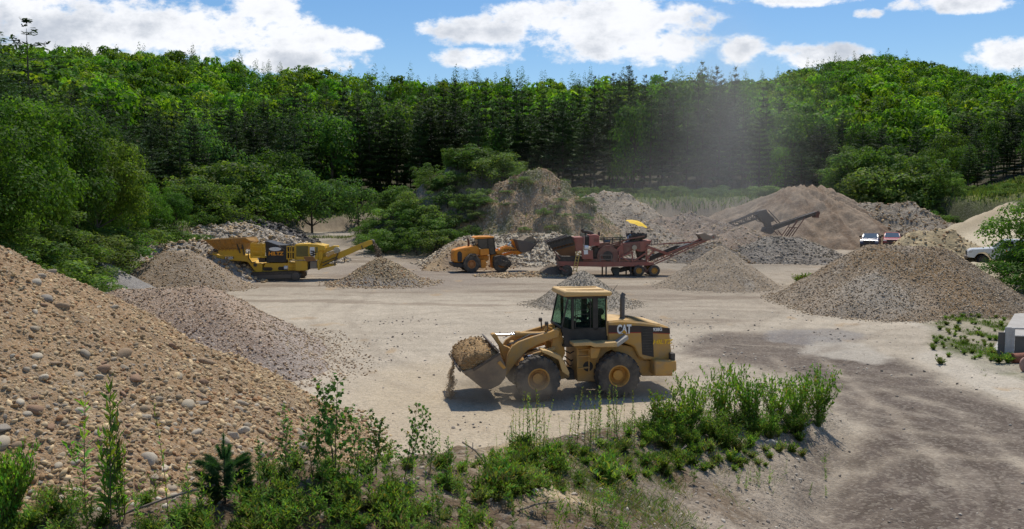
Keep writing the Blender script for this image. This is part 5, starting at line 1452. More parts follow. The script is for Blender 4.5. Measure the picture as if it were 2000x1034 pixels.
    for s_ in (-1, 1):
        ch([(.05, .20 * s_, .47), (-.10, .25 * s_, .25), (-.33, .17 * s_, .28), (-.42, .14 * s_, .30)], [.065, .05, .038, .034], 2)
        ch([(.0, .11 * s_, .03), (-.42, .14 * s_, .02), (-.52, .14 * s_, -.38), (-.64, .14 * s_, -.44)], [.09, .075, .055, .045], 0)
    skin_body('body', vs, ed_, rd, M_shirt, pr)
    hd_ = MB(); hd_.cyl((.02, 0, .74), (.02, 0, .83), .10, 14, .075).prism([(-.16, .755), (.0, .76), (.0, .775), (-.16, .765)], -.07, .07); hd_.build('cap', M_black, pr, bev=.01)
    fc = skin_body('head', [(.0, 0, .60), (-.015, 0, .68), (-.015, 0, .76), (-.10, 0, .67), (-.02, -.085, .68), (-.02, .085, .68)], [(0, 1), (1, 2), (1, 3), (1, 4), (1, 5)], [.055, .088, .08, .018, .02, .02], M_skin, pr, 1)
    hn = MB()
    for s_ in (-1, 1):
        c_ = Vector((-.44, .14 * s_, .305)); hn.cyl(c_, c_ + Vector((-.07, 0, .01)), .035, 8, .03)
        for k in range(4): b0 = c_ + Vector((-.06, -.03 + .02 * k, .015)); hn.tube([b0, b0 + Vector((-.05, 0, .0)), b0 + Vector((-.06, 0, -.035))], .009, 5)
        b0 = c_ + Vector((-.02, -.035 * s_, 0)); hn.tube([b0, b0 + Vector((-.035, -.01 * s_, -.03))], .010, 5)
    hn.build('hands', M_skin, pr, bev=0)
    return g
yellow_loader()
# ------------------------------------------------------------------ tracked jaw crusher
def crusher():
    g = Rig(560, 66.2, R(3)); g.zoom = (400, 460, 10.0); S, P = g.S, g.P
    root = empty('jaw_crusher', g.O, g.yaw, 'yellow tracked jaw crusher with raised hopper and black housing, feeding a brown cone', 'crusher')
    MY = paint('crusher_yellow', (.70, .42, .02), .28, 1.4); MO = paint('hopper_orange', (.50, .25, .04), .5, 1.4)
    N1 = -1.45
    def pr(name, pts, y0, y1, m, bev=.01, par=root): return MB().prism(P(pts, y0), y0, y1).build(name, m, par, bev=bev)
    # tracks
    for y0, y1 in ((N1, N1 + .5), (-N1 - .5, -N1)):
        pts = P([(800, 800), (830, 755), (900, 738), (1780, 708), (1840, 740), (1860, 800), (1830, 860), (1780, 880), (860, 920), (812, 880)], N1)
        tk = MB(); inner = P([(840, 810), (860, 775), (1760, 742), (1810, 790), (1780, 848), (870, 885)], N1)
        n = len(pts)
        tk.prism(pts, y0 + .03, y1 - .03)
        for i in range(n):
            a, b = Vector(pts[i]), Vector(pts[(i + 1) % n]); L = (b - a).length; k = max(1, int(L / .2)); nn = Vector((b.y - a.y, -(b.x - a.x))).normalized()
            cx = sum(p[0] for p in pts) / n; cz = sum(p[1] for p in pts) / n
            if (a - Vector((cx, cz))).dot(nn) < 0: nn = -nn
            for j in range(k):
                q = a + (b - a) * (j + .5) / k; t = (b - a).normalized() * .07
                tk.prism([tuple(q - t), tuple(q + t), tuple(q + t + nn * .05), tuple(q - t + nn * .05)], y0, y1)
        to = tk.build('crawler_track', M_dark, root, bev=0)
        pl = MB(); pp = P([(835, 792), (1690, 762), (1690, 835), (835, 868)], N1); pl.prism(pp, y0 - .02, y1 + .02); pl.build('track_frame', M_steel, to, bev=.01)
        c = S(1775, 800, N1); MB().cyl((c[0], y0 - .03, c[1]), (c[0], y1 + .03, c[1]), .32, 20).cyl((c[0], y0 - .10, c[1]), (c[0], y1, c[1]), .15, 16).build('drive_sprocket', M_steel, to, bev=.01)
    # chassis
    pr('chassis', [(930, 700), (1120, 700), (1160, 600), (1180, 545), (1640, 540), (1780, 560), (1790, 690), (1800, 720), (930, 735)], -.95, .95, MY)
    for q in ([(1125, 660), (1150, 622), (1300, 622), (1330, 655), (1300, 692), (1150, 692)], [(1425, 650), (1450, 612), (1600, 612), (1610, 680), (1450, 682)]):
        pr('frame_slot', q, -.965, -.90, M_black, 0)
    c = S(1590, 630, -1.0); MB().cyl((c[0] - .15, -1.05, c[1]), (c[0] + .15, -1.05, c[1]), .16, 14).build('white_drum', M_white, root)
    # feeder chute
    pr('feeder_frame', [(150, 340), (300, 395), (660, 390), (850, 385), (900, 520), (1120, 560), (1120, 720), (990, 720), (930, 640), (860, 545), (820, 515), (540, 492), (320, 490), (240, 460), (225, 400), (160, 400)], -1.1, 1.1, MY, .02)
    # hopper with flared sides
    hx = [(10, 95), (790, 52), (910, 135), (910, 150), (790, 290), (720, 385), (330, 390), (190, 300), (110, 180)]
    hp = P(hx, -1.35)
    hb = MB()
    topL, topR = P([(10, 95), (790, 52)], -1.6); b0, b1 = P([(230, 300), (800, 290)], -1.15)
    def plate(pts3, th=.03):
        vs = [Vector(p) for p in pts3]; n_ = (vs[1] - vs[0]).cross(vs[2] - vs[0]).normalized() * th
        A = [hb.bm.verts.new(v) for v in vs]; B = [hb.bm.verts.new(v + n_) for v in vs]; k = len(vs)
        hb.bm.faces.new(A); hb.bm.faces.new(B[::-1])
        for i in range(k): hb.bm.faces.new((A[i], B[i], B[(i + 1) % k], A[(i + 1) % k]))
    for s_ in (-1, 1):
        plate([(topL[0], 1.75 * s_, topL[1]), (topR[0], 1.75 * s_, topR[1]), (S(905, 135, -1.2)[0], 1.2 * s_, S(905, 135, -1.2)[1]), (b1[0], 1.1 * s_, b1[1]), (b0[0], 1.1 * s_, b0[1])])
    plate([(topL[0], -1.75, topL[1]), (b0[0], -1.1, b0[1]), (b0[0], 1.1, b0[1]), (topL[0], 1.75, topL[1])])
    ho = hb.build('hopper', MO, root, bev=0)
    rb = MB()
    for k in range(7):
        t = .06 + k * .14; a = (topL[0] + (topR[0] - topL[0]) * t, -1.78, topL[1] + (topR[1] - topL[1]) * t - .04); b = (b0[0] + (b1[0] - b0[0]) * (t * .9 + .02), -1.14, b0[1] + (b1[1] - b0[1]) * t)
        rb.bar(a, b, .07, .06)
    rb.bar((topL[0], -1.8, topL[1]), (topR[0], -1.8, topR[1]), .10, .09).bar((topR[0], -1.8, topR[1]), (S(905, 135, -1.3)[0], -1.25, S(905, 135, -1.3)[1]), .10, .09)
    rb.build('hopper_ribs', MO, ho, bev=0)
    pr('feeder_side', [(230, 270), (790, 262), (790, 388), (300, 392)], -1.12, -1.02, MY)
    dk = MB(); a = S(320, 250, -1.15); b = S(760, 245, -1.15); dk.bar((a[0], -1.15, a[1]), (b[0], -1.15, b[1]), .06, .14)
    for q in ((190, 180, 240, 300), (610, 90, 690, 350), (740, 180, 770, 380)):
        a = S(q[0], q[1], -1.2); b = S(q[2], q[3], -1.2); dk.bar((a[0], -1.35, a[1]), (b[0], -1.18, b[1]), .12, .08)
    dk.build('hopper_struts', M_dark, root, bev=.01)
    sg = P([(400, 420), (548, 415), (548, 465), (400, 468)], -1.11); MB().prism(sg, -1.125, -1.105).build('number_plate', M_white, root, bev=0)
    q = S(474, 441, -1.13); letters('LA 509', .26, (q[0], -1.128, q[1]), M_black, root, depth=.003, squeeze=1.1)
    # work platform cage
    cg = MB(); ys = -1.5
    for x in (895, 935, 1100, 1175):
        a = S(x, 150, ys); b = S(x, 430, ys); cg.bar((a[0], ys, a[1]), (b[0], ys, b[1]), .05)
    for z in (150, 225, 325, 430):
        a = S(895, z, ys); b = S(1175, z, ys); cg.bar((a[0], ys, a[1]), (b[0], ys, b[1]), .05)
    cg.build('guard_rail', MY, root, bev=0)
    a = S(890, 410, ys); b = S(1180, 440, ys); MB().box(a[0], b[0], ys, -1.0, b[1], a[1]).build('walkway', MY, root)
    pr('side_panel', [(900, 165), (1178, 165), (1178, 430), (900, 440)], -1.0, -.85, MY)
    a = S(1050, 445, -1.2); b = S(1170, 530, -1.2); MB().box(a[0], b[0], -1.15, -.6, b[1], a[1]).build('valve_block', M_dark, root)
    hz = MB()
    q = [S(*p, -1.2) for p in ((850, 350), (860, 450), (920, 530), (1000, 520))]; hz.tube([(p[0], -1.2, p[1]) for p in q], .04, 6)
    q = [S(*p, -1.1) for p in ((700, 500), (680, 570), (730, 625), (800, 600), (850, 560))]; hz.tube([(p[0], -1.1, p[1]) for p in q], .03, 6)
    hz.build('hoses', M_black, root, bev=0)
    c = S(985, 580, -1.15); MB().cyl((c[0], -1.2, c[1]), (c[0], -1.05, c[1]), .14, 14).build('pivot_cap', M_dark, root)
    # jaw housing
    jw = pr('jaw_housing', [(1170, 115), (1230, 118), (1430, 190), (1590, 185), (1600, 300), (1600, 520), (1540, 530), (1195, 530), (1190, 300)], -1.0, 1.0, mat('housing_black', (.018, .021, .026), .45, dirt=(.10, .09, .075), dirt_amt=.5, dirt_scale=1.5), .03)
    el = [S(1375 + 120 * math.cos(t), 268 + 38 * math.sin(t), -1.0) for t in np.linspace(0, 6.2832, 25)[:-1]]; MB().prism(el, -1.02, -.98).build('oval_badge', M_white, root, bev=0)
    q = S(1385, 360, -1.0); letters('HILTZ', .40, (q[0], -1.015, q[1]), mat('orange_lettering', (.80, .33, .03), .5), root, depth=.006, bold=.018, squeeze=1.1, shear=.1)
    a = S(1430, 190, -1.0); b = S(1560, 290, -1.0); MB().bar((a[0], -1.02, a[1]), (b[0], -1.02, b[1]), .05, .10).build('chute_edge', M_steel, root)
    c = S(1390, 330, 0); MB().cyl((c[0], 1.02, c[1]), (c[0], 1.25, c[1]), .8, 28).build('flywheel', M_dark, root, bev=.01)
    # gap machinery
    a = S(1600, 230, -.9); b = S(1755, 480, -.9); MB().box(a[0], b[0], -.5, .6, b[1], a[1]).build('drive_guard', M_dark, root)
    gp = MB()
    for x in (1605, 1660, 1700, 1750):
        p, q = S(x, 215, -1.2), S(x, 460, -1.2); gp.bar((p[0], -1.2, p[1]), (q[0], -1.2, q[1]), .06)
    for z in (215, 330, 460):
        p, q = S(1600, z, -1.2), S(1760, z, -1.2); gp.bar((p[0], -1.2, p[1]), (q[0], -1.2, q[1]), .06, .07)
    gp.build('ladder_frame', MY, root, bev=0)
    ld = MB()
    for x in (1635, 1765):
        p, q = S(x, 470, -1.35), S(x, 690, -1.35); ld.bar((p[0], -1.35, p[1]), (q[0], -1.35, q[1]), .05)
    for z in (490, 535, 605, 660):
        p, q = S(1635, z, -1.35), S(1765, z, -1.35); ld.bar((p[0], -1.35, p[1]), (q[0], -1.35, q[1]), .05)
    ld.build('ladder', MY, root, bev=0)
    # engine house (second zoom)
    g.zoom = (560, 460, 10.0)
    pr('engine_house', [(160, 175), (440, 165), (600, 175), (740, 205), (745, 300), (620, 300), (605, 480), (160, 480)], -1.15, 1.0, MY, .03)
    pr('radiator_screen', [(185, 210), (415, 210), (415, 415), (185, 415)], -1.18, -1.12, mat('screen_mesh', (.22, .19, .06), .8, dirt=(.12, .1, .05), dirt_amt=.6, bump_s=.6, bump_scale=60), .01)
    wp = P([(455, 230), (545, 230), (545, 430), (480, 400), (452, 350), (452, 270)], -1.16); MB().prism(wp, -1.17, -1.13).build('warning_plate', M_white, root, bev=0)
    gl_ = MB()
    for k in range(5):
        a = S(465 + (k % 2) * 40, 310 + k * 22, -1.18); gl_.box(a[0], a[0] + .28, -1.185, -1.165, a[1] - .05, a[1] + .05)
    gl_.build('warning_marks', M_black, root, bev=0)
    pr('door_panel', [(560, 230), (605, 230), (605, 345), (560, 345)], -1.18, -1.13, mat('olive_panel', (.2, .17, .05), .6), .01)
    a = S(300, 92, 0); b = S(350, 160, 0); MB().box(a[0], b[0], -.15, .15, S(0, 130, 0)[1], a[1]).box(a[0] + .1, b[0] - .1, -.05, .05, b[1] - .1, a[1]).build('air_cleaner', M_dark, root)
    mf = MB(); pts = [S(*p, -.3) for p in ((490, 130), (540, 170), (590, 185), (680, 190))]; mf.tube([(p[0], -.3, p[1]) for p in pts], .12, 10); mf.build('muffler', M_dark, root, bev=0)
    pr('fuel_tank', [(170, 500), (400, 500), (400, 690), (170, 695)], -1.35, -.6, MY, .03)
    pr('open_hatch', [(325, 420), (520, 415), (575, 500), (380, 515)], -1.75, -1.70, mat('hatch_brown', (.25, .13, .05), .7), .01)
    pr('cabinet', [(455, 510), (590, 510), (590, 650), (455, 650)], -1.2, -.5, mat('cabinet_grey', (.25, .23, .20), .6, dirt=DUST, dirt_amt=.5), .02)
    pr('recess', [(400, 510), (455, 510), (455, 660), (400, 670)], -1.0, -.5, M_black)
    pr('corner_post', [(590, 485), (635, 485), (638, 680), (605, 680)], -1.3, -1.0, MY, .02)
    pr('rear_mount', [(610, 300), (700, 300), (700, 420), (620, 650)], -1.0, .9, MY)
    pr('conveyor_tail', [(630, 560), (920, 570), (940, 590), (640, 660)], -.55, .55, MY)
    # main conveyor
    cv = MB(); c0 = P([(630, 455), (1000, 338), (1600, 98), (1665, 95), (1680, 165), (1470, 262), (1000, 470), (690, 580)], -.55)
    cv.prism(c0, -.58, -.50); cv.prism(c0, .50, .58); co = cv.build('conveyor', MY, root, bev=.01)
    bt = MB(); a, b = P([(700, 495), (1660, 125)], -.5); bt.bar((a[0], 0, a[1]), (b[0], 0, b[1]), .95, .06); bt.build('belt', M_black, co, bev=0)
    c = S(1650, 130, -.5); MB().cyl((c[0], -.5, c[1]), (c[0], .5, c[1]), .20, 16).build('head_drum', M_dark, co)
    up = P([(600, 300), (900, 205), (1000, 205), (1010, 240), (640, 390), (610, 400)], -.8); MB().prism(up, -.8, -.2).build('magnet_frame', MY, root, bev=.02)
    dr = P([(760, 350), (930, 290), (960, 330), (800, 430)], -.9); MB().prism(dr, -.9, -.5).build('drive_box', M_cattop, root, bev=.02)
    c = S(975, 290, -.9); MB().cyl((c[0], -.95, c[1]), (c[0], -.5, c[1]), .26, 16).build('belt_motor', mat('pale_drum', (.6, .55, .42), .6, dirt=(.15, .12, .08), dirt_amt=.7, dirt_scale=3), root, bev=.02)
    lk = MB()
    for p, q in (((700, 600), (1000, 450)), ((690, 540), (960, 430)), ((920, 570), (1000, 350)), ((940, 600), (960, 520)), ((1460, 200), (1480, 260)), ((1120, 440), (1130, 530)), ((1110, 470), (1150, 470))):
        a, b = S(*p, -.7), S(*q, -.7); lk.bar((a[0], -.7, a[1]), (b[0], -.7, b[1]), .07)
    lk.build('braces', M_dark, root, bev=0)
    return g
gc = crusher()
# stones falling from the crusher belt
def falling(g, z0, z1, ly, label, n, spread, sz, cols, name='falling_stones'):
    a = S3(g, *z0, ly); b = S3(g, *z1, ly); rg = np.random.default_rng(12); t = rg.random(n)
    Pp = np.stack([a.x + (b.x - a.x) * t ** .6 + rg.normal(size=n) * spread * (.5 + t), a.y + rg.normal(size=n) * .22, a.z + (b.z - a.z) * t + rg.normal(size=n) * .03], -1)
    V, F, Cc = scatter_stones(Pp, rg.uniform(*sz, n), ICO1, 6, seed=14, cols=cols)
    me = mesh_np(name, V, F, {'col': ('C', Cc)}); o = link_mesh(name, me, M_sand, smooth=True); tag(o, label, 'falling stones', kind='stuff')
def S3(g, zx, zy, ly):
    x, z = g.S(zx, zy, ly); return g.O + g.ex * x + g.ey * ly + Vector((0, 0, z))
falling(gc, (1690, 150), (1820, 440), 0, 'brown stones falling from the yellow crusher conveyor onto its cone', 420, .12, (.03, .07), [(.2, .15, .1), (.3, .24, .17), (.12, .1, .08)])

# ------------------------------------------------------------------ orange loader
def orange_loader():
    g = Rig(958, 74.5, R(14)); g.zoom = (870, 440, 9.4); S, P = g.S, g.P
    root = empty('wheel_loader', g.O, g.yaw, 'orange wheel loader with raised bucket standing in front of the pale stone bank', 'wheel loader')
    MO = paint('orange_paint', (.78, .28, .015), .22, 1.6); N_ = -1.3
    def pr(name, pts, y0, y1, m, bev=.02, par=root): return MB().prism(P(pts, y0), y0, y1).build(name, m, par, bev=bev)
    MR = paint('orange_rim', (.50, .20, .05), .3)
    R0 = .80
    for x in (S(484, 765, N_)[0], S(1036, 735, N_)[0]):
        for c, o in ((N_ + .28, -1), (-N_ - .28, 1)): wheel(root, (x, c, R0), R0, .56, .37, o, 18, mr=MR, deep=.15)
        MB().cyl((x, N_ + .5, R0), (x, -N_ - .5, R0), .2, 12).build('axle', M_dark, root)
    pr('hood', [(165, 465), (290, 425), (500, 385), (580, 378), (620, 420), (650, 560), (600, 540), (460, 530), (380, 600), (340, 690), (165, 690), (150, 600)], -.85, .85, MO, .05)
    pr('side_vent', [(218, 530), (235, 490), (270, 480), (305, 515), (305, 640), (290, 680), (225, 672)], -.875, -.84, M_black, .01)
    q = S(400, 462, -.86); letters('HL757', .22, (q[0], -.862, q[1]), mat('faded_marking', (.35, .17, .03), .6), root, depth=.004)
    pr('counterweight', [(125, 700), (340, 700), (350, 780), (150, 770)], -1.1, 1.1, M_black, .04)
    pr('rear_frame', [(330, 690), (660, 560), (800, 560), (800, 640), (640, 700), (640, 790), (340, 790)], -.6, .6, MO)
    pr('fender', [(340, 690), (380, 600), (460, 530), (560, 530), (640, 640), (660, 790), (640, 780), (620, 660), (550, 560), (460, 556), (390, 640), (360, 720)], -1.35, -.8, mat('fender_grey', (.08, .07, .06), .8, dirt=DUST, dirt_amt=.6), .01)
    pr('step_box', [(650, 640), (730, 630), (750, 690), (740, 790), (655, 790)], -1.2, -.7, MO)
    pr('side_tank', [(640, 440), (800, 432), (803, 548), (640, 560)], -1.25, -.75, MO, .04)
    # cab
    cab = [(592, 250), (890, 235), (905, 380), (915, 540), (820, 545), (800, 430), (650, 432), (620, 400), (598, 360)]
    pr('cab', cab, -.78, .78, M_glassdk, .03)
    fr = MB(); 
    for y in (-.80, .80):
        for a, b in (((598, 250), (604, 400)), ((780, 245), (785, 430)), ((890, 240), (905, 400)), ((905, 400), (915, 540)), ((800, 430), (825, 545)), ((592, 252), (890, 240)), ((650, 432), (800, 430))):
            p, q_ = S(*a, -.8), S(*b, -.8); fr.bar((p[0], y, p[1]), (q_[0], y, q_[1]), .09, .07)
    fr.build('cab_frame', M_black, root, bev=0)
    pr('roof', [(548, 250), (545, 232), (585, 212), (840, 205), (905, 212), (890, 236), (700, 248)], -.95, .95, MO, .05)
    a = S(490, 300, -.6); b = S(530, 380, -.6); MB().box(a[0], b[0], -.6, -.3, b[1] + .2, a[1]).bar((a[0] + .15, -.45, b[1]), (a[0] + .15, -.45, a[1]), .06).build('air_cleaner', M_dark, root)
    a = S(400, 270, 0); b = S(425, 400, 0); MB().cyl((b[0], 0, b[1]), (b[0], 0, a[1] - .1), .11, 12).tube([(b[0], 0, a[1] - .12), (b[0] - .04, 0, a[1]), (b[0] - .14, 0, a[1] + .06)], .10, 10).build('exhaust_stack', M_rust0, root, bev=0)
    pr('front_frame', [(840, 560), (940, 455), (1010, 470), (1060, 560), (1100, 690), (1000, 790), (860, 790)], -.45, .45, MO)
    pr('fender', [(880, 640), (900, 580), (990, 560), (1070, 580), (1150, 640), (1130, 650), (1050, 605), (980, 590), (910, 610), (895, 660)], -1.3, -.75, M_dark, .01)
    arm = MB(); ap = P([(925, 480), (960, 460), (1100, 400), (1200, 395), (1330, 440), (1420, 500), (1380, 530), (1310, 555), (1290, 520), (1200, 480), (1080, 500), (960, 540)], -.62)
    arm.prism(ap, -.64, -.50).prism(ap, .50, .64); c = S(1250, 460, 0); arm.cyl((c[0], -.5, c[1]), (c[0], .5, c[1]), .12, 10)
    arm.build('lift_arm', MO, root, bev=.01)
    q = S(1215, 460, -.65); letters('HYUNDAI', .26, (q[0], -.66, q[1]), M_black, root, depth=.004, bold=.008, squeeze=1.3)
    root.children[-1].rotation_euler = (R(90), R(12), 0)
    pr('tilt_lever', [(1200, 285), (1225, 265), (1290, 330), (1345, 440), (1300, 440), (1240, 350)], -.12, .12, MO)
    a, b = S(960, 450, 0), S(1140, 380, 0); c = S(1215, 300, 0)
    MB().cyl((a[0], 0, a[1]), (b[0], 0, b[1]), .12, 12).build('tilt_cylinder', MO, root, bev=0)
    MB().cyl((b[0], 0, b[1]), (c[0], 0, c[1]), .06, 10).build('cylinder_rod', M_chrome, root, bev=0)
    a, b = S(1040, 560, -.3), S(1270, 500, -.3)
    for y in (-.35, .35): MB().cyl((a[0], y, a[1]), (b[0], y, b[1]), .09, 10).build('lift_cylinder', MO, root, bev=0)
    hd = MB()
    for y in (-.6, .6):
        c = S(985, 445, -.6); hd.cyl((c[0] - .06, y, c[1]), (c[0] + .08, y, c[1]), .10, 10).bar((c[0] - .02, y, c[1] - .3), (c[0] - .02, y, c[1]), .05)
    hd.build('headlight', M_white, root, bev=0)
    # bucket
    out = [(1310, 265), (1370, 480), (1430, 510), (1540, 480), (1720, 275)]
    op = P(out, -1.4); bk = MB(); cm = Vector((sum(p[0] for p in op) / 5, sum(p[1] for p in op) / 5 + .2))
    for a, b in zip(op[:-1], op[1:]):
        n_ = Vector((-(b[1] - a[1]), b[0] - a[0])).normalized() * .05
        if (cm - Vector(a)).dot(n_) < 0: n_ = -n_
        bk.prism([a, b, (b[0] + n_.x, b[1] + n_.y), (a[0] + n_.x, a[1] + n_.y)], -1.37, 1.37)
    ck = P([(1310, 265), (1370, 480), (1430, 510), (1540, 480), (1660, 350), (1450, 285)], -1.4); bk.prism(ck, -1.4, -1.36).prism(ck, 1.36, 1.4)
    bo = bk.build('bucket', M_steel, root, bev=.01)
    e = P([(1545, 470), (1700, 290), (1722, 276), (1690, 330), (1560, 490)], -1.42); MB().prism(e, -1.43, -1.39).build('cutting_edge', M_dark, bo)
    lp = P([(1400, 300), (1480, 240), (1540, 208), (1600, 215), (1665, 260), (1690, 290), (1560, 420), (1430, 430)], -1.2)
    ld = MB(); ld.prism(lp, -1.15, 1.15); bmesh.ops.subdivide_edges(ld.bm, edges=ld.bm.edges[:], cuts=4, use_grid_fill=True)
    rr = random.Random(2)
    for v in ld.bm.verts: v.co += Vector((rr.uniform(-.05, .05), rr.uniform(-.06, .06), rr.uniform(-.06, .06)))
    ob = ld.build('earth_load', mat('loader_earth', (.26, .19, .12), .95, dirt=(.36, .3, .22), dirt_scale=4, dirt_amt=.7, bump_s=.8, bump_scale=12), None, bev=0)
    ob.matrix_world = Matrix.Translation(g.O) @ Matrix.Rotation(g.yaw, 4, 'Z'); tag(ob, 'brown earth heaped in the raised bucket of the orange loader', 'earth load')
M_rust0 = mat('rusty_pipe', (.16, .08, .05), .85, dirt=(.08, .05, .04), dirt_amt=.6)
orange_loader()

# ------------------------------------------------------------------ red portable screening plant
def red_plant():
    g = Rig(1180, 70.5, R(2)); g.zoom = (1050, 420, 5.405); S, P = g.S, g.P
    root = empty('screening_plant', g.O, g.yaw, 'dull red portable screening plant on wheels with hopper at left and long conveyor at right', 'screening plant')
    MR = paint('dull_red_paint', (.34, .10, .075), .4, 1.5); MD = paint('dark_red_paint', (.19, .065, .05), .5, 1.8); MRU = mat('hopper_rust', (.20, .11, .06), .85, dirt=(.10, .07, .05), dirt_amt=.6, dirt_scale=1.5)
    def pr(name, pts, y0, y1, m, bev=.01, par=root): return MB().prism(P(pts, y0), y0, y1).build(name, m, par, bev=bev)
    def bars(name, L, y, w, m, par=root):
        mb = MB()
        for a, b in L: p, q = S(*a, y), S(*b, y); mb.bar((p[0], y, p[1]), (q[0], y, q[1]), w)
        return mb.build(name, m, par, bev=0)
    N_ = -1.25
    # chassis beam
    pr('chassis_beam', [(205, 490), (480, 495), (1230, 500), (1232, 530), (990, 545), (700, 550), (470, 545), (210, 540)], N_, N_ + .2, MR)
    pr('chassis_beam', [(205, 490), (480, 495), (1230, 500), (1232, 530), (990, 545), (700, 550), (470, 545), (210, 540)], -N_ - .2, -N_, MR)
    mb = MB()
    for x in (230, 420, 600, 800, 1000, 1200): p = S(x, 520, N_); mb.box(p[0] - .06, p[0] + .06, N_ + .2, -N_ - .2, p[1] - .12, p[1] + .12)
    mb.build('cross_members', MD, root)
    # hopper
    hb = MB()
    def plate(v3, th=.04):
        vs = [Vector(p) for p in v3]; n_ = (vs[1] - vs[0]).cross(vs[2] - vs[0]).normalized() * th
        A = [hb.bm.verts.new(v) for v in vs]; B = [hb.bm.verts.new(v + n_) for v in vs]; k = len(vs)
        hb.bm.faces.new(A); hb.bm.faces.new(B[::-1])
        for i in range(k): hb.bm.faces.new((A[i], B[i], B[(i + 1) % k], A[(i + 1) % k]))
    tl, tr_, bl, br_ = S(100, 295, -1.9), S(350, 225, -1.9), S(250, 430, -1.0), S(400, 435, -1.0); tr2 = S(395, 290, -1.7)
    for s_ in (-1, 1):
        plate([(tl[0], 1.9 * s_, tl[1]), (tr_[0], 1.9 * s_, tr_[1]), (tr2[0], 1.7 * s_, tr2[1]), (br_[0], 1.0 * s_, br_[1]), (bl[0], 1.0 * s_, bl[1])])
    plate([(tl[0], -1.9, tl[1]), (bl[0], -1.0, bl[1]), (bl[0], 1.0, bl[1]), (tl[0], 1.9, tl[1])])
    ho = hb.build('feed_hopper', MRU, root, bev=0)
    gr = MB()
    for k in range(9):
        t = k / 8; x = tl[0] + (tr_[0] - tl[0]) * t; z = tl[1] + (tr_[1] - tl[1]) * t; gr.bar((x, -1.93, z), (x + .35, -1.62, z - .75), .05)
    for t in (0, .5, 1): gr.bar((tl[0] + .35 * t, -1.95 + .3 * t, tl[1] - .75 * t), (tr_[0] + .35 * t, -1.95 + .3 * t, tr_[1] - .75 * t), .06, .10)
    for k in range(12):
        t = k / 11; x = tl[0] + (tr_[0] - tl[0]) * t; z = tl[1] + (tr_[1] - tl[1]) * t; gr.bar((x, -1.9, z), (x, 1.9, z), .05)
    gr.build('grizzly_bars', M_black, ho, bev=0)
    pr('apron', [(100, 298), (345, 232), (385, 290), (145, 352)], -1.86, -1.82, M_black, 0)
    pr('feeder_base', [(215, 440), (470, 440), (480, 495), (205, 495)], -1.1, 1.1, M_dark)
    bars('hopper_legs', [((150, 350), (240, 470)), ((205, 470), (240, 580)), ((215, 540), (300, 600))], -1.3, .12, MD)
    # red tower panels
    pr('tower_panel', [(385, 238), (480, 235), (480, 375), (405, 385), (385, 290)], -1.25, .9, MR, .02)
    pr('engine_cover', [(545, 215), (600, 208), (650, 215), (655, 325), (545, 330)], -1.3, .4, paint('bright_red_paint', (.36, .10, .085), .3), .03)
    bars('cover_vents', [((600, 255), (635, 255)), ((600, 270), (635, 270)), ((600, 285), (635, 285)), ((598, 250), (598, 290)), ((637, 250), (637, 290))], -1.32, .05, MD)
    pr('engine_bay', [(500, 225), (550, 225), (550, 320), (500, 320)], -1.1, .3, M_black)
    pr('post', [(486, 230), (498, 230), (498, 370), (486, 370)], -1.3, -1.1, paint('pinkish_post', (.45, .25, .22), .3))
    mb = MB(); pts = [S(*p, -.5) for p in ((470, 150), (480, 175), (520, 178), (560, 190), (585, 205))]; mb.tube([(p[0], -.5, p[1]) for p in pts], .16, 10); p = S(505, 220, -.5); mb.cyl((p[0], -.5, p[1] - .2), (p[0], -.5, S(505, 180, -.5)[1]), .06, 8); mb.build('muffler', M_dark, root, bev=0)
    p = S(648, 205, -.5); MB().cyl((p[0], -.5, p[1] - .15), (p[0], -.5, p[1] + .2), .10, 10).build('air_cleaner', M_dark, root, bev=0)
    p = S(505, 345, -1.3); MB().cyl((p[0] - .1, -1.35, p[1]), (p[0] + .25, -1.35, p[1]), .20, 12).build('pale_tank', M_white, root, bev=.01)
    pr('control_box', [(468, 378), (582, 375), (588, 470), (470, 465)], -1.55, -1.1, MR, .02)
    wp = P([(488, 375), (530, 370), (532, 415), (490, 418)], -1.56); MB().prism(wp, -1.575, -1.55).build('white_notice', M_white, root, bev=0)
    pr('lower_deck', [(480, 470), (700, 460), (1150, 480), (1150, 500), (480, 498)], -1.15, 1.1, MD)
    # ladder yellow
    lad = MB(); MYL = mat('ladder_yellow', (.55, .36, .07), .6, dirt=DUST, dirt_amt=.4)
    for a, b in (((418, 385), (372, 600)), ((448, 400), (408, 600))):
        p, q = S(*a, -1.75), S(*b, -1.75); lad.bar((p[0], -1.55, p[1]), (q[0], -1.9, q[1]), .07)
    for k in range(7):
        t = (k + .5) / 7; p, q = S(418 - 46 * t, 385 + 215 * t, -1.75), S(448 - 40 * t, 400 + 200 * t, -1.75); y = -1.55 - .35 * t; lad.bar((p[0], y, p[1]), (q[0], y, q[1]), .05)
    lad.build('ladder', MYL, root, bev=0)
    # mid machinery
    c = S(740, 435, -1.1); MB().cyl((c[0], -1.18, c[1]), (c[0], -.9, c[1]), .95, 28).build('flywheel_guard', MD, root, bev=.02)
    MB().cyl((c[0], -1.22, c[1]), (c[0], -1.18, c[1]), .45, 20).build('pulley', M_dark, root)
    bars('guard_rail', [((660, 425), (660, 495)), ((782, 425), (782, 495)), ((660, 425), (782, 425)), ((660, 470), (782, 470))], -1.5, .06, M_rail)
    pr('engine_block', [(600, 340), (680, 330), (700, 460), (590, 470)], -.9, .8, M_dark)
    pr('generator', [(640, 300), (760, 290), (780, 330), (640, 340)], -1.0, .6, MD)
    p = S(735, 278, -.6); MB().cyl((p[0] - .25, -.6, p[1]), (p[0] + .25, -.6, p[1]), .18, 12).build('blue_motor', mat('motor_blue', (.05, .14, .24), .6, dirt=DUST, dirt_amt=.4), root, bev=.01)
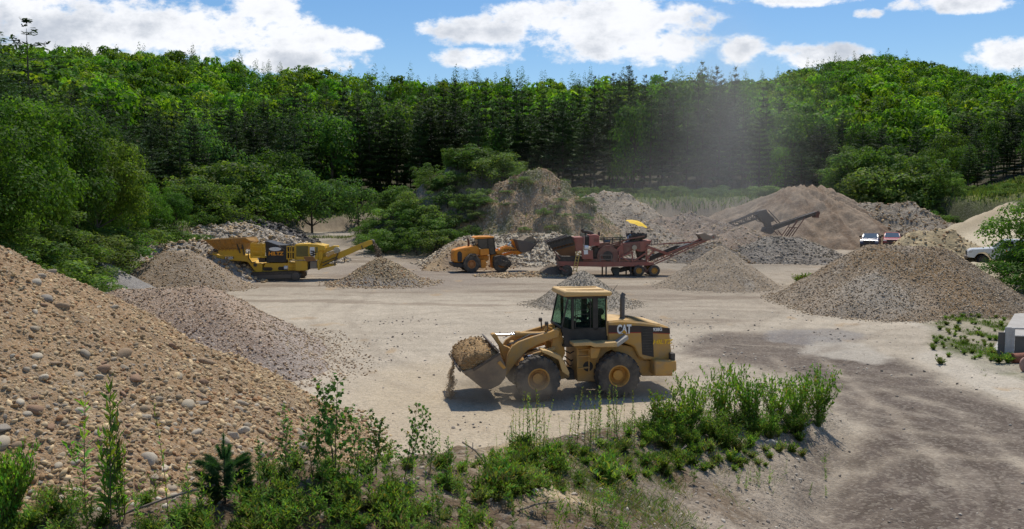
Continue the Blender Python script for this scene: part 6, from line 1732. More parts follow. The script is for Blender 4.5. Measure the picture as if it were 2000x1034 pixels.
    bars('top_rail', [((655, 245), (930, 240)), ((655, 262), (920, 262)), ((700, 245), (700, 300)), ((790, 245), (790, 300)), ((870, 245), (870, 290))], -1.2, .09, M_dark)
    pr('screen_feed', [(760, 350), (1130, 220), (1150, 245), (830, 380), (770, 375)], -.8, .8, M_dark)
    bars('feed_frame', [((680, 340), (1000, 245)), ((700, 360), (900, 290)), ((860, 290), (900, 390)), ((640, 340), (860, 320)), ((1000, 245), (1130, 225))], -1.0, .13, MD)
    pr('screen_box', [(830, 375), (900, 300), (1205, 268), (1195, 300), (1165, 330), (1160, 380), (1100, 390), (1050, 385), (1030, 360), (900, 440), (830, 420)], -1.1, 1.1, MR, .02)
    pr('screen_side', [(905, 310), (1080, 290), (1090, 370), (1030, 350), (910, 420)], -1.14, -1.08, MD)
    c = S(1020, 345, -1.15); MB().cyl((c[0], -1.3, c[1]), (c[0], -1.1, c[1]), .22, 14).build('vibrator_cap', mat('dusty_cap', (.45, .38, .28), .8), root, bev=.01)
    rl = MB(); r3 = random.Random(8)
    for k in range(9):
        p = S(1000 + k * 17, 235 - k * 1, -.9); rl.cyl((p[0], -1.0, p[1]), (p[0], 1.0, p[1]), .17, 10)
    rl.build('rollers', M_dark, root, bev=0)
    rk = MB()
    for k in range(60):
        p = S(960 + r3.random() * 190, 232 - r3.random() * 18, -.6); rk.cyl((p[0], r3.uniform(-.8, .8), p[1] - .1), (p[0] + r3.uniform(-.1, .1), r3.uniform(-.8, .8), p[1] + .12), .10, 5)
    rk.build('ore_on_belt', mat('ore_brown', (.12, .09, .07), .9), root, bev=0)
    bars('truss', [((860, 430), (960, 485)), ((860, 450), (1010, 390)), ((1000, 385), (1000, 495)), ((1150, 375), (1150, 495)), ((1010, 490), (1150, 400)), ((865, 380), (865, 495)), ((1150, 345), (1390, 420)), ((1160, 330), (1380, 410)), ((1150, 470), (1230, 370))], -1.2, .13, MR)
    pr('drive_motor', [(1060, 390), (1140, 385), (1140, 450), (1080, 470)], -.8, .5, M_dark)
    bars('catwalk_rail', [((1205, 258), (1265, 258)), ((1205, 258), (1205, 330)), ((1235, 258), (1235, 310)), ((1265, 258), (1265, 310)), ((1150, 318), (1280, 310))], -1.25, .05, M_rail)
    # long discharge conveyor and its twin
    ca, cb = S(1170, 480, -.6), S(1860, 232, -.6)
    cv = MB()
    for y in (-.62, .62):
        cv.bar((ca[0], y, ca[1]), (cb[0], y, cb[1]), .08, .16); cv.bar((ca[0] + .5, y, ca[1] - .38), (cb[0] - .4, y, cb[1] - .22), .07, .08)
        for k in range(14):
            t = k / 13; x = ca[0] + (cb[0] - .6 - ca[0]) * t; z = ca[1] + (cb[1] - ca[1]) * t; cv.bar((x, y, z), (x + (.3 if k % 2 else .05), y, z - .36), .05)
    co = cv.build('discharge_conveyor', MR, root, bev=0)
    MB().bar((ca[0], 0, ca[1] + .12), (cb[0], 0, cb[1] + .12), 1.1, .07).build('belt', M_black, co, bev=0)
    pr('belt_shroud', [(1180, 440), (1460, 322), (1510, 325), (1470, 350), (1190, 490)], -.75, -.68, M_black, 0)
    MB().cyl((cb[0], -.6, cb[1]), (cb[0], .6, cb[1]), .24, 14).build('head_drum', mat('dusty_drum', (.35, .28, .22), .8), co, bev=.01)
    pr('head_guard', [(1700, 205), (1760, 190), (1810, 215), (1850, 225), (1845, 260), (1740, 265)], -.72, .5, mat('dusty_guard', (.30, .23, .18), .8, dirt=DUST, dirt_amt=.6), .02)
    bars('upper_stay', [((1180, 315), (1650, 285)), ((1650, 285), (1735, 245)), ((1270, 310), (1620, 292))], -.7, .08, MR)
    bars('conveyor_rail', [((1420, 405), (1640, 300)), ((1640, 300), (1860, 250)), ((1400, 425), (1480, 425)), ((1650, 350), (1890, 285))], -.9, .05, M_rail)
    # under conveyor and legs
    a, b = S(860, 585, 0), S(1000, 550, 0); MB().bar((a[0], 0, a[1]), (b[0], 0, b[1]), .7, .35).build('under_conveyor', M_dark, root)
    pr('chute', [(800, 560), (870, 560), (860, 640), (820, 655), (790, 590)], -.5, .5, mat('chute_grey', (.10, .11, .10), .8), .01)
    for x in (725, 985):
        p = S(x, 550, -1.2); MB().box(p[0] - .06, p[0] + .06, -1.2, -1.05, .0, p[1]).box(p[0] - .2, p[0] + .2, -1.3, -.95, -.02, .04).build('jack_leg', M_dark, root)
        MB().box(p[0] - .06, p[0] + .06, 1.05, 1.2, .0, p[1]).build('jack_leg', M_dark, root)
    # bogie wheels
    r0 = .50
    for x, side in ((S(310, 590, -1.3)[0], 0),):
        for o, y in ((-1, -1.15), (1, 1.15)): wheel(root, (x, y, r0 + .02), r0 + .02, .34, .27, o, 0, mr=M_steel, deep=.08)
    for zx in (1052, 1215):
        x = S(zx, 600, -1.3)[0] + .12
        for k, y in enumerate((-1.35, -.98, .98, 1.35)): wheel(root, (x + (.0 if k % 2 == 0 else .10), y, r0), r0, .30, .25, -1 if y < 0 else 1, 0, mr=M_rim, deep=.08)
        MB().cyl((x, -1.3, r0), (x, 1.3, r0), .09, 10).build('axle', M_dark, root)
    bars('bogie', [((1120, 545), (1160, 600)), ((1200, 545), (1160, 600)), ((1080, 600), (1230, 600)), ((1050, 545), (1080, 600))], -1.1, .14, MD)
    # parasol
    pm = S3(g, 1012, 210, .2); tp = S3(g, 1060, 62, .2)
    pr_ = empty('parasol', pm, g.yaw, 'tilted yellow parasol shading the top of the red screening plant', 'parasol')
    def L_(v): 
        d = v - pm; return Vector((d.dot(g.ex), d.dot(g.ey), d.z))
    t_ = L_(tp); MB().tube([(0, 0, -.2), (0, 0, .3), (t_.x, t_.y, t_.z - .1)], .03, 8).build('pole', M_rail, pr_, bev=0)
    cp_ = MB(); nn = 8; ax = Matrix.Rotation(R(17), 3, 'Y') @ Matrix.Rotation(R(8), 3, 'X'); tv = cp_.bm.verts.new(t_); ring = []
    for i in range(nn * 2):
        rr_ = 1.08 if i % 2 == 0 else .98; v = ax @ Vector((rr_ * math.cos(6.2832 * i / nn / 2), rr_ * math.sin(6.2832 * i / nn / 2), -.34 if i % 2 == 0 else -.27)); ring.append(cp_.bm.verts.new(t_ + v))
    mid = []
    for i in range(nn * 2):
        v = ax @ Vector((.55 * math.cos(6.2832 * i / nn / 2), .55 * math.sin(6.2832 * i / nn / 2), -.12 if i % 2 == 0 else -.10)); mid.append(cp_.bm.verts.new(t_ + v))
    for i in range(nn * 2):
        j = (i + 1) % (nn * 2); cp_.bm.faces.new((tv, mid[i], mid[j])); cp_.bm.faces.new((mid[i], ring[i], ring[j], mid[j]))
    M_par = mat('parasol_cloth', (.80, .52, .04), .8)
    cp_.build('canopy', M_par, pr_, bev=0, smooth=False)
    # worker leaning over the screen
    wb = S3(g, 958, 262, -.2)
    pe = empty('person', wb, g.yaw, 'worker in a white shirt leaning over the top of the red screening plant', 'person')
    vs = [(0, 0, .0), (.02, 0, .22), (.14, 0, .42), (.22, 0, .50)]; ed = [(0, 1), (1, 2), (2, 3)]; rd = [.15, .15, .17, .07]
    for s_ in (-1, 1):
        i0 = 2
        for p_, r_ in (((.16, .2 * s_, .40), .08), ((.26, .26 * s_, .16), .06), ((.42, .2 * s_, .05), .045)): vs.append(p_); rd.append(r_); ed.append((i0, len(vs) - 1)); i0 = len(vs) - 1
        i0 = 0
        for p_, r_ in (((-.04, .11 * s_, -.05), .11), ((.12, .13 * s_, -.40), .08), ((-.05, .13 * s_, -.78), .06)): vs.append(p_); rd.append(r_); ed.append((i0, len(vs) - 1)); i0 = len(vs) - 1
    skin_body('body', vs, ed, rd, mat('white_shirt', (.60, .58, .55), .85), pe)
    skin_body('head', [(.24, 0, .52), (.28, 0, .62), (.30, 0, .68)], [(0, 1), (1, 2)], [.06, .11, .10], mat('worker_skin', (.3, .17, .12), .6), pe, 0, 1)
    MB().cyl((.28, 0, .66), (.31, 0, .80), .12, 12, .09).build('cap', M_black, pe, bev=.01)
    return g
M_rail = mat('rail_grey', (.22, .19, .16), .7, dirt=(.12, .08, .06), dirt_amt=.6)
red_plant()

# ------------------------------------------------------------------ black stacker with two booms
def stacker():
    g = Rig(1500, 95, R(0)); g.zoom = (1400, 400, 9.09); S, P = g.S, g.P
    root = empty('stacking_conveyor', g.O, g.yaw, 'black folding stacker with two lattice booms in front of the tall sand hill', 'stacker')
    MK = mat('blackish_steel', (.035, .028, .028), .65, dirt=(.14, .10, .08), dirt_amt=.45, dirt_scale=1.5)
    def boom(name, T, B, n, w=.9, solid=False):
        mb = MB(); t0, t1 = S(*T[0], 0), S(*T[1], 0); b0, b1 = S(*B[0], 0), S(*B[1], 0)
        for y in (-w / 2, w / 2):
            mb.bar((t0[0], y, t0[1]), (t1[0], y, t1[1]), .12); mb.bar((b0[0], y, b0[1]), (b1[0], y, b1[1]), .12)
            for k in range(n + 1):
                t = k / n; a = (t0[0] + (t1[0] - t0[0]) * t, y, t0[1] + (t1[1] - t0[1]) * t); t2 = min(1, t + (1 / n if k % 2 else 0)); b = (b0[0] + (b1[0] - b0[0]) * t2, y, b0[1] + (b1[1] - b0[1]) * t2); mb.bar(a, b, .06)
                if k < n: t3 = (k + 1) / n; mb.bar(b, (t0[0] + (t1[0] - t0[0]) * t3, y, t0[1] + (t1[1] - t0[1]) * t3), .05)
        for k in range(n + 1):
            t = k / n; x = t0[0] + (t1[0] - t0[0]) * t; z = t0[1] + (t1[1] - t0[1]) * t; mb.bar((x, -w / 2, z), (x, w / 2, z), .06)
        return mb.build(name, MK, root, bev=0)
    boom('feed_boom', ((230, 330), (760, 110)), ((340, 375), (740, 235)), 8)
    b2 = boom('discharge_boom', ((970, 390), (1780, 120)), ((960, 460), (1740, 160)), 12)
    a, b = S(970, 425, 0), S(1780, 140, 0); MB().bar((a[0], 0, a[1]), (b[0], 0, b[1]), .8, .35).build('belt', M_black, b2, bev=0)
    pts = P([(700, 190), (760, 110), (880, 85), (920, 170), (1020, 240), (1010, 300), (960, 310), (1000, 470), (960, 510), (920, 500), (870, 470), (900, 400), (880, 340), (780, 270)], -.6)
    MB().prism(pts, -.6, .6).build('transfer_tower', MK, root, bev=.02)
    MB().prism(P([(850, 480), (880, 400), (980, 400), (1020, 490), (960, 525)], -.8), -.8, .8).build('base_frame', MK, root, bev=.02)
    mb = MB()
    for y in (-.6, .6):
        for p, q in (((890, 100), (1100, 330)), ((760, 270), (900, 300))): a, b = S(*p, 0), S(*q, 0); mb.bar((a[0], y, a[1]), (b[0], y, b[1]), .09)
    mb.build('hydraulic_struts', MK, root, bev=0)
    q = [S(*p, -.6) for p in ((680, 250), (720, 290), (790, 310), (830, 280))]; MB().tube([(p[0], -.6, p[1]) for p in q], .05, 6).build('cable_loop', M_black, root, bev=0)
    mb = MB(); MRd = mat('rusty_leg', (.13, .05, .035), .8)
    for y in (-.8, .8):
        for p, q in (((1390, 270), (1190, 560)), ((1520, 230), (1290, 560)), ((1310, 405), (1390, 405)), ((1350, 400), (1240, 560)), ((1045, 455), (1120, 545))):
            a, b = S(*p, 0), S(*q, 0); mb.bar((a[0], y, a[1]), (b[0], y, b[1]), .09)
    mb.build('support_legs', MRd, root, bev=0)
    mb = MB(); p = S(1770, 150, 0); mb.cyl((p[0], -.5, p[1]), (p[0], .5, p[1]), .25, 12).box(p[0] - .3, p[0] + .1, -.6, .6, p[1] - .55, p[1] - .1); mb.build('head_drum', MRd, root, bev=.01)
    for x in (1000, 940):
        p = S(x, 500, 0); 
        wheel(root, (p[0], -.9, .45), .45, .3, .24, -1, 0, mr=M_dark)
stacker()

# ------------------------------------------------------------------ vehicles
def pickup(name, loc, yaw, body_m, label, cat, mark=None, lift=0.0, suv=False):
    """faces local -x; length 5.9"""
    root = empty(name, loc, yaw, label, cat)
    L, W = 5.9, 2.0; w = W / 2
    low = [(-2.95, .62), (-2.98, .95), (-2.85, 1.12), (-2.75, 1.20), (-1.35, 1.30), (-1.2, 1.32), (2.9, 1.32), (2.98, 1.25), (2.98, .62), (2.62, .55)]
    def arch(cx, r=.52):
        return [(cx + r * math.cos(a), .48 + r * math.sin(a)) for a in np.linspace(0.15, 2.99, 9)]
    pts = [(-2.95, .62), (-2.98, .95), (-2.85, 1.14), (-2.70, 1.22), (-1.35, 1.32), (2.9, 1.32), (2.98, 1.25), (2.98, .62)] + arch(1.95) + arch(-1.95) 
    pts = [(-2.95, .62), (-2.98, .95), (-2.86, 1.13), (-2.70, 1.22), (-1.35, 1.32), (2.9, 1.32), (2.98, 1.25), (2.98, .62), (2.5, .56)] + arch(1.95)[1:-1] + [(1.4, .5), (-1.4, .5)] + arch(-1.95)[1:-1] + [(-2.5, .56)]
    MB().prism(pts, -w, w).build('body', body_m, root, bev=.04)
    cabp = [(-1.35, 1.30), (-.65, 1.90), (-.45, 1.97), (1.0, 1.97), (1.15, 1.92), (1.3, 1.32)] if not suv else [(-1.35, 1.30), (-.7, 1.82), (-.45, 1.88), (2.3, 1.85), (2.85, 1.32)]
    mb = MB(); n = len(cabp)
    def inset(z): return w - .06 - max(0, (z - 1.3)) * .22
    A = [mb.bm.verts.new((x, -inset(z), z)) for x, z in cabp]; B = [mb.bm.verts.new((x, inset(z), z)) for x, z in cabp]
    mb.bm.faces.new(A); mb.bm.faces.new(B[::-1])
    for i in range(n): mb.bm.faces.new((A[i], B[i], B[(i + 1) % n], A[(i + 1) % n]))
    mb.build('cab', body_m, root, bev=.03)
    for s_ in (-1, 1):
        e = .012 * s_
        sw = MB()
        def sq(p4):
            vs = [Vector((x, s_ * inset(z) + e, z)) for x, z in p4]; a_ = [sw.bm.verts.new(v) for v in vs]; b_ = [sw.bm.verts.new(v - Vector((0, .03 * s_, 0))) for v in vs]; k = len(vs)
            sw.bm.faces.new(a_); sw.bm.faces.new(b_[::-1])
            for i in range(k): sw.bm.faces.new((a_[i], b_[i], b_[(i + 1) % k], a_[(i + 1) % k]))
        sq([(-1.05, 1.36), (-.60, 1.80), (-.08, 1.84), (-.05, 1.36)]); sw.build('side_window', M_glassdk, root, bev=0)
        sw = MB(); sq([(.08, 1.36), (.05, 1.84), (.88, 1.84), (1.08, 1.36)]); sw.build('side_window', M_glassdk, root, bev=0)
        MB().box(-1.0, -.82, s_ * w * 1.0 if s_ > 0 else -w - .24, w + .24 if s_ > 0 else -w, 1.38, 1.62).build('side_mirror', M_black, root, bev=.03)
        MB().box(-.95, 1.2, s_ * w - .06, s_ * w + .06, .42, .50).build('running_board', M_black, root, bev=.01)
        MB().bar((-.02, s_ * (w + .004), .62), (-.02, s_ * (w + .004), 1.3), .012).bar((.15, s_ * (w + .012), 1.12), (.33, s_ * (w + .012), 1.12), .03).build('door_handle', M_black, root, bev=0)
        MB().prism([(-2.99, .98), (-2.80, 1.14), (-2.62, 1.12), (-2.70, .96)], *(sorted((s_ * w + .01 * s_, s_ * (w - .35))))).build('headlight', mat('lamp_lens', (.5, .5, .5), .2), root, bev=.01)
        for x in (-1.95, 1.95):
            wheel(root, (x, s_ * (w - .14), .42), .42, .27, .25, s_, 0, mt=mat('car_tyre', (.02, .02, .02), .9), mr=M_steel, deep=.05)
    ws = MB(); z0, z1 = 1.36, 1.88
    def xw(z): return -1.35 + (z - 1.30) * (.70 / .60) - .015
    ws_p = [(xw(z0), z0, inset(z0) - .08), (xw(z1) , z1, inset(z1) - .10)]
    a = [ws.bm.verts.new(v) for v in ((ws_p[0][0], -ws_p[0][2], z0), (ws_p[0][0], ws_p[0][2], z0), (ws_p[1][0], ws_p[1][2], z1), (ws_p[1][0], -ws_p[1][2], z1))]
    b = [ws.bm.verts.new(v.co + Vector((.03, 0, -.02))) for v in a]; ws.bm.faces.new(a); ws.bm.faces.new(b[::-1])
    for i in range(4): ws.bm.faces.new((a[i], b[i], b[(i + 1) % 4], a[(i + 1) % 4]))
    ws.build('windscreen', mat('windscreen_glass', (.10, .14, .18), .06, spec=.9), root, bev=0)
    MB().box(-3.02, -2.95, -.62, .62, .78, 1.08).build('grille', M_black, root, bev=.01)
    MB().box(-3.12, -2.9, -w + .03, w - .03, .50, .72).build('front_bumper', M_steel if mark else M_black, root, bev=.04)
    MB().box(2.9, 3.1, -w + .03, w - .03, .50, .72).build('rear_bumper', M_steel, root, bev=.03)
    if mark:
        letters('HILTZ', .40, (.12, -w - .006, 1.02), mat('door_orange', (.70, .30, .02), .5), root, depth=.003, bold=.012, squeeze=1.25)
        MB().box(-.5, .8, -w - .006, -w + .01, .76, .79).build('door_line', M_black, root, bev=0)
        MB().prism([(-1.42, 1.18), (-1.30, 1.18), (-1.32, .92), (-1.40, .98)], -w - .01, -w + .02).build('fender_vent', M_black, root, bev=0)
    return root
M_wcar = mat('white_car_paint', (.72, .74, .76), .25, spec=.6); M_bcar = mat('blue_car_paint', (.015, .03, .10), .2, spec=.7); M_rcar = mat('red_car_paint', (.32, .02, .03), .22, spec=.7)
wx = pxY(1890, 58) + 3.4
pickup('pickup_truck', (wx, 58, tz(wx - 1, 56.9) - .02), R(-27), M_wcar, 'white pickup truck half hidden behind the bushy tree at the right edge', 'pickup truck', mark=True)
bx = pxY(1701, 97); pickup('parked_car', (bx, 97, tz(bx, 97)), R(62), M_bcar, 'dark blue car facing the camera behind the big gravel pile', 'car', suv=True)
rx_ = pxY(1742, 98); pickup('parked_car', (rx_, 98, tz(rx_, 98)), R(66), M_rcar, 'red car parked right of the dark blue car behind the big gravel pile', 'car', suv=True)

# ------------------------------------------------------------------ slab and scrap at the right edge
def right_edge():
    x0 = pxY(1938, 33.5)
    Mc = mat('pale_concrete', (.46, .44, .40), .9, dirt=(.3, .27, .23), dirt_scale=1.2, dirt_amt=.6, bump_s=.3, bump_scale=20)
    z = tz(22, 36)
    sl = MB(); q = [onground(*p_, 20, 80) for p_ in ((1938, 690), (1986, 610), (2330, 600), (2500, 700))]; zt = q[0].z + .14
    A = [sl.bm.verts.new((v.x, v.y, zt)) for v in q]; B = [sl.bm.verts.new((v.x, v.y, zt - .45)) for v in q]; sl.bm.faces.new(A); sl.bm.faces.new(B[::-1])
    for i in range(4): sl.bm.faces.new((A[i], B[i], B[(i + 1) % 4], A[(i + 1) % 4]))
    o = sl.build('concrete_slab', Mc, None, bev=.02); tag(o, 'low pale concrete slab at the right edge beside the weeds', 'concrete slab')
    # weathered white frame standing against the slab
    b = onground(1962, 698); r = empty('window_frame', (b.x, b.y, b.z - .03), R(-12), 'weathered white wooden frame standing at the corner of the concrete slab', 'wooden frame')
    MW = mat('peeling_white', (.55, .54, .51), .8, dirt=(.25, .22, .19), dirt_scale=6, dirt_amt=.5)
    MB().box(0, .22, 0, .10, 0, 1.28).build('side_board', MW, r, bev=.008); MB().box(.22, .36, .02, .08, 0, 1.26).build('side_board', MW, r, bev=.008)
    MB().box(.36, 1.6, 0, .09, 1.20, 1.27).box(.36, 1.6, .01, .08, .90, .95).build('rail', MW, r, bev=.008)
    MB().box(.98, 1.06, 0, .09, 0, .90).build('mullion', MW, r, bev=.008)
    MB().box(.38, 1.6, .05, .07, 0, .90).build('board_infill', mat('grey_ply', (.16, .15, .13), .9, dirt=(.08, .07, .06), dirt_amt=.5), r, bev=0)
    MB().box(-.22, 0, .05, .16, 0, 1.05).build('back_post', mat('grey_board', (.13, .12, .11), .9), r, bev=.005)
    # rusty tank end and a disc
    MRt = mat('rusted_iron', (.22, .07, .04), .85, dirt=(.34, .18, .12), dirt_scale=3, dirt_amt=.6, bump_s=.4)
    c = onground(1990, 712); t = empty('rusty_tank', (c.x + .35, c.y + .3, c.z), 0, 'dark rusty red tank lying in front of the white frame at the right edge', 'tank')
    MB().cyl((-.4, 0, .17), (.9, .15, .22), .20, 22).build('drum', MRt, t, bev=.02); MB().cyl((-.43, 0, .17), (-.38, 0, .17), .21, 22).build('end_rim', MRt, t, bev=.01)
    c = onground(1994, 726); t = MB().cyl((0, 0, 0), (.02, -.05, .05), .30, 26).cyl((.01, -.03, .03), (.03, -.10, .10), .09, 14).build('metal_disc', mat('pinkish_disc', (.42, .26, .20), .8, dirt=(.25, .12, .08), dirt_amt=.6), None, bev=.01)
    t.location = (c.x + .15, c.y, c.z + .22); t.rotation_euler = (R(35), 0, 0); tag(t, 'pinkish rusty metal disc leaning on the rusty tank at the right edge', 'metal disc')
right_edge()
# ------------------------------------------------------------------ foreground plants
M_weed = leaf_mat('weed_leaves', .40, tint=(1.5, 1.6, .45), rough=.5, obj_var=.36)
M_stem = mat('green_stem', (.09, .075, .035), .8)
def blade(p, d, L, w, up, fold=.25):
    """one leaf: 6 points, two folded halves; returns verts (6) as 2 quads"""
    d = d / np.linalg.norm(d); s = np.cross(d, up); s /= np.linalg.norm(s) + 1e-9; n = np.cross(s, d)
    a = p; m = p + d * L * .5 + n * L * .06; t = p + d * L - n * L * .10
    l = p + d * L * .42 + s * w + n * w * fold; r = p + d * L * .42 - s * w + n * w * fold
    return [a, l, t, m, a, m, t, r]
def leafset(rows, rg, col, shape='lance'):
    V = []; c = []
    for p, d, L, w in rows:
        up = np.array([0, 0, 1.0]) + rg.normal(size=3) * .3
        V += blade(np.array(p), np.array(d), L, w, up); k = np.array(col) * (1 + .22 * rg.normal()) * np.array([1 + .2 * rg.normal(), 1, 1 + .1 * rg.normal()]); k = np.array((.26, .19, .07)) if rg.random() < .06 else k; c += [k] * 8
    V = np.array(V); return V, np.arange(len(V)).reshape(-1, 4), np.clip(np.array(c), .01, .6)
def weed(seed, h=1.0, nst=1, pairs=16, L=.085, w=.010, col=(.10, .19, .035), spread=.0, branch=False, bare=.1, lean=.10):
    rg = np.random.default_rng(seed); tubes = []; rows = []
    for s in range(nst):
        a = rg.uniform(0, 6.28); hh = h * rg.uniform(.65, 1.05) if nst > 1 else h; ln = rg.normal(0, lean, 2) * hh + np.array([math.cos(a), math.sin(a)]) * spread * rg.uniform(.2, 1)
        base = np.array([math.cos(a), math.sin(a), 0]) * spread * .25 * rg.random()
        def at(t): return base + np.array([ln[0] * t ** 1.5, ln[1] * t ** 1.5, hh * t])
        tubes.append(tube_np([at(t) for t in (0, .35, .7, 1.0)], [.005, .004, .003, .001], 4))
        for k in range(pairs):
            t = bare + (1 - bare) * (k + rg.random() * .5) / pairs; a2 = k * 2.4 + rg.normal() * .3
            for q in (0, 1):
                aa = a2 + q * 3.14 + rg.normal() * .2; el = .45 + .6 * t + rg.normal() * .2
                d = (math.cos(aa) * math.cos(el), math.sin(aa) * math.cos(el), math.sin(el)); LL = L * (1.15 - .55 * t) * rg.uniform(.7, 1.25)
                rows.append((at(t), d, LL, w * LL / L * 1.2))
        if branch:
            for k in range(rg.integers(4, 9)):
                t = rg.uniform(.25, .85); aa = rg.uniform(0, 6.28); bl = hh * rg.uniform(.15, .32); p0 = at(t); dd = np.array([math.cos(aa), math.sin(aa), .8]) / 1.28
                tubes.append(tube_np([p0, p0 + dd * bl * .5, p0 + dd * bl + np.array([0, 0, .02])], [.0025, .002, .001], 3))
                for j in range(rg.integers(6, 11)):
                    tt = rg.uniform(.2, 1.05); d = dd + rg.normal(size=3) * .7; LL = L * rg.uniform(.6, 1.1); rows.append((p0 + dd * bl * tt, d, LL, w * LL / L))
    V, F, c = leafset(rows, rg, col); return mesh_np('leaves', V, F, {'col': ('C', c)}), mesh_np('stem', *join(tubes))
def kinds(fn, n):
    L = [fn(k) for k in range(n)]
    for a, b in L: a.materials.append(M_weed); b.materials.append(M_stem)
    return L
W_stalk = kinds(lambda k: weed(700 + k, 1.0, 1, 17 + k, .085, .0105, (.22, .30, .08)), 6)
W_weed = kinds(lambda k: weed(720 + k, 1.0, 1 + k % 2, 13, .14, .017, [(.15, .26, .04), (.20, .31, .05), (.12, .21, .04)][k % 3], spread=.1, branch=k % 3 == 0), 8)
W_bush = kinds(lambda k: weed(740 + k, 1.0, 22, 16, .105, .021, [(.14, .25, .04), (.175, .29, .045), (.11, .20, .036)][k % 3], spread=.75, branch=True, bare=.06, lean=.14), 6)
W_low = kinds(lambda k: weed(760 + k, 1.0, 20, 7, .42, .05, [(.14, .23, .04), (.18, .25, .05), (.10, .17, .035), (.17, .20, .07)][k % 4], spread=.75, bare=.05, lean=.25), 6)
W_birch = kinds(lambda k: weed(780 + k, 1.0, 2, 9, .050, .021, [(.075, .16, .032), (.09, .18, .035)][k % 2], spread=.10, branch=True, bare=.3, lean=.08), 1)
def birch(seed):
    rg = np.random.default_rng(seed); tubes = []; rows = []
    for s in range(2 + seed % 2):
        ln = rg.normal(0, .13, 2); hh = rg.uniform(.75, 1.0)
        def at(t): return np.array([ln[0] * t ** 1.3, ln[1] * t ** 1.3, hh * t])
        tubes.append(tube_np([at(t) for t in (0, .4, .75, 1)], [.007, .005, .003, .001], 5))
        for k in range(20):
            t = .2 + .78 * k / 19; a = k * 2.4 + rg.normal() * .4; bl = .30 * (1.1 - t) * rg.uniform(.5, 1.2) + .04; dd = np.array([math.cos(a), math.sin(a), .75]) / 1.25; p0 = at(t); p1 = p0 + dd * bl
            tubes.append(tube_np([p0, p0 + dd * bl * .55, p1 - np.array([0, 0, bl * .1])], [.0025, .0018, .0008], 3))
            for j in range(int(4 + bl * 38)):
                q = p0 + dd * bl * rg.uniform(.15, 1.05); d = np.array([dd[0], dd[1], -.5]) + rg.normal(size=3) * .6; LL = rg.uniform(.03, .056); rows.append((q, d, LL, LL * .42))
    V, F, c = leafset(rows, rg, (.11, .215, .045)); a, b = mesh_np('leaves', V, F, {'col': ('C', c)}), mesh_np('stem', *join(tubes))
    a.materials.append(M_weed); b.materials.append(M_bark); return a, b
W_birch = [birch(790 + k) for k in range(4)]
rgp = np.random.default_rng(41)
_cache = {}
def put(name, pair, px, py, h, label, cat, group, w=None, parts=('leaves', 'stem')):
    p = surf_px(px, py) if py < 1200 else None
    if p is None: return None
    if (p.y > 31 and px < 1700): return None
    r = empty(name, p + Vector((0, 0, -.01)), rgp.uniform(0, 6.28), label, cat, group); s = w or h; r.scale = (s, s, h)
    r.rotation_euler = (rgp.normal(0, .05), rgp.normal(0, .05), rgp.uniform(0, 6.28))
    for me, nm in zip(pair, parts):
        o = bpy.data.objects.new(nm, me); C.objects.link(o); o.parent = r
    return r
def bed(n, x0, x1, y0, y1, K, h0, h1, name, label, cat, group, wf=1.0, edge=None):
    for k in range(n):
        px = rgp.uniform(x0, x1); py = rgp.uniform(y0, y1)
        if edge: py = np.interp(px, edge[0], edge[1]) + rgp.uniform(y0, y1)
        h = rgp.uniform(h0, h1); put(name, K[rgp.integers(0, len(K))], px, py, h, label, cat, group, h * wf)
crest = ([850, 950, 1050, 1212, 1300, 1434, 1540, 1640], [893, 884, 868, 850, 838, 822, 812, 808])
bed(46, 1000, 1245, 2, 26, W_stalk, .6, 1.12, 'weed_stalk', 'thin upright weed stalk in the row in front of the yellow loader', 'weed', 'weed stalks of the row before the loader', 1.0, crest)
bed(6, 960, 1010, 2, 20, W_stalk, .3, .6, 'weed_stalk', 'short weed stalk left of the stalk row in front of the yellow loader', 'weed', 'short stalks left of the row', 1.0, crest)
for px, py, h, w, lb in [(1300, 850, .95, .8, 'leafy green shrub at the left end of the shrub clump right of the yellow loader'), (1345, 845, 1.25, .8, 'tall loose shrub behind the rear bumper of the yellow loader'), (1408, 838, 1.55, .75, 'tallest feathery shrub of the clump, left of the dense round one'),
                         (1463, 836, 1.55, .85, 'dense round topped green shrub in the middle of the shrub clump'), (1510, 832, 1.3, .8, 'thin shrub right of the dense round topped one'), (1560, 828, 1.35, .85, 'leafy shrub near the right end of the shrub clump'), (1596, 826, 1.5, .95, 'tall leafy shrub at the right tip of the shrub clump')]:
    put('shrub', W_bush[int(px) % 6], px, py, h, lb, 'shrub', None, w)
bed(30, 1262, 1615, 0, 56, W_bush, .22, .66, 'low_shrub', 'low green shrub filling the clump right of the yellow loader', 'shrub', 'low shrubs of the clump', .95, crest)
bed(30, 1270, 1620, -4, 24, W_weed, .55, 1.25, 'tall_weed', 'tall leafy weed spray rising out of the shrub clump right of the loader', 'weed', 'tall sprays in the shrub clump', .9, crest)
bed(95, 950, 1570, 4, 92, W_low, .14, .32, 'herb_clump', 'low leafy herb clump on the brown crest of the spur', 'herb', 'herb clumps on the spur crest', .95, crest)
put('herb_clump', W_low[1], 1190, 950, .42, 'largest bright green leafy clump on the near face of the spur', 'herb', None, .42)
put('herb_clump', W_low[5], 1290, 922, .30, 'bright green leafy clump just right of the largest one on the spur', 'herb', None, .32)
bed(110, 960, 1500, 8, 100, W_low, .07, .17, 'creeping_herb', 'small creeping herb covering the brown crest of the spur', 'herb', 'creeping herbs on the spur', 1.2, crest)
bed(60, 480, 960, 900, 1040, W_low, .07, .15, 'creeping_herb', 'small creeping herb on the brown ground below the birch saplings', 'herb', 'creeping herbs below the birches', 1.2)
bed(26, 1330, 1640, 835, 975, W_weed, .22, .5, 'weed', 'small single weed on the gravelly near side of the spur', 'weed', 'single weeds on the gravel')
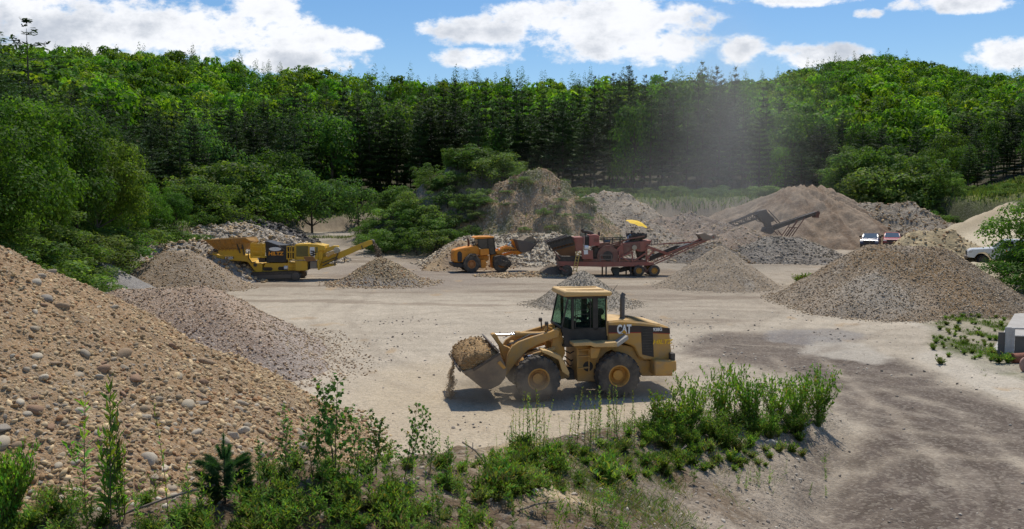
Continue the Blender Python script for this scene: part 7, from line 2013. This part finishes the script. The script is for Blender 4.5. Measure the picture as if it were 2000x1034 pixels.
bed(46, 880, 1260, 935, 1080, W_weed, .25, .55, 'weed', 'narrow leaved weed on the sandy near face of the spur at bottom centre', 'weed', 'weeds at bottom centre')
bed(110, 500, 930, 900, 1085, W_weed, .22, .50, 'weed', 'green weed in the thick growth at the foot of the birch saplings', 'weed', 'weeds below the birch saplings')
bed(42, 480, 960, 895, 1060, W_low, .12, .24, 'herb_clump', 'low herb clump among the weeds below the birch saplings', 'herb', 'herb clumps below the birches', 1.0)
bed(60, -40, 500, 985, 1120, W_weed, .22, .55, 'weed', 'green weed along the bottom left below the cobble heap', 'weed', 'weeds at bottom left')
bed(28, -40, 500, 975, 1080, W_low, .12, .24, 'herb_clump', 'low herb clump along the bottom left below the cobble heap', 'herb', 'herb clumps at bottom left', 1.0)
bed(9, 150, 250, 1000, 1035, W_weed, .8, 1.45, 'tall_weed', 'tall thin leafy stem rising in front of the cobble heap at left', 'weed', 'tall stems before the cobble heap', .8)
put('tall_weed', W_stalk[2], 330, 1020, 1.15, 'single tall reddish stem in front of the cobble heap, left of the pine sapling', 'weed', None, .8)
bed(4, -30, 40, 1000, 1060, W_bush, .7, 1.0, 'feathery_shrub', 'feathery yellow green shrub at the lower left corner', 'shrub', 'feathery shrubs at the left corner', .45)
for px, py, h, lb in [(655, 935, 1.18, 'tallest birch sapling with heart shaped leaves in front of the pale gravel'), (735, 930, .85, 'birch sapling just right of the tallest one'), (790, 935, .98, 'slender birch sapling with drooping leaves left of the yellow bucket trickle'),
                      (560, 940, .75, 'leftmost birch sapling at the edge of the cobbles'), (610, 935, .72, 'small birch sapling between the leftmost and the tallest one'), (840, 925, .55, 'low birch sapling, right end of the birch row'), (880, 920, .42, 'smallest birch sapling beside the bare stick'),
                      (700, 945, .8, 'birch sapling in front of the tallest one'), (520, 960, .55, 'short leafy sapling right of the pine sapling')]:
    put('birch_sapling', W_birch[int(px) % 4], px, py, h, lb, 'sapling', None, h * .9)
# pine sapling
def pine_sapling():
    rg = np.random.default_rng(66); V = []; Cc = []; tubes = [tube_np([(0, 0, 0), (0, 0, .35), (0, 0, .62)], [.014, .010, .006], 6)]
    tips = [((0, 0, .60), (0, 0, 1), .26)]
    for k in range(6): a = k * 1.05; tips.append(((.02 * math.cos(a), .02 * math.sin(a), .56), (.35 * math.cos(a), .35 * math.sin(a), .94), .17))
    for t in (.14, .28, .42):
        for k in range(7):
            a = k * .9 + t * 7; L = .26 * (1 - t * .7); tubes.append(tube_np([(0, 0, t), (math.cos(a) * L, math.sin(a) * L, t + .10)], [.007, .004], 4))
            for j in range(3): q = .35 + .3 * j; tips.append(((math.cos(a) * L * q, math.sin(a) * L * q, t + .10 * q), (math.cos(a), math.sin(a), .5), .13))
    for p, d, L in tips:
        p = np.array(p); d = np.array(d, float); d /= np.linalg.norm(d); up_ = d[2] > .9; n = 420 if not up_ else 500
        for k in range(n):
            q = p + d * L * rg.random(); e = d * (1.0 if not up_ else 1.3) + rg.normal(size=3) * .6; e /= np.linalg.norm(e); l = rg.uniform(.05, .10) * (.6 if up_ else 1); s = np.cross(e, rg.normal(size=3)); s *= .0020 / np.linalg.norm(s)
            V += [q - s, q + s, q + e * l - np.array([0, 0, l * .25]) + s * .3, q + e * l - np.array([0, 0, l * .25]) - s * .3]; Cc += [np.array((.045, .105, .045)) * (1 + .25 * rg.normal()) * (1.6 if up_ else 1)] * 4
    a = mesh_np('needles', np.array(V), np.arange(len(V)).reshape(-1, 4), {'col': ('C', np.clip(np.array(Cc), .01, .5))}); b = mesh_np('stem', *join(tubes))
    a.materials.append(M_weed); b.materials.append(M_bark)
    put('pine_sapling', (a, b), 440, 985, .80, 'little pine sapling with upright candles among the cobbles', 'sapling', None, .80, ('needles', 'stem'))
pine_sapling()
# weeds of the verge and around
def bed2(n, x0, x1, y0, y1, K, h0, h1, name, label, cat, group):
    for k in range(n):
        px = rgp.uniform(x0, x1); py = rgp.uniform(y0, y1); p = onground(px, py, 20, 60); h = rgp.uniform(h0, h1)
        r = empty(name, p, rgp.uniform(0, 6), label, cat, group); r.scale = (h, h, h)
        for me, nm in zip(K[rgp.integers(0, len(K))], ('leaves', 'stem')): o = bpy.data.objects.new(nm, me); C.objects.link(o); o.parent = r
bed2(110, 1815, 1965, 612, 712, W_low, .07, .26, 'weed_tuft', 'green weed tuft on the verge left of the concrete slab', 'weed', 'weed tufts of the verge')
bed2(8, 1915, 1970, 680, 712, W_low, .2, .4, 'weed_tuft', 'weed tuft at the foot of the white wooden frame', 'weed', 'weed tufts by the frame')
bed2(14, 1560, 1625, 480, 494, W_low, .4, .8, 'weed_tuft', 'weed tuft at the foot of the dark grey gravel mound', 'weed', 'weed tufts by the grey mound')
# grass, litter and sticks of the spur
def spur_cover():
    rg = np.random.default_rng(17); n = 150000
    X = rg.uniform(-7, 12, n); Y = rg.uniform(5.5, 24, n); s = spur(X, Y)
    m = sstep(-.05, .25, fbm(X / 1.2, Y / 1.2, 53, 4)); ok = (s > .35) & (rg.random(n) < m * (.25 + .75 * sstep(.6, 1.4, s))) & (HP.h(X, Y) < terrain(X, Y)); X, Y = X[ok], Y[ok]
    Z = terrain(X, Y); n = len(X); a = rg.uniform(0, 6.28, n); h = rg.uniform(.03, .16, n); w = rg.uniform(.002, .005, n); ln = rg.normal(0, .6, (n, 2)) * h[:, None]; dx, dy = np.cos(a) * w, np.sin(a) * w
    V = np.stack([np.stack([X - dx, Y - dy, Z], -1), np.stack([X + dx, Y + dy, Z], -1), np.stack([X + ln[:, 0] + dx * .3, Y + ln[:, 1] + dy * .3, Z + h], -1), np.stack([X + ln[:, 0] - dx * .3, Y + ln[:, 1] - dy * .3, Z + h * .9], -1)], 1).reshape(-1, 3)
    dry = rg.random(n) < .3; c = np.where(dry[:, None], np.array([[.22, .17, .09]]), np.array([[.09, .16, .03]])) * rg.uniform(.6, 1.4, (n, 1))
    me = mesh_np('grass', V, tri_quads(n), {'col': ('C', np.repeat(c, 4, 0))}); o = link_mesh('grass', me, M_weed); tag(o, 'short grass blades along the crest of the spur in the foreground', 'grass', kind='stuff')
    n = 9000; X = rg.uniform(-7, 11, n); Y = rg.uniform(5.5, 23, n); s = spur(X, Y); m = sstep(-.15, .25, fbm(X / 1.5, Y / 1.5, 51, 4)); ok = (s > .5) & (rg.random(n) < .15 + .85 * m) & (HP.h(X, Y) < terrain(X, Y)); X, Y = X[ok], Y[ok]; Z = terrain(X, Y) + .01; n = len(X)
    a = rg.uniform(0, 6.28, n); L = .03 + .12 * rg.random(n) ** 3; ez = rg.normal(0, .25, n); w = rg.uniform(.0015, .004, n)
    d = np.stack([np.cos(a) * L, np.sin(a) * L, ez * L], -1); sx = np.stack([-np.sin(a) * w, np.cos(a) * w, np.zeros(n)], -1); P0 = np.stack([X, Y, Z], -1); up = np.array([0, 0, 1])[None] * w[:, None]
    V = np.stack([P0 - sx, P0 + sx, P0 + d + sx, P0 + d - sx, P0 + up * 1.5, P0 + up * 1.5 + d], 1)
    F = []; base = (np.arange(n) * 6)[:, None]
    F = np.concatenate([base + np.array([[0, 3, 5, 4]]), base + np.array([[1, 4, 5, 2]])])
    c = np.array([[.14, .095, .07]]) * rg.uniform(.4, 2.2, (n, 1))
    me = mesh_np('litter', V.reshape(-1, 3), F, {'col': ('C', np.clip(np.repeat(c, 6, 0), .01, .5))}); o = link_mesh('leaf_litter', me, M_sand); tag(o, 'brown dead twigs and litter covering the spur in the foreground', 'litter', kind='stuff')
spur_cover()
for (px, py, a, L, lb) in [(948, 905, (-.55, -.1, .55), .45, 'bare grey stick leaning on the crest left of the stalk row'), (1010, 1000, (.9, .3, .1), .5, 'pale dead stick lying on the sandy face at bottom centre'), (230, 1010, (.9, .2, .25), .9, 'long pale dead stick lying below the cobble heap at left'), (1320, 890, (.4, .3, .2), .35, 'short dead stick under the shrub clump')]:
    p = surf_px(px, py); v = Vector(a).normalized() * L; mb = MB(); mb.tube([(0, 0, 0), tuple(v * .5 + Vector((.02, 0, .03))), tuple(v)], .012, 6); mb.tube([tuple(v * .55), tuple(v * .7 + Vector((.05, .02, .08)))], .006, 5)
    o = mb.build('dead_stick', mat('grey_wood', (.28, .24, .20), .9, dirt=(.12, .09, .07), dirt_amt=.6, dirt_scale=8), None, bev=0); o.location = p; tag(o, lb, 'stick')
for i, (px, py, s, lb) in enumerate([(1508, 872, .17, 'pale boulder at the right foot of the shrub clump'), (1038, 962, .09, 'white rounded stone on the sandy face at bottom centre'), (1600, 805, .05, 'small stone at the tip of the spur')]):
    V, F = stone_shape(1300 + i, ICO3, .7, .12); me = mesh_np('boulder', V * s, F, {'col': ('C', np.zeros((len(V), 3)) + np.array((.44, .41, .36)))}); o = link_mesh('boulder', me, bpy.data.materials['field_stone'], smooth=True); o.location = surf_px(px, py) + Vector((0, 0, s * .3)); tag(o, lb, 'stone')
# weeds and rubble on the mound and the knoll foot
def knoll_pts(rg, n):
    X = rg.uniform(-30, 16, n); Y = rg.uniform(80, 112, n); z = np.maximum(terrain(X, Y, False), MOUND.h(X, Y)); ok = (z > 1.6) & (rg.random(n) < sstep(-.25, .2, fbm(X / 2.5, Y / 2.5, 62, 4)) * .9 + .1) & (np.abs(X + 7) < 23); return X[ok], Y[ok]
grass_patch('grass', 'ragged grass and weeds over the earth mound and the foot of the knoll', knoll_pts, 36000, .28, (.12, .145, .055), 6)

# ------------------------------------------------------------------ dust in the air
def dust(name, label, centre, rad, dens, sc_, top_fade=True, col=(1.0, .965, .89), seed=0.0, lean=0.0):
    bm = bmesh.new(); bmesh.ops.create_icosphere(bm, subdivisions=3, radius=1.0); me = bpy.data.meshes.new(name); bm.to_mesh(me); bm.free()
    o = bpy.data.objects.new(name, me); C.objects.link(o); o.location = centre; o.scale = rad; o.rotation_euler = (0, lean, 0)
    m = bpy.data.materials.new(name); m.use_nodes = True; t = m.node_tree; t.nodes.clear(); out = N(t, 'ShaderNodeOutputMaterial'); pv = N(t, 'ShaderNodeVolumePrincipled'); pv.inputs['Color'].default_value = (*col, 1); pv.inputs['Anisotropy'].default_value = .35
    tc = N(t, 'ShaderNodeTexCoord'); ln = N(t, 'ShaderNodeVectorMath', operation='LENGTH'); t.links.new(tc.outputs['Object'], ln.inputs[0])
    f = mth(t, 'SUBTRACT', 1.0, ln.outputs['Value'], clamp=True); f = mth(t, 'MULTIPLY', mth(t, 'POWER', f, 1.5), 2.4)
    n = N(t, 'ShaderNodeTexNoise'); n.inputs['Scale'].default_value = sc_; n.inputs['Detail'].default_value = 3
    t.links.new(tc.outputs['Object'], n.inputs['Vector'])
    k = mth(t, 'MAXIMUM', mth(t, 'SUBTRACT', mth(t, 'MULTIPLY', n.outputs[0], 2.4), .55), .05)
    t.links.new(mth(t, 'MULTIPLY', mth(t, 'MULTIPLY', f, k), dens), pv.inputs['Density']); t.links.new(pv.outputs[0], out.inputs['Volume'])
    me.materials.append(m); tag(o, label, 'dust', kind='stuff'); return o
c = atY(1385, 300, 92); dust('dust_plume', 'tall pale dust plume rising above the red plant conveyor', (c.x, 88, 12), (17.0, 9, 20), .011, 2.0, lean=R(-9))
c2 = atY(1415, 250, 92); dust('dust_plume', 'brighter dust drifting up inside the plume in front of the tall pines', (c2.x, 90, 15), (9, 6, 22), .022, 2.2, lean=R(-12))
c = atY(1180, 470, 84); dust('dust_cloud', 'thin veil of dust drifting over the red screening plant', (c.x + 4, 86, 6), (24, 12, 9), .006, 1.8)
dust('dust_cloud', 'dust puffs rolling off the front wheels of the yellow loader', (.3, 24.9, .42), (2.9, 1.6, .85), .65, 3.0, col=(.78, .68, .54))
dust('dust_cloud', 'faint dust trailing under the belly of the yellow loader', (3.6, 25.9, .30), (2.8, 1.7, .7), .5, 2.0, col=(.78, .68, .54))
